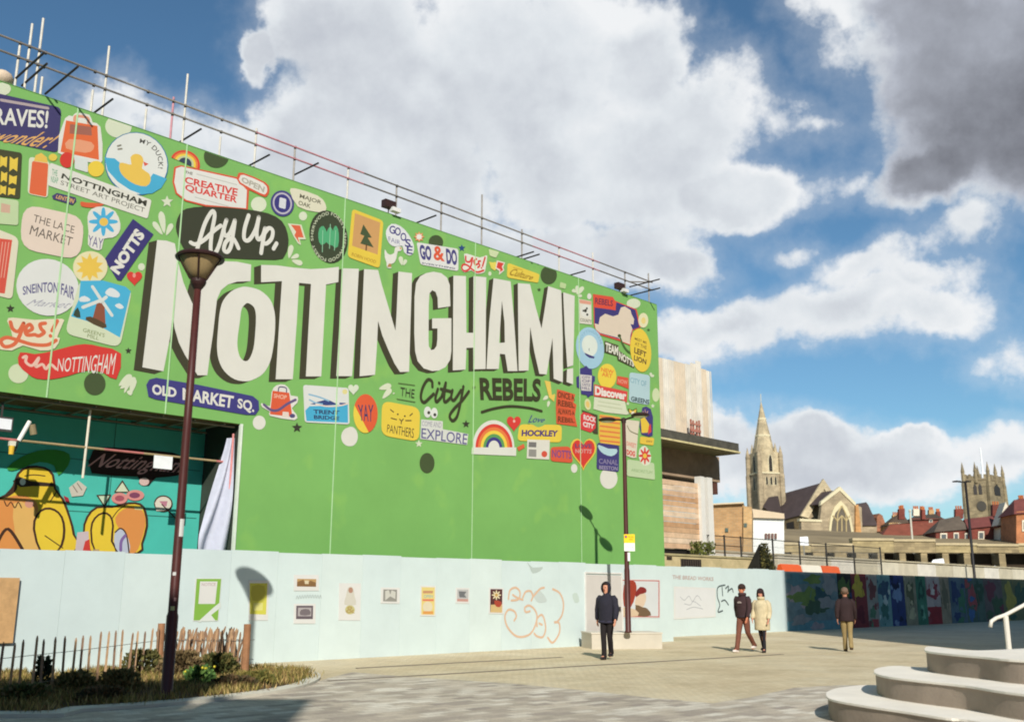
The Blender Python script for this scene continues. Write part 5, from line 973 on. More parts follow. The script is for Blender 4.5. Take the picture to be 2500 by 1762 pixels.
MB().obox(q+sx_*-.075+UP*zb-Vector((0,.012,0)), sx_*.31, UP*(zm-zb-.004), Vector((0,.012,0))).build('white_plate', mat('#e4e6dc', .5, .03), sgn)
MB().obox(q+sx_*-.075+UP*zm-Vector((0,.012,0)), sx_*.31, UP*(zc-zm), Vector((0,.012,0))).build('yellow_plate', mat('#f2c61e', .5, .03), sgn)
def vtext(s_, o_, w, h_, c, par, bold=.02):
    v, f = text_mesh(s_, bold); mk('lettering', [o_+Vector((a*w, 0, b*h_)) for a, b in v], f, paint(c), par)
MB().lathe([(.035, 0), (.035, .004), (.01, .004)], (0,0,0), 16).build('disc', mat('#c0402e', .5), sgn).matrix_world = Matrix.Translation(q+sx_*-.02+UP*(zc-.07)-Vector((0,.018,0))) @ Matrix.Rotation(R(90), 4, 'X')
MB().lathe([(.024, 0), (.024, .002), (.008, .002)], (0,0,0), 16).build('disc', mat('#40488f', .5), sgn).matrix_world = Matrix.Translation(q+sx_*-.02+UP*(zc-.07)-Vector((0,.021,0))) @ Matrix.Rotation(R(90), 4, 'X')
vtext('At any\ntime', q+sx_*.05+UP*(zc-.17)-Vector((0,.0135,0)), .15, .13, '#8a5a1c', sgn, .0); vtext('CCTV in use', q+sx_*-.04+UP*(zb+.1)-Vector((0,.0135,0)), .23, .04, '#9a9a96', sgn, .0)
MB().obox(q+sx_*.02+UP*(zb-.28)-Vector((0,.01,0)), sx_*.07, UP*.24, Vector((0,.01,0))).build('slip', mat('#e6e6e0', .6), sgn)
for z_ in (zb+.08, zc-.06): MB().tube([RP+Vector((-.09,-.085,z_)), RP+Vector((.09,-.085,z_))], .012, 6).build('clip', mat('#777777', .4, metal=.6), sgn)
# planter the lamp stands in
t = thing('lamp_planter', 'low pale concrete block at the foot of the double headed lamp', 'planter')
pa = gnd(1445, 1584); pb = gnd(1617, 1583); e = (pb-pa); e.z = 0; w = e.length; e.normalize(); dep = Vector((-e.y, e.x, 0))*1.25
MB().obox(pa, e*w, dep, UP*(PH-.04)).build('block', mat('#bdb6a6', .85, .08, 2, .2, 25), t)
MB().obox(pa-e*.02-dep*.016+UP*(PH-.039), e*(w+.04), dep*1.032, UP*.035).build('coping', mat('#c9c3b4', .85, .08, 2, .2, 25), t)
# distant lamp post on the right
FP = gnd(2389, 1506); FP.z = 0
t = thing('street_lamp', 'slim black lamp post with a short arm in front of the shaded hoarding', 'street lamp')
fh = at(2352, 1176, FP.y).z
MB().lathe([(.14, 0), (.13, .9), (.1, 1), (.085, fh)], FP, 12).build('pole', mat('#23201f', .5), t, True)
MB().tube([FP+UP*(fh-.05), FP+Vector((-.55, 0, fh+.02))], .05, 7).build('arm', mat('#23201f', .5), t); MB().lathe([(.03,-.05),(.3,-.03),(.3,.03),(.05,.07)], FP+Vector((-.62, 0, fh+.03)), 16).build('lamp_head', mat('#2a2624', .5), t)
MB().lathe([(.03,-.05),(.25,-.03),(.25,.03),(.05,.07)], FP+Vector((.2, .1, fh+.03)), 16).build('lamp_head', mat('#2a2624', .5), t)

# ================================================================ curved seat steps, right foreground
steps = thing('seat_steps', 'three broad curved concrete seating steps in the right foreground', 'steps')
tread = mat('#ece5d6', .85, .10, 1.4, .15, 30); riser = mat('#998b7c', .9, .2, 1.3, .25, 25)  # one concrete in two tones: riser colour carries the shade of its faces
SH = .27
def ed(z, pts): return [(q.x, q.y) for q in (gnd(px, py, z) for px, py in pts)]
cur = [[(6.9,6.2),(5.6,8.2)]+ed(.27, [(2405,1763),(2309,1751),(2213,1736),(2118,1722),(2034,1707),(2017,1695),(2024,1685),(2058,1676),(2134,1671)])+[(5.6,14.3),(7.5,14.9)],
       [(7.4,7.6),(6.2,9.2)]+ed(.54, [(2500,1693),(2357,1672),(2237,1659),(2160,1649),(2134,1639),(2145,1629),(2190,1624)])+[(6.0,14.9),(7.8,15.4)],
       [(8.4,9.2),(7.0,10.8)]+ed(.81, [(2500,1611),(2400,1602),(2310,1594),(2264,1588),(2258,1582),(2275,1577)])+[(6.3,14.2),(7.6,14.9),(9.5,15.2)]]
for k, c in enumerate(cur):
    c = smooth_loop(c, 5, False); poly = c+[(16, c[-1][1]+.6), (16, 6.0)]; z0_, z1_ = k*SH, (k+1)*SH
    vs = []; fs = []
    for i, p in enumerate(c): vs += [(p[0]+.02, p[1], z0_ if k else 0), (p[0]+.02, p[1], z1_-.025)]
    for i in range(len(c)-1): fs.append((2*i, 2*i+1, 2*i+3, 2*i+2))
    mk('riser', vs, fs, riser, steps, True)
    MB().prism([(p[0], p[1], z1_-.025) for p in poly], UP*.025).build('tread', tread, steps)
# handrail
t = thing('handrail', 'pale steel handrail with a turned down end beyond the seating steps', 'handrail')
hr = mat('#d9d4c8', .4, .05, 3); hp = at(2455, 1503, 18.0)
MB().tube([(hp.x, 18, .0), (hp.x, 18, hp.z)], .045, 10).build('post', hr, t)
a = at(2418, 1530, 17.9); b2 = at(2420, 1516, 17.9); c_ = at(2432, 1508, 18); d_ = at(2500, 1476, 18.2)
MB().tube([a, b2, c_, hp+Vector((0,0,.02)), d_, d_+(d_-hp)*1.6], .032, 10).build('rail', hr, t, True)
e2 = d_+(d_-hp)*1.4; MB().tube([(e2.x, e2.y, 0), e2], .045, 10).build('post', hr, t)
k1=(2100,1080,.21008); k2=(1600,860,.33364); k3=(1880,1180,.15679)
# ================================================================ concrete building right of the green wall
cbld = thing('concrete_building', 'part stripped concrete building with boarded front and overhanging roof slab beside the green wall', 'building')
conc = mat('#6a665a', .9, .35, 1.6, .3, 12, tint='#3f3d33'); dkc = mat('#3d3830', .9, .25, 2, .3, 12)
b1 = Frame(3.6); b2_ = Frame(4.9); b3 = Frame(4.3)
uR = b1.uv(1806, 1090)[0]
MB().obox(b1.pt(14, 7.66, -6), D*(uR-14), UP*.10, NW*6).build('roof_slab', mat('#8d8564', .9, .25, 2, .3, 12), cbld)
MB().obox(b1.pt(14, 7.76, -.22), D*(uR-14-.05), UP*.36, NW*.20).build('fascia', mat('#4d4b42', .9, .5, 2.2, .4, 9, tint='#2f2d28'), cbld)
MB().obox(b1.pt(14, 7.68, .0), D*(uR-14), UP*.075, NW*.03).build('drip_edge', mat('#c9bd8c', .9, .2, 4), cbld)
zb0 = b2_.uv(1617, 1157)[1]; uB = b2_.uv(1757, 1150)[0]
MB().obox(b2_.pt(14, zb0, -.5), D*(uB-14), UP*(7.66-zb0), NW*.5).build('beam', mat('#a08a72', .9, .2, 2, .2, 12), cbld)
MB().obox(b2_.pt(14, zb0-.0, -6), D*(uB-14.4), UP*.5, NW*5.4).build('ceiling', mat('#5a4c40', .9, .25, 2, .3, 12), cbld)
# upright sheets above the slab
tops = [(1609,872),(1640,879),(1665,886),(1688,890),(1697,883),(1712,880),(1716,900),(1731,906)]
tops = [b3.uv(*p) for p in tops]; ua = 17.; i = 0; uE = tops[-1][0]
def topz(u):
    if u <= tops[0][0]: return tops[0][1]+.05
    for p, q in zip(tops, tops[1:]):
        if p[0] <= u <= q[0]: return p[1]+(q[1]-p[1])*(u-p[0])/(q[0]-p[0])
    return tops[-1][1]
while ua < uE-.05:
    ub = min(ua+.42, uE); zt = topz((ua+ub)/2); mbx = MB(); mbx.obox(b3.pt(ua+.004, 8.12, -.03), D*(ub-ua-.008), UP*(zt-8.12), NW*.02)
    for k in range(3): mbx.obox(b3.pt(ua+.03+k*.13, 8.12, -.01), D*.06, UP*(zt-8.125), NW*.022)
    mbx.build('cladding_sheet', mat(['#d6d1c5','#d3ccbe','#d8d3c8','#d2c4ae'][(i*5) % 4 if i % 7 else 3], .75, .12, 2), cbld); ua = ub; i += 1
t = thing('roof_barrier', 'row of short red brown posts standing on the concrete roof slab', 'barrier')
for x0, y0, x1, y1 in [(355,505,362,600),(372,515,385,595),(398,520,402,590),(415,515,412,605)]:
    p = b1.uv(*cr(cf, (x0, y0))); MB().obox(b1.pt(p[0], 8.121, -.35), D*.07, UP*(p[1]-8.1), NW*.05).build('post', mat('#a86a58', .7, .2, 5), t)
MB().obox(b1.pt(b1.uv(1700, 1045)[0], 8.32, -.29), D*.75, UP*.12, NW*.03).build('rail', mat('#b07464', .7, .2, 5), t); MB().obox(b1.pt(b1.uv(1700, 1045)[0], 8.62, -.29), D*.75, UP*.08, NW*.03).build('rail', mat('#b47a68', .7, .2, 5), t)
# horizontal boards
z0b = b3.uv(1625, 1337)[1]; z1b = b3.uv(1620, 1168)[1]; uL = 17.; uRb = b3.uv(1720, 1260)[0]; nb = 13
for i in range(nb):
    h_ = (z1b-z0b)/nb; MB().obox(b3.pt(uL, z0b+i*h_+.008, -.03), D*(uRb-uL+random.uniform(-.04, .04)), UP*(h_-.016), NW*(.03+random.uniform(0, .012))).build('board', mat(['#c9a888','#d2b494','#b8916c','#d6bfa4','#c4a07c'][(i*3) % 5], .85, .2, 3, .2, 25), cbld)
for px0, px1 in ((1740,1750),(1757,1769)):
    q0 = b1.uv(px0, 1260)[0]; q1 = b1.uv(px1, 1260)[0]; zt = b1.uv(px0, 1172)[1]
    MB().obox(b1.pt(q0, 2.9, -.85), D*(q1-q0), UP*(zb0-2.9), NW*.3).build('column', mat('#dcdad2', .7, .06, 2), cbld)
MB().obox(b1.pt(b1.uv(1752, 1260)[0], 2.9, -.8), D*.12, UP*(zb0-2.9), NW*.1).build('column_gap_shade', mat('#2c2a28', .9), cbld)  # solid dark strip painted as the shade between the columns
MB().obox(b2_.pt(uB-.45, zb0-.55, -.35), D*.3, UP*.55, NW*.3).build('bracket', mat('#5a3a30', .9), cbld)
MB().obox(b3.pt(17, z0b-.32, -.6), D*(uRb-17), UP*.30, NW*.5).build('gap_shade_strip', mat('#1e1b18', .95), cbld)  # solid near-black box standing in for the shade below the boards
MB().obox(b1.pt(17, 0, -.3), D*(b1.uv(1842, 1370)[0]-17), UP*3.02, NW*.3).build('plinth_wall', mat('#bfae86', .9, .25, 1.5, .3, 12, tint='#8a8258'), cbld)
MB().obox(b1.pt(17, 3.03, -.36), D*(b1.uv(1842, 1370)[0]-17), UP*.08, NW*.40).build('coping', mat('#a89c74', .9, .25, 2), cbld)
ga = b1.uv(1661, 1360)[0]; gb = b1.uv(1711, 1360)[0]
MB().obox(b1.pt(ga, 2.3, .002), D*(gb-ga), UP*.62, NW*.01).build('grille_back', mat('#241f1c', .9), cbld)
for k in range(9): MB().obox(b1.pt(ga+(gb-ga)*k/9, 2.3, .014), D*.04, UP*.62, NW*.03).build('grille_bar', mat('#4a4038', .7), cbld)
MB().obox(b1.pt(ga-.95, 2.85, .002), D*.35, UP*.14, NW*.01).build('wall_stain_hole', mat('#3a3026', .9), cbld)
for px, py, lab in ((1708,1326,'small green weed growing on the plinth wall beside the boards'),(1736,1348,'larger green weed growing on the plinth wall by the white columns')):
    u, v = b1.uv(px, py); f = b1.pt(u, 3.1, -.15); t = thing('weed', lab, 'plant')
    def fp(i): an = random.uniform(0, 6.28); return f+Vector((math.cos(an)*random.random()*.3, math.sin(an)*random.random()*.2, random.random()*.5)), Vector((math.cos(an)*.5, math.sin(an)*.5, .8))
    join_groups('leaves', leafy(fp, 260, .12, ['#54602c','#6f7436','#4a4a26'], 'leaves'), t); MB().tube([f, f+UP*.35], .015, 5).build('stem', mat('#4a3f28'), t)

# ================================================================ raised ground behind, fences, far walls
tag(MB().obox(Frame(2.6).pt(27.0, 0, -6), D*80, UP*2.2, NW*5.7).build('terrace', mat('#8d8674', .9, .2, .6)), kind='structure')
F5 = Frame(7.6)
q = [F5.uv(*p) for p in [(1890,1352),(2500,1392)]]
rw = thing('ramp_wall', 'long pale concrete wall running above the shaded mural hoarding', 'wall')
zt = (q[0][1]+q[1][1])/2
for i in range(24):
    u0 = 27.6+i*3.0; MB().obox(F5.pt(u0+.01, .5, -.3), D*2.98, UP*(zt-.5+random.uniform(-.02, .02)), NW*(.3+.01*(i % 2))).build('wall_panel', mat(['#c4bba4','#cbc3ad','#bdb49c','#d3cdbf'][(i*3) % 4], .85, .15, 1.2, .2, 10), rw)
MB().obox(F5.pt(27.6, zt+.03, -.36), D*72, UP*.09, NW*.44).build('coping', mat('#b9ae92', .85, .2, 2), rw)
# wire mesh fence on the terrace
mf = thing('mesh_fence', 'grey wire mesh fence panels on dark posts above the white and shaded hoardings', 'fence')
FM = Frame(4.2); fpx = [1722,1770,1810,1888,1953,2018,2085,2150]; pm = mat('#3a3834', .6, metal=.4); wm = mat('#9a968c', .5, metal=.5)
fu = [FM.uv(x, 1360)[0] for x in fpx]; zf = FM.uv(1888, 1318)[1]; zf2 = FM.uv(1726, 1318)[1]
for i, u in enumerate(fu):
    MB().tube([FM.pt(u, 2.2 if u > 27 else 3.1, 0), FM.pt(u, zf+.06, 0)], .045, 7).build('post', pm, mf)
    if i:
        a = fu[i-1]; mbx = MB(); base_ = 2.35 if a > 27 else 3.2; L_ = u-a
        for k in range(int(L_/.11)): mbx.obox(FM.pt(a+.05+k*.11, base_, 0), D*.008, UP*(zf-base_), NW*.008)
        for k in range(6): mbx.obox(FM.pt(a, base_+(zf-base_)*k/5, -.008), D*L_, UP*.012, NW*.008)
        tag(mbx.build('mesh_panel', wm, mf), kind='stuff')
        for z_ in (zf, (zf+base_)/2): MB().tube([FM.pt(a, z_, .02), FM.pt(u, z_, .02)], .02, 6).build('rail', pm, mf)
# orange and white barrier blocks
FB = Frame(2.9)
for x0, x1, c, lab in ((1903,1951,'#e0622f','orange plastic barrier block on the end of the white hoarding top'),(1953,2000,'#e3ddcb','cream plastic barrier block between two orange ones'),(2003,2044,'#d9602f','orange plastic barrier block beside the dark mural board')):
    a = FB.uv(x0, 1385)[0]; b_ = FB.uv(x1, 1385)[0]; o = thing('barrier_block', lab, 'barrier', group='barrier blocks behind the hoarding')
    MB().prism([FB.pt(a, 2.21, -.2), FB.pt(a, 2.21, .2), FB.pt(a, 2.5, .16), FB.pt(a, 2.82, .08), FB.pt(a, 2.82, -.08), FB.pt(a, 2.5, -.16)], D*(b_-a)).build('barrier_body', mat(c, .5, .06, 2), o)
    MB().obox(FB.pt(a+.1, 2.82, -.05), D*(b_-a-.2), UP*.03, NW*.1).build('lug', mat(c, .5, .06, 2), o)
# dark ivy mound beside the plinth wall
f = Frame(3.2).pt(Frame(3.2).uv(1860, 1382)[0], 2.2, 0)
t = thing('ivy_mound', 'dark ivy covered mound at the end of the plinth wall', 'ivy')
MB().add([f-D*.75+NW*.3, f+D*.75+NW*.3, f+D*.7-NW*.5, f-D*.8-NW*.5, f+D*.05+UP*1.5-NW*.1, f+D*.5+UP*1.15, f-D*.3+UP*.9], [(0,1,5,4),(0,4,6),(1,2,5),(2,4,5),(2,3,4),(3,6,4),(3,0,6),(0,3,2,1)]).build('mound', mat('#1d1c16', .9, .3, 4), t)
def fp(i):
    s = random.random(); h_ = random.random(); w_ = 1-h_*.75
    return f+D*((s-.5)*1.5*w_)+UP*(1.5*h_)+NW*(.34*(1-h_*.8)+random.uniform(-.05, .1)), NW+Vector((0, 0, .2))
join_groups('leaves', leafy(fp, 900, .10, ['#2c2f1c','#3c3f22','#6a6434'], 'leaves'), t)
# brick block and white building
BX = lambda K, pts, Y: [at(*cr(K, p), Y) for p in pts]
def extr(K, pts, Y, depth, name, m, parent=None):
    return MB().prism(BX(K, pts, Y), Vector((.25, 1, 0)).normalized()*depth).build(name, m, parent)
bb = thing('brick_building', 'plain buff brick building behind the white columns', 'building')
brk = masonry('#b28a5c', '#a89878', .45, .15, .12)
extr(cf, [(380,1560),(380,1128),(690,1112),(690,1560)], 85, 8, 'wall', brk, bb); extr(cf, [(690.5,1560),(690.5,1130),(752,1140),(752,1560)], 84.7, 8, 'pale_wing', masonry('#c9a06a', '#b5a888', .45, .15, .1), bb)
extr(cf, [(378,1128),(378,1118),(692,1102),(692,1112)], 84.6, 8.6, 'parapet', mat('#c9b79a', .9, .1), bb)
for x, y in ((695,1255),(560,1290)): extr(cf, [(x,y+28),(x,y),(x+22,y),(x+22,y+28)], 84.62 if x > 690 else 84.9, .2, 'window', mat('#4f5f58', .3), bb)
wb = thing('white_building', 'white rendered flat roofed building below the church spire', 'building')
extr(cf, [(748,1570),(748,1214),(983,1222),(985,1570)], 110, 10, 'wall', mat('#dfe0da', .7, .05, .3), wb)
extr(cf, [(744,1214),(744,1150),(984,1186),(986,1222)], 109.6, 10.6, 'fascia', mat('#c9b598', .8, .1, .4), wb)
for x in (846, 868, 892, 916): extr(cf, [(x,1365),(x,1328),(x+16,1328),(x+16,1365)], 109.8, .3, 'window', mat('#6a4a40', .5), wb)
# stone viaduct
Yv = 128.
va = thing('stone_viaduct', 'weathered stone parapet wall with dark arched recesses across the right background', 'wall')
sto = masonry('#a8966c', '#8c7d5c', .9, .35, .18); sto2 = masonry('#9c8a66', '#7d7054', .9, .35, .2)
def zat(px, py, Y): return at(px, py, Y).z
xL = at(1880, 1340, Yv).x; xRr = at(3000, 1340, Yv).x
ztop = zat(2200, 1330, Yv); zmid = zat(2200, 1348, Yv)
k = 0; x = xL
while x < xRr:
    w_ = 5.2; bump = .55 if 1.5 < k < 3.5 else 0
    MB().obox((x+.01, Yv, zmid), (w_-.02, 0, 0), (0, 1.2, 0), (0, 0, ztop-zmid+bump-.1*(k % 2))).build('parapet_section', [sto, sto2][k % 2], va)
    MB().obox((x, Yv-.15, ztop+bump-.1*(k % 2)), (w_, 0, 0), (0, 1.5, 0), (0, 0, .28)).build('coping', mat('#b9a884', .9, .15, .6), va)
    x += w_; k += 1
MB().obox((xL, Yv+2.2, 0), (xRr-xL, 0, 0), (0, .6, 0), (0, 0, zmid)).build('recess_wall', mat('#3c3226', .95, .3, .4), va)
x = xL; k = 0
while x < xRr:
    MB().obox((x, Yv+.1, 0), (1.5 if k < 5 else .8, 0, 0), (0, 2.1, 0), (0, 0, zmid-.01)).build('pier', sto2, va); x += 2.7 if k < 9 else 4.4; k += 1
MB().obox((xL-40, Yv+.2, 0), (39.9, 0, 0), (0, 2, 0), (0, 0, zmid-.6)).build('end_wall', sto, va)
# hillside behind
def hill():
    vs = []; fs = []; nx, ny = 40, 14
    for j in range(ny+1):
        y = 134+j*45
        for i in range(nx+1):
            x = -260+i*20; f_ = min(1, (y-134)/90); vs.append((x, y, -.5+(9.5+.9*math.sin(x*.05)+.02*(y-134))*f_**.8+(4.6 if j else 0)))
    for j in range(ny):
        for i in range(nx): a = j*(nx+1)+i; fs.append((a, a+1, a+nx+2, a+nx+1))
    return tag(mk('hillside', vs, fs, mat('#8a7a5c', .95, .3, .08), None, True), kind='structure')
hill()
# ================================================================ church with spire
Yc = 250.
ch = thing('church', 'sandstone church with tall pointed spire, slate roofs and one large traceried window', 'church')
st = masonry('#a8977a', '#94846a', 1.1, .42, .16); st2 = masonry('#bfae8c', '#a69676', 1.1, .42, .1); slate = mat('#4a3f3e', .8, .18, .5, .3, 3); pale = mat('#cfc4a2', .85, .08, .6)
tc_ = at(*cr(cf, (845, 900)), Yc+4); th = R(14.5); Rz = Matrix.Rotation(th, 3, 'Z')
zz = lambda y, x=845: at(*cr(cf, (x, y)), Yc).z
def tb_(mbx, cx, cy, w, d, z0, z1): c_ = Vector((tc_.x, tc_.y, 0))+Rz@Vector((cx, cy, 0)); return mbx.box((c_.x, c_.y, (z0+z1)/2), (w, d, z1-z0), th)
WT = 6.0
tb_(MB(), 0, 0, WT, WT, 3, zz(890)).build('tower', st, ch); tb_(MB(), 0, 0, WT-.7, WT-.7, zz(890), zz(735)).build('belfry', st2, ch)
tb_(MB(), 0, 0, WT+.3, WT+.3, zz(895), zz(885)).build('string_course', pale, ch)
zb_, za_ = zz(738), zz(352); rb = (WT-1.0)/2*1.12
sp = MB(); n = 8; vs = []; fs = []
c_ = Vector((tc_.x, tc_.y, 0))
for i in range(8): vs.append(c_+Rz@Vector((rb*math.cos(R(22.5+45*i))*1.0, rb*math.sin(R(22.5+45*i)), 0))+UP*zb_)
vs.append(c_+UP*za_); fs = [(i, (i+1) % 8, 8) for i in range(8)]; sp.add(vs, fs).build('spire', st2, ch)
for f_ in (.3, .62): MB().lathe([(rb*(1-f_)*1.03, 0), (rb*(1-f_)*1.05, .35), (rb*(1-f_-.01)*1.0, .5)], c_+UP*(zb_+(za_-zb_)*f_), 8).build('spire_band', pale, ch)
MB().tube([c_+UP*(za_-.3), c_+UP*(za_+1.6)], .08, 6).build('finial', pale, ch)
for sx in (-1, 1):
    for sy in (-1, 1):
        p = c_+Rz@Vector((sx*WT/2, sy*WT/2, 0)); MB().lathe([(.75, 3), (.72, zz(905)), (.6, zz(890)), (.55, zz(770)), (.62, zz(768)), (.5, zz(750)), (.04, zz(690))], p, 8).build('corner_turret', st, ch)
        q = c_+Rz@Vector((sx*(WT/2-.9), sy*(WT/2-.9), 0)); MB().lathe([(.45, zz(740)), (.4, zz(715)), (.03, zz(665))], q, 6).build('pinnacle', st2, ch)
dkg = mat('#2f2a26', .5)
def lancet(cx, face, z0, z1, w, nm='lancet_window'):
    h_ = z1-z0; pts = [(-w/2, 0), (w/2, 0), (w/2, h_*.7), (w*.3, h_*.88), (0, h_), (-w*.3, h_*.88), (-w/2, h_*.7)]
    if face == 's': f_ = lambda a, b_: c_+Rz@Vector((cx+a, -(WT-.7)/2-.03 if z0 > zz(880) else -WT/2-.03, 0))+UP*(z0+b_); ex = Rz@Vector((0, -.05, 0))
    else: f_ = lambda a, b_: c_+Rz@Vector((-(WT-.7)/2-.03 if z0 > zz(880) else -WT/2-.03, cx+a, 0))+UP*(z0+b_); ex = Rz@Vector((-.05, 0, 0))
    fr_ = MB().prism([f_(a*1.5, b_*1.06-.1) for a, b_ in pts], ex*.5).build(nm, pale, ch); MB().prism([f_(a, b_)+ex for a, b_ in pts], ex*.6).build('opening', dkg, fr_)
lancet(.25, 's', zz(878), zz(755), .9); lancet(.2, 'w', zz(878), zz(755), .9)
for cx in (-1.2, 0, 1.2): lancet(cx, 's', zz(975), zz(915), .55)
lancet(0, 'w', zz(1010), zz(915), .7)
# nave: gable end and two roof slopes
A_ = at(*cr(cf, (905, 1062)), Yc+8); B_ = at(*cr(cf, (1262, 962)), Yc-6); C_ = at(*cr(cf, (1112, 1195)), Yc-9)
rid = A_-B_; C2 = Vector((2*B_.x-C_.x, B_.y+3, C_.z))
MB().add([B_, C_, C2, B_+rid, C_+rid, C2+rid], [(0,3,4,1),(0,2,5,3),(0,1,2),(3,5,4),(1,4,5,2)]).build('nave_roof', slate, ch)
gd = Vector((.12, -.99, 0))*.5
def off(p, k_): return p+UP*k_
MB().prism([off(B_, .8)+gd, C_+gd+Vector((-.5, 0, -.3)), C_+gd+Vector((1.3, 0, -.8)), off(B_, -1.6)+gd, C2+gd+Vector((-1.3, 0, -.8)), C2+gd+Vector((.4, 0, -.2))], -gd*1.6).build('gable_coping', st2, ch)
MB().prism([B_+gd*.3, C_+gd*.3, Vector((C_.x, C_.y, 4))+gd*.3, Vector((C2.x, C2.y, 4))+gd*.3, C2+gd*.3], -gd*.9).build('nave_end_wall', st, ch)
e0 = C_+rid; MB().add([C_+Vector((0,.6,-.1)), e0+Vector((0,.6,-.1)), Vector((e0.x, e0.y+.6, 3)), Vector((C_.x, C_.y+.6, 3)), C2+Vector((0,0,-.1)), C2+rid, Vector((C2.x+rid.x, C2.y+rid.y, 3)), Vector((C2.x, C2.y, 3))], [(0,1,2,3),(5,4,7,6),(1,5,6,2)]).build('nave_wall', masonry('#7a6848', '#665840', 1.1, .42, .16), ch)
for k_ in range(3):
    p = C_.lerp(e0, .15+.28*k_)+Vector((0, .5, 0)); q_ = C_.lerp(e0, .30+.28*k_)+Vector((0, .5, 0)); MB().obox(p+UP*-3.6, q_-p, Vector((0, .2, 0)), UP*2.6).build('nave_window', dkg, ch)
# lower hipped roof between tower and nave
hp_ = BX(cf, [(830,1135),(872,1068),(938,1058),(985,1262)], Yc-2)
MB().prism(hp_, Vector((.3, 1, 0))*5).build('aisle_roof', mat('#403635', .85, .18, .5, .3, 3), ch)
# chancel gable with the large window
ext = Vector((-.18, 1, 0)).normalized()
Yg = Yc-14
MB().prism(BX(cf, [(1105,1570),(1108,1232),(1240,1240),(1256,1112),(1385,1010),(1492,1120),(1540,1140),(1555,1570)], Yg), ext*1.2).build('gable_wall', st, ch)
MB().prism(BX(cf, [(1245,1128),(1250,1100),(1385,992),(1498,1108),(1500,1134),(1385,1022)], Yg-.25), ext*1.0).build('gable_coping', pale, ch)
ap = at(*cr(cf, (1385, 1014)), Yg+1); el_ = at(*cr(cf, (1262, 1116)), Yg+1); er_ = at(*cr(cf, (1488, 1122)), Yg+1); back = Vector((-6.5, 16, 0))
MB().add([ap, el_, er_, ap+back, el_+back, er_+back], [(0,3,4,1),(0,2,5,3),(0,1,2),(3,5,4),(1,4,5,2)]).build('chancel_roof', slate, ch)
arch = [(1305,1388),(1308,1290),(1318,1210),(1345,1140),(1390,1092),(1432,1135),(1462,1205),(1478,1290),(1494,1388)]
def scl(pts, k_, cx=1398, cy=1388): return [(cx+(x-cx)*k_, cy+(y-cy)*(k_ if k_ < 1 else k_)) for x, y in pts]
wn = MB().prism(BX(cf, arch, Yg-.3), ext*.25).build('great_window', mat('#cfc39c', .8, .08, .6), ch)
MB().prism(BX(cf, scl(arch, .84), Yg-.34), ext*.1).build('glazing', mat('#5f5648', .4, .2, .8), wn)
trac = mat('#b5a276', .85)
for a, b_ in (((1362,1386),(1368,1190)),((1398,1386),(1398,1200)),((1432,1386),(1428,1190)),((1368,1190),(1396,1130)),((1428,1190),(1398,1128)),((1335,1200),(1366,1240)),((1366,1240),(1398,1200)),((1398,1200),(1430,1240)),((1430,1240),(1456,1200))):
    MB().tube([at(*cr(cf, a), Yg-.38), at(*cr(cf, b_), Yg-.38)], .16, 6).build('mullion', trac, wn)
MB().prism(BX(cf, [(1496,1570),(1498,1128),(1516,1120),(1535,1270),(1545,1570)], Yg-.6), ext*1).build('buttress', masonry('#c28f58', '#a88858', 1.1, .42, .14), ch)
MB().prism(BX(cf, [(1545,1570),(1542,1268),(1650,1268),(1655,1570)], Yg+2), ext*6).build('vestry_wall', st, ch)
vr = BX(cf, [(1540,1272),(1512,1124),(1562,1112),(1574,1104),(1590,1126),(1652,1264),(1652,1272)], Yg+1.6); MB().prism(vr, ext*7).build('vestry_roof', slate, ch)
MB().prism(BX(cf, [(1650,1570),(1650,1215),(1668,1185),(1690,1200),(1705,1240),(1718,1280),(1720,1570)], Yg+3), ext*4).build('brick_stack', masonry('#a86e50', '#9c6a48', .6, .2, .16), ch)
MB().prism(BX(cf, [(1096,1240),(1096,1222),(1256,1230),(1256,1246)], Yg-.2), ext*1.4).build('string_course', pale, ch)
MB().prism(BX(cf, [(1150,1560),(1140,1365),(1300,1370),(1500,1388),(1500,1560)], Yg-4), ext*1.2).build('yard_wall', masonry('#8a7a5c', '#766a50', .9, .35, .2), ch)
def slab_sign(K, pts, Y, label):
    t = thing('white_sign', label, 'sign'); p = BX(K, pts, Y); MB().prism(p, Vector((.1, .1, 0))).build('plate', mat('#eceeee', .5, .03), t)
    c_ = (p[0]+p[2])/2; MB().tube([Vector((c_.x, c_.y+.12, max(2.0, min(q.z for q in p)-3))), Vector((c_.x, c_.y+.12, c_.z))], .09, 6).build('post', mat('#8a8880', .6), t)
slab_sign(k3, [(470,960),(465,830),(580,825),(598,965)], 112, 'small plain white board in front of the church wall')
slab_sign(k1, [(820,1400),(850,1360),(960,1345),(975,1400)], 100, 'white board above the ramp wall left of the black lamp post')
slab_sign(k1, [(1525,1490),(1560,1430),(1610,1450),(1630,1495)], 96, 'white board above the ramp wall right of the black lamp post')
MBp = thing('white_pole', 'thin white pole standing before the red tiled roofs', 'pole')
a = at(*cr(k1, (575, 800)), 150); b_ = at(*cr(k1, (610, 1170)), 150); MB().tube([Vector((b_.x, 150, 4)), Vector((b_.x-.0, 150, a.z))], .14, 7).build('shaft', mat('#c9c3b0', .6), MBp); MB().sphere((b_.x, 150, a.z+.1), .22, 8, 6).build('cap', mat('#c9c3b0', .6), MBp)
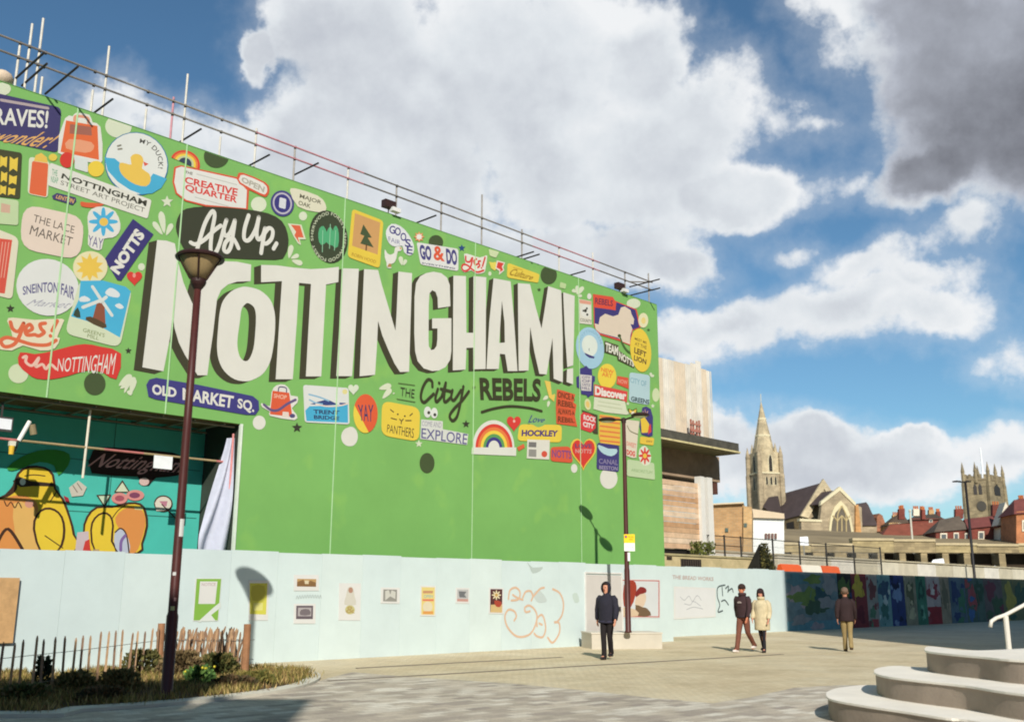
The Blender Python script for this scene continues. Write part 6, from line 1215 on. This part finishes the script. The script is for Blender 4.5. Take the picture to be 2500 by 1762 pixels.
# ================================================================ red roofed houses
tile = [mat(c, .85, .2, .6, .4, 4) for c in ('#7d4535', '#73403a', '#86503c')]; rb_ = masonry('#7d3a2c', '#6a4a40', .5, .16, .16); cream = mat('#d8cdb6', .8, .08)
def house(label, K, Y, wall, roof, rm, wm, wins, chims, gable=None, depth=9, wcol=cream):
    t = thing('brick_house', label, 'house', group='red roofed houses behind the stone wall'); e = Vector((.15, 1, 0)).normalized()
    MB().prism(BX(K, wall, Y), e*depth).build('wall', wm, t)
    p = BX(K, roof, Y-.4)                      # eave left, ridge left, ridge right, eave right
    el, rl, rr, er = p; rl = rl+e*depth*.5; rr = rr+e*depth*.5; bl = el+e*(depth+.8); br_ = er+e*(depth+.8)
    ro = MB().add([el, rl, rr, er, bl, br_], [(0,3,2,1),(4,1,2,5),(0,1,4),(3,5,2),(0,4,5,3)]).build('roof', rm, t)
    for x, y, w_, h_ in wins:
        q = BX(K, [(x,y+h_),(x,y),(x+w_,y),(x+w_,y+h_)], Y-.1); fr_ = MB().prism(q, -e*.12).build('window', wcol, t)
        c_ = sum(q, Vector())/4; q2 = [c_+(v-c_)*.68-e*.13 for v in q]; MB().prism(q2, -e*.04).build('pane', mat('#5a5f60', .3), fr_)
    for x, y, w_, h_, m_ in chims:
        q = BX(K, [(x,y+h_),(x,y),(x+w_,y),(x+w_,y+h_)], Y+depth*.45); MB().prism(q, e*1.4).build('chimney', m_, t)
        for k_ in range(3):
            c_ = q[1].lerp(q[2], .2+.3*k_)+e*.7; MB().tube([c_, c_+UP*.7], .16, 6).build('chimney_pot', mat('#b5693c', .8), t)
    if gable: MB().prism(BX(K, gable, Y-.6), e*4).build('gable', wm, t)
buff = masonry('#c29a68', '#a88a60', .5, .16, .12); och = masonry('#b8784e', '#a86a44', .5, .16, .12)
house('low house with a long orange red tiled roof left of the black lamp post', k1, 215, [(330,1180),(330,1075),(930,1075),(930,1180)], [(240,1100),(400,935),(985,905),(900,1060)], tile[0], rb_, [(500,1085,60,60),(700,1080,70,60),(600,1090,40,60)], [(450,770,70,120,rb_),(620,770,70,80,cream),(720,780,40,110,rb_)])
house('taller house with buff chimney and dark roof left of the white pole', k1, 228, [(330,1000),(335,930),(560,930),(560,1000)], [(320,960),(420,850),(540,790),(570,930)], mat('#5a4a3c', .85, .2, .6), buff, [(440,935,40,40)], [(380,840,70,100,buff),(470,760,45,110,rb_)])
house('house with dark slate roof and cream chimneys in the middle of the row', k1, 232, [(600,1000),(600,880),(980,880),(980,1000)], [(590,900),(700,830),(930,810),(990,890)], mat('#4c4238', .85, .2, .6), rb_, [(800,890,40,40)], [(700,770,50,110,rb_),(800,780,60,70,buff),(890,800,45,80,rb_)])
house('red brick house with dark roof and cream windows just left of the lamp post', k1, 205, [(880,1180),(880,1020),(1260,1000),(1260,1180)], [(860,1040),(990,880),(1220,830),(1270,1005)], mat('#5f5448', .85, .2, .6), rb_, [(930,1050,80,100),(1085,1045,60,90),(1215,1050,40,90)], [(1110,770,90,110,rb_)])
house('red brick house with a dark eave right of the lamp post', k1, 204, [(1265,1180),(1265,990),(1640,970),(1640,1180)], [(1255,1000),(1280,870),(1640,830),(1650,960)], tile[1], rb_, [(1370,1030,70,100),(1480,1020,0.1,.1)], [(1540,720,90,180,rb_)])
house('house with a pointed red gable and pale rendered front', k1, 200, [(1630,1180),(1630,980),(1830,960),(1830,1180)], [(1600,985),(1660,900),(1800,880),(1850,960)], tile[2], cream, [(1700,1060,80,80)], [(1640,760,60,180,rb_)], [(1600,960),(1690,690),(1830,960)])
house('tall red brick house at the right edge with an orange gable', k1, 190, [(1815,1200),(1815,800),(2300,780),(2300,1200)], [(1790,830),(1880,640),(2300,600),(2320,800)], tile[1], och, [(1880,900,100,130),(2050,900,100,130)], [(1850,650,70,140,rb_)])
# ================================================================ far parish church tower
Yt = 330.
tw = thing('church_tower', 'square grey stone church tower with pinnacles beyond the red roofed houses', 'church tower')
gs = masonry('#8d7f62', '#766a54', 1.2, .45, .18); e = Vector((.25, 1, 0)).normalized()
c0_ = at(*cr(k1, (1240, 700)), Yt); c1_ = at(*cr(k1, (1700, 700)), Yt); ztw = at(*cr(k1, (1450, 430)), Yt).z
# two faces: front from x=1230..1520, side from 1520..1710
fl = at(*cr(k1, (1225, 700)), Yt+2); fm = at(*cr(k1, (1520, 700)), Yt); sr = at(*cr(k1, (1690, 700)), Yt+9)
bk = fl+sr-fm
for p in (fl, fm, sr, bk): p.z = 0
MB().prism([fl+UP*5, fm+UP*5, sr+UP*5, bk+UP*5], UP*(ztw-5)).build('tower', gs, tw)
cc_ = (fl+sr)/2
MB().prism([cc_+(p-cc_)*1.03+UP*(ztw-.1) for p in (fl, fm, sr, bk)], UP*.6).build('cornice', mat('#7d7058', .9), tw)
for p, q in ((fl, fm), (fm, sr), (sr, bk), (bk, fl)):
    for k_ in range(5):
        a = p.lerp(q, (k_+.1)/5); b_ = p.lerp(q, (k_+.62)/5); d_ = (b_-a); nn = Vector((d_.y, -d_.x, 0)).normalized()*.5; MB().obox(a+UP*(ztw+.51), d_, -nn, UP*1.4).build('merlon', gs, tw)
for p in (fl, fm, sr, bk, fl.lerp(fm, .5), fm.lerp(sr, .5)):
    MB().lathe([(.65, ztw-1), (.6, ztw+2.6), (.7, ztw+2.7), (.05, ztw+6)], p, 6).build('pinnacle', gs, tw)
for p in (fl, fm, sr): MB().lathe([(1.1, 5), (1.0, ztw-8), (.8, ztw-1)], p, 6).build('corner_buttress', gs, tw)
def tower_win(p, q, f0, f1, y0, y1, nm):
    z0_ = at(*cr(k1, (1400, y0)), Yt).z; z1_ = at(*cr(k1, (1400, y1)), Yt).z; d_ = q-p; nn = Vector((d_.y, -d_.x, 0)).normalized(); a = p+d_*f0+nn*.02; b_ = p+d_*f1+nn*.02; w_ = b_-a; h_ = z1_-z0_
    MB().prism([a+UP*z0_, b_+UP*z0_, b_+UP*(z0_+h_*.7), a+w_*.5+UP*(z0_+h_), a+UP*(z0_+h_*.7)], nn*.1).build(nm, dkg, tw)
tower_win(fl, fm, .36, .5, 600, 470, 'belfry_window'); tower_win(fl, fm, .56, .7, 600, 470, 'belfry_window'); tower_win(fm, sr, .3, .7, 600, 470, 'belfry_window')
zc_ = at(*cr(k1, (1405, 735)), Yt); d_ = (fm-fl); nn = Vector((d_.y, -d_.x, 0)).normalized(); p = fl+d_*.62+nn*.06
MB().prism([p+d_.normalized()*(1.5*math.cos(R(30*i)))+UP*(zc_.z+1.7*math.sin(R(30*i))) for i in range(12)], nn*.15).build('clock_face', mat('#3c3830', .6), tw)
fp_ = thing('flagpole', 'white flagpole rising from the far grey church tower', 'flagpole'); zt_ = at(*cr(k1, (1400, 30)), Yt).z
MB().tube([cc_+UP*(ztw+.4), cc_+UP*zt_], [.42, .18], 7).build('shaft', mat('#eceeee', .5), fp_); MB().lathe([(.9, ztw+.45), (.8, ztw+2.5), (.45, ztw+3)], cc_, 8).build('pole_base', mat('#e4e6e6', .6), fp_)

# ================================================================ people
def skin_mesh(name, verts, edges, m, parent, sub=2, root=0):
    me = bpy.data.meshes.new(name); bm = bmesh.new(); ly = bm.verts.layers.skin.verify(); vs = []
    for co, r in verts:
        v = bm.verts.new(co); v[ly].radius = r if isinstance(r, tuple) else (r, r); vs.append(v)
    bm.verts.ensure_lookup_table(); vs[root][ly].use_root = True
    for a, b_ in edges: bm.edges.new((vs[a], vs[b_]))
    bm.to_mesh(me); bm.free(); o = bpy.data.objects.new(name, me); COL.objects.link(o)
    md = o.modifiers.new('s', 'SKIN'); md.use_smooth_shade = True; md.branch_smoothing = .6
    sb = o.modifiers.new('u', 'SUBSURF'); sb.levels = sub; sb.render_levels = sub
    dg = bpy.context.evaluated_depsgraph_get(); dg.update(); nm_ = bpy.data.meshes.new_from_object(o.evaluated_get(dg)); nm_.name = name
    o.modifiers.clear(); o.data = nm_; nm_.materials.clear(); nm_.materials.append(m); nm_.polygons.foreach_set('use_smooth', [True]*len(nm_.polygons)); bpy.data.meshes.remove(me)
    o.parent = parent; return o
def person(label, loc, rz, h, pose, cols, style):
    k = h/1.78; t = thing('person', label, 'person', loc, rz); V = lambda x, y, z: Vector((x*k, y*k, z*k))
    skin = mat(cols['skin'], .55, .06, 12)
    # joints: y forward (towards -Y in the world when rz = pi), pose gives swing of legs and arms
    ll, lr, al, ar_ = pose['ll'], pose['lr'], pose['al'], pose['ar']
    def leg(s, sw):
        hip = V(.085*s, 0, .92); kn = V(.08*s+sw[2]*.4, sw[0]*.5+.03, .50); an = V(.075*s+sw[2], sw[0]*1.0+sw[1], .085+sw[3]); toe = an+V(.02*s, .15, -.045-sw[3]*.6); return hip, kn, an, toe
    def arm(s, sw):
        sh = V(.18*s, 0, 1.405); el = V(.245*s+sw[2]*.5*s, sw[0]*.45-.01, 1.15); wr = V(.25*s+sw[2]*s, sw[0]*1.0+sw[1], .90+abs(sw[1])*.35); return sh, el, wr
    HL_, HR_ = leg(-1, ll), leg(1, lr); AL_, AR_ = arm(-1, al), arm(1, ar_)
    hd = pose.get('head', (0, 0))
    nk = V(0, .01, 1.50); h1 = V(hd[0]*.3, .035, 1.585); h2_ = V(hd[0]*.5, .02, 1.69); ns = V(hd[0]+.0, .145, 1.63)
    r = lambda *a: tuple(x*k for x in a)
    vs = [(V(0, 0, .98), r(.13, .10)), (V(0, .005, 1.15), r(.125, .095)), (V(0, 0, 1.32), r(.13, .09)), (V(0, 0, 1.44), r(.06, .06)), (nk, r(.052, .052)), (h1, r(.072, .075)), (h2_, r(.082, .092)), (V(hd[0]*.5, .01, 1.74), r(.06, .07))]
    ed = [(0,1),(1,2),(2,3),(3,4),(4,5),(5,6),(6,7)]
    def chain(start, pts):
        p = start
        for co, rr in pts: vs.append((co, r(*rr))); ed.append((p, len(vs)-1)); p = len(vs)-1
        return p
    for L_ in (HL_, HR_): chain(0, [(L_[0], (.085, .085)), (L_[0].lerp(L_[1], .5), (.07, .07)), (L_[1], (.052, .052)), (L_[1].lerp(L_[2], .35), (.052, .052)), (L_[2], (.034, .034)), (L_[3], (.035, .03))])
    for s, A1 in ((-1, AL_), (1, AR_)):
        w = chain(3, [(A1[0]*.5+V(0, 0, .72), (.042, .042)), (A1[0], (.038, .038)), (A1[0].lerp(A1[1], .5), (.036, .036)), (A1[1], (.033, .033)), (A1[1].lerp(A1[2], .5), (.031, .031)), (A1[2], (.026, .026))])
        d_ = (A1[2]-A1[1]).normalized(); fw = Vector((0, 1, 0)); fw = (fw-d_*fw.dot(d_)).normalized(); pm_ = A1[2]+d_*.075*k
        w = chain(w, [(pm_, (.030, .020))])
        for q in range(4):
            sp_ = fw*((q-1.5)*.019*k); ln = (.07, .082, .078, .06)[q]*k; cur_ = Vector((-s, 0, 0))*.012*k
            chain(w, [(pm_+sp_+d_*.025*k, (.0095, .0095)), (pm_+sp_+d_*(.025*k+ln*.5)+cur_, (.0088, .0088)), (pm_+sp_+d_*(.02*k+ln)+cur_*2.4, (.007, .007))])
        chain(w, [(A1[2]+d_*.045*k+fw*.032*k, (.0105, .0105)), (A1[2]+d_*.085*k+fw*.05*k-Vector((s, 0, 0))*.008*k, (.009, .009))])
    skin_mesh('body', vs, ed, skin, t, 1)
    # face
    fc = MB(); fc.sphere(ns+V(0, -.022, 0), (.013*k, .02*k, .022*k), 8, 6); fc.build('nose', skin, t, True)
    ey = MB()
    for s in (-1, 1): ey.sphere(V(hd[0]*.9+.033*s, .112, 1.655), (.014*k, .012*k, .008*k), 8, 6)
    ey.build('eyes', mat('#2a2018', .3), t); MB().sphere(V(hd[0]*.9, .108, 1.585), (.024*k, .012*k, .007*k), 8, 5).build('mouth', mat('#8c4a40', .6), t)
    # trousers: hips and two tapering legs
    tr = cols['legs']; wid = style.get('leg', 1.); tm = MB()
    def loft(mb, rings, n=16):
        vs_ = []; fs_ = []
        for c_, rx, ry in rings:
            for q in range(n): an = 2*math.pi*q/n; vs_.append(Vector(c_)+Vector((rx*k*math.cos(an), ry*k*math.sin(an), 0)))
        for i in range(len(rings)-1):
            for q in range(n): fs_.append((i*n+q, i*n+(q+1)%n, (i+1)*n+(q+1)%n, (i+1)*n+q))
        fs_ += [tuple(range(n))[::-1], tuple((len(rings)-1)*n+q for q in range(n))]; mb.add(vs_, fs_)
    loft(tm, [(V(0, 0, .84), .15, .095), (V(0, 0, .92), .165, .105), (V(0, 0, 1.04), .155, .10)])
    for L_ in (HL_, HR_):
        h_ = L_[0]; loft(tm, [(h_+V(0, 0, -.0), .085, .10), (h_.lerp(L_[1], .3), .088*wid, .10*wid), (h_.lerp(L_[1], .7), .075*wid, .085*wid), (L_[1], .066*wid, .072*wid), (L_[1].lerp(L_[2], .3), .063*wid, .072*wid), (L_[1].lerp(L_[2], .7), .060*wid, .066*wid), (L_[2]+V(0, 0, .0), .063*wid, .068*wid), (L_[2]+V(0, 0, -.02), .064*wid, .070*wid)], 12)
    for i_, v_ in enumerate(tm.v):
        tm.v[i_] = v_+Vector((math.sin(v_.z*53+i_), math.sin(v_.z*67+i_*1.3), 0))*.005*k
    tm.build('trousers', mat(tr, .85, .16, 8, .3, 25), t, True)
    for L_ in (HL_, HR_):
        f_ = (L_[3]-L_[2]); f_.z = 0; f_ = f_.normalized() if f_.length > 0 else Vector((0, 1, 0)); a = L_[2]+UP*-.02*k
        s_ = MB(); s_.lathe([(.046*k, -.062*k), (.05*k, -.02*k), (.044*k, .045*k)], a, 12); s_.build('shoe', mat(cols['shoes'], .5, .08, 6), t, True)
        o_ = MB(); o_.sphere(a+f_*.075*k-UP*.028*k, (.052*k if abs(f_.y) > .5 else .11*k, .125*k, .04*k), 12, 8); o_.build('shoe', mat(cols['shoes'], .5, .08, 6), t, True)
    # coat or jacket, one surface from hem to cuffs
    hem = style.get('hem', .86); puf = style.get('puff', 1.)
    jm = MB(); fl_ = style.get('flare', 1); rows = [(V(0, 0, hem), .178*fl_, .128*fl_), (V(0, 0, hem+.03), .186*fl_, .134*fl_)]
    if hem < .75: rows += [(V(0, 0, .8), .19, .14), (V(0, 0, .95), .192, .142)]
    rows += [(V(0, .005, 1.05), .182, .132), (V(0, .01, 1.17), .178, .128), (V(0, .01, 1.29), .188, .132), (V(0, .005, 1.38), .185, .122), (V(0, 0, 1.44), .15, .10), (V(0, 0, 1.49), .085, .08), (V(0, .0, 1.53), .068, .07)]
    loft(jm, [(c_, rx*(puf if i < len(rows)-3 else 1), ry*(puf if i < len(rows)-3 else 1)) for i, (c_, rx, ry) in enumerate(rows)], 20)
    for s, A1 in ((-1, AL_), (1, AR_)):
        s0 = A1[0]+V(-.03*s, 0, -.005); jm.tube([s0+V(-.03*s, 0, .0), s0+V(.01*s, 0, .005), A1[0].lerp(A1[1], .15)+V(.0, 0, -.01), A1[0].lerp(A1[1], .6), A1[1], A1[1].lerp(A1[2], .4), A1[1].lerp(A1[2], .85), A1[2]], [.06*k, .082*k, .08*k*puf, .066*k*puf, .06*k*puf, .056*k*puf, .05*k*puf, .046*k*puf], 12)
    for i_, v_ in enumerate(jm.v):
        jm.v[i_] = v_+Vector((math.sin(v_.z*61+v_.x*23+i_), math.sin(v_.z*47+v_.y*31+i_*1.7), 0))*.006*k
    jk = jm.build(style.get('top', 'jacket'), mat(cols['top'], .85, .18, 7, .5, 22), t, True)
    if style.get('print'): 
        fb = MB(); 
        for q in range(3): fb.box(V(-.03+.03*q, .150*puf, 1.30+.012*(q % 2)), (.055*k, .012, .035*k)); 
        fb.build('chest_print', mat(style['print'], .8), t)
    if style.get('belt'): MB().lathe([(.178*k*puf, 0), (.192*k*puf, .02*k), (.190*k*puf, .06*k)], V(0, 0, hem-.005), 20, 1, .72).build('hem_band', mat(style['belt'], .85), t, True)
    hm_ = mat(cols['hair'], .8, .2, 20, .4, 60)
    if style['head'] == 'hood':
        vs_ = []; fs_ = []
        for j in range(9):
            ph = math.pi*(j/8)*.86
            for i in range(17):
                a = R(-38)+R(256)*i/16+math.pi*0
                an = math.pi*.5+R(128)*(i/8-1)+math.pi
                vs_.append(V(hd[0]*.5, .012, 1.64)+Vector((.122*k*math.sin(ph)*math.cos(an), .14*k*math.sin(ph)*math.sin(an), .155*k*math.cos(ph)-.0)))
        for j in range(8):
            for i in range(16): fs_.append((j*17+i, (j+1)*17+i, (j+1)*17+i+1, j*17+i+1))
        o = mk('hood', vs_, fs_, mat(cols['top'], .85, .14, 7, .3, 30), t, True); sd = o.modifiers.new('t', 'SOLIDIFY'); sd.thickness = .018
        MB().sphere(V(hd[0]*.5, .055, 1.735), (.088*k, .06*k, .035*k), 12, 6).build('hair', hm_, t, True)
    else:
        hb = MB(); hb.sphere(V(hd[0]*.5, -.005, 1.70), (.104*k, .118*k, .105*k), 14, 9)
        if style['head'] == 'long':
            hb.sphere(V(hd[0]*.5, -.075, 1.58), (.098*k, .06*k, .15*k), 12, 8)
            for s in (-1, 1): hb.sphere(V(hd[0]*.5+.085*s, -.01, 1.60), (.035*k, .06*k, .12*k), 8, 6)
        if style['head'] == 'cap': hb.sphere(V(hd[0]*.5, .10, 1.705), (.07*k, .075*k, .014*k), 10, 6)
        hb.build('cap' if style['head'] == 'cap' else 'hair', hm_, t, True)
        for s in (-1, 1): MB().sphere(V(hd[0]*.5+.088*s, .01, 1.635), (.014*k, .025*k, .034*k), 8, 6).build('ear', skin, t, True)
    if style.get('collar'): MB().lathe([(.10*k, 0), (.115*k, .05*k), (.10*k, .09*k)], V(0, 0, 1.47), 16).build('collar', mat(cols['top'], .85, .14, 7), t, True)
    return t
g1 = gnd(1484, 1609)
person('person in a dark hooded jacket and black trousers walking before the grey door', (g1.x, g1.y, 0), R(152), 1.82, dict(ll=(-.06,-.12,.06,.06), lr=(.10,.02,-.04,0), al=(.16,.04,.04), ar=(-.16,.02,.06), head=(.02,0)), dict(skin='#c98f74', top='#25242f', legs='#1d1819', shoes='#241f22', hair='#2a1f1a'), dict(head='hood', puff=1.16, hem=.83, leg=1.0, belt='#2f2d3e'))
g2 = gnd(1813, 1591)
person('person in a brown hooded top and rust brown trousers striding with hands down', (g2.x+.06, g2.y, 0), R(136), 1.80, dict(ll=(-.22,-.20,.02,.08), lr=(.20,.06,.0,0), al=(.16,.04,.0), ar=(-.14,.03,.0), head=(.01,0)), dict(skin='#c07a5c', top='#3a282a', legs='#6e4436', shoes='#d8cfc8', hair='#33201c'), dict(head='short', top='hooded_top', puff=1.05, hem=.90, leg=1.05, print='#a89a94', belt='#33262a', collar=1))
g3 = gnd(1862, 1592)
person('person in a long cream padded coat and black leggings with dark hair', (g3.x+.03, g3.y+.02, 0), R(150), 1.68, dict(ll=(.10,.0,.02,0), lr=(-.12,-.10,-.02,.05), al=(.02,.10,-.02), ar=(.04,.14,-.03), head=(.02,0)), dict(skin='#c58a74', top='#c2b492', legs='#1d1d24', shoes='#2a2426', hair='#2f1f20'), dict(head='long', top='padded_coat', puff=1.18, hem=.62, flare=1.02, leg=.78, collar=1))
g4 = gnd(2072, 1590)
person('person in a dark maroon jacket and tan trousers walking away towards the shaded hoarding', (g4.x, g4.y, 0), R(-14), 1.72, dict(ll=(.12,.02,.01,0), lr=(-.12,-.10,-.01,.06), al=(-.10,.06,.0), ar=(.14,.05,.0), head=(0,0)), dict(skin='#a8745c', top='#2f2122', legs='#8f7c54', shoes='#4a3a2c', hair='#6f5a4c'), dict(head='short', puff=1.12, hem=.84, leg=1.02))

# ================================================================ buildings beside and behind the camera that shade the square
def block(name, label, x0, x1, y0, y1, h, wm, wins):
    t = thing(name, label, 'building'); MB().obox((x0, y0, 0), (x1-x0, 0, 0), (0, y1-y0, 0), (0, 0, h)).build('wall', wm, t)
    MB().obox((x0-.15, y0-.15, h), (x1-x0+.3, 0, 0), (0, y1-y0+.3, 0), (0, 0, .4)).build('parapet', mat('#9a8f80', .9), t)
    for side, n_ in wins:
        for fl_ in range(int(h//3.4)):
            for i in range(n_):
                z_ = fl_*3.4+1.1
                if side == 'n': x = x0+(x1-x0)*(i+.3)/n_; o = MB().obox((x, y1-.02, z_), (1.3, 0, 0), (0, .05, 0), (0, 0, 1.7)).build('window', mat('#d5d1c6', .6), t); MB().obox((x+.1, y1+.031, z_+.1), (1.1, 0, 0), (0, .01, 0), (0, 0, 1.5)).build('pane', mat('#3c454c', .15), o)
                else: y = y0+(y1-y0)*(i+.3)/n_; o = MB().obox((x0-.03, y, z_), (.05, 0, 0), (0, 1.3, 0), (0, 0, 1.7)).build('window', mat('#d5d1c6', .6), t); MB().obox((x0-.041, y+.1, z_+.1), (.01, 0, 0), (0, 1.1, 0), (0, 0, 1.5)).build('pane', mat('#3c454c', .15), o)
    return t
brk2 = masonry('#8a5a44', '#8a7a6a', .5, .16, .15)
def shade_corner(px, py, tdist):
    p = gnd(px, py); return Vector((p.x, p.y, 0))+SUN_DIR*tdist, tdist*math.tan(SUN_EL)
c1p, h1_ = shade_corner(765, 1706, 23.)
g0 = Vector((-4.75, 17.5, 0)); tt = (g0.y-c1p.y)/-SUN_DIR.y; xw = g0.x+SUN_DIR.x*tt
of = block('brick_office', 'brick office building behind the viewpoint shading the near road', c1p.x-40, xw, c1p.y-14, c1p.y, tt*math.tan(SUN_EL)-.4, brk2, [('n', 9)])
MB().obox((xw+.16, c1p.y-9, 0), (c1p.x-xw-.16, 0, 0), (0, 8.99, 0), (0, 0, h1_)).build('stair_tower', brk2, of)
pb = H2.pt(H2.uv(1917, 1450)[0], 0); c2p = pb+SUN_DIR*36; c2p.z = 0; h2_t = 2.62+36*math.tan(SUN_EL)
tb2 = thing('brick_tower', 'long tall brick building beside the viewpoint shading the right hand hoarding', 'building'); brk3 = masonry('#9a7a60', '#8a7a6a', .5, .16, .15)
MB().prism([c2p, c2p+D*46, c2p+D*46+NW*13, c2p+NW*13], UP*h2_t).build('wall', brk3, tb2)
MB().prism([c2p+(-D+NW)*0+UP*(h2_t+.002)+NW*.3+D*.3, c2p+D*45.7+NW*.3+UP*(h2_t+.002), c2p+D*45.7+NW*12.7+UP*(h2_t+.002), c2p+NW*12.7+D*.3+UP*(h2_t+.002)], UP*.15).build('roof', mat('#6a655e', .9), tb2)
for fl_ in range(7):
    for i in range(15):
        o = MB().obox(c2p+D*(1.2+3*i)-NW*.03+UP*(1.1+3.4*fl_), D*1.3, NW*.05, UP*1.7).build('window', mat('#d5d1c6', .6), tb2); MB().obox(c2p+D*(1.3+3*i)-NW*.045+UP*(1.2+3.4*fl_), D*1.1, NW*.01, UP*1.5).build('pane', mat('#3c454c', .15), o)
block('sky_block_terrace', 'unseen brick terrace added behind the viewpoint to block low sky light', 4, 70, -62, -50, 22., masonry('#9a6a50', '#8a7a6a', .5, .16, .15), [('n', 14)])  # added out of view to cut the low sky fill
# ================================================================ put every thing's origin at its base
bpy.context.view_layer.update()
for o in [o for o in COL.objects if o.type == 'EMPTY' and o.parent is None and o.location.length < 1e-6 and o.children]:
    pts = [ch_.matrix_world @ Vector(c) for ch_ in o.children if ch_.type == 'MESH' for c in ch_.bound_box]
    if not pts: continue
    base = Vector(((min(p.x for p in pts)+max(p.x for p in pts))/2, (min(p.y for p in pts)+max(p.y for p in pts))/2, min(p.z for p in pts)))
    o.location = base
    for ch_ in o.children: ch_.matrix_parent_inverse = Matrix.Translation(-base)
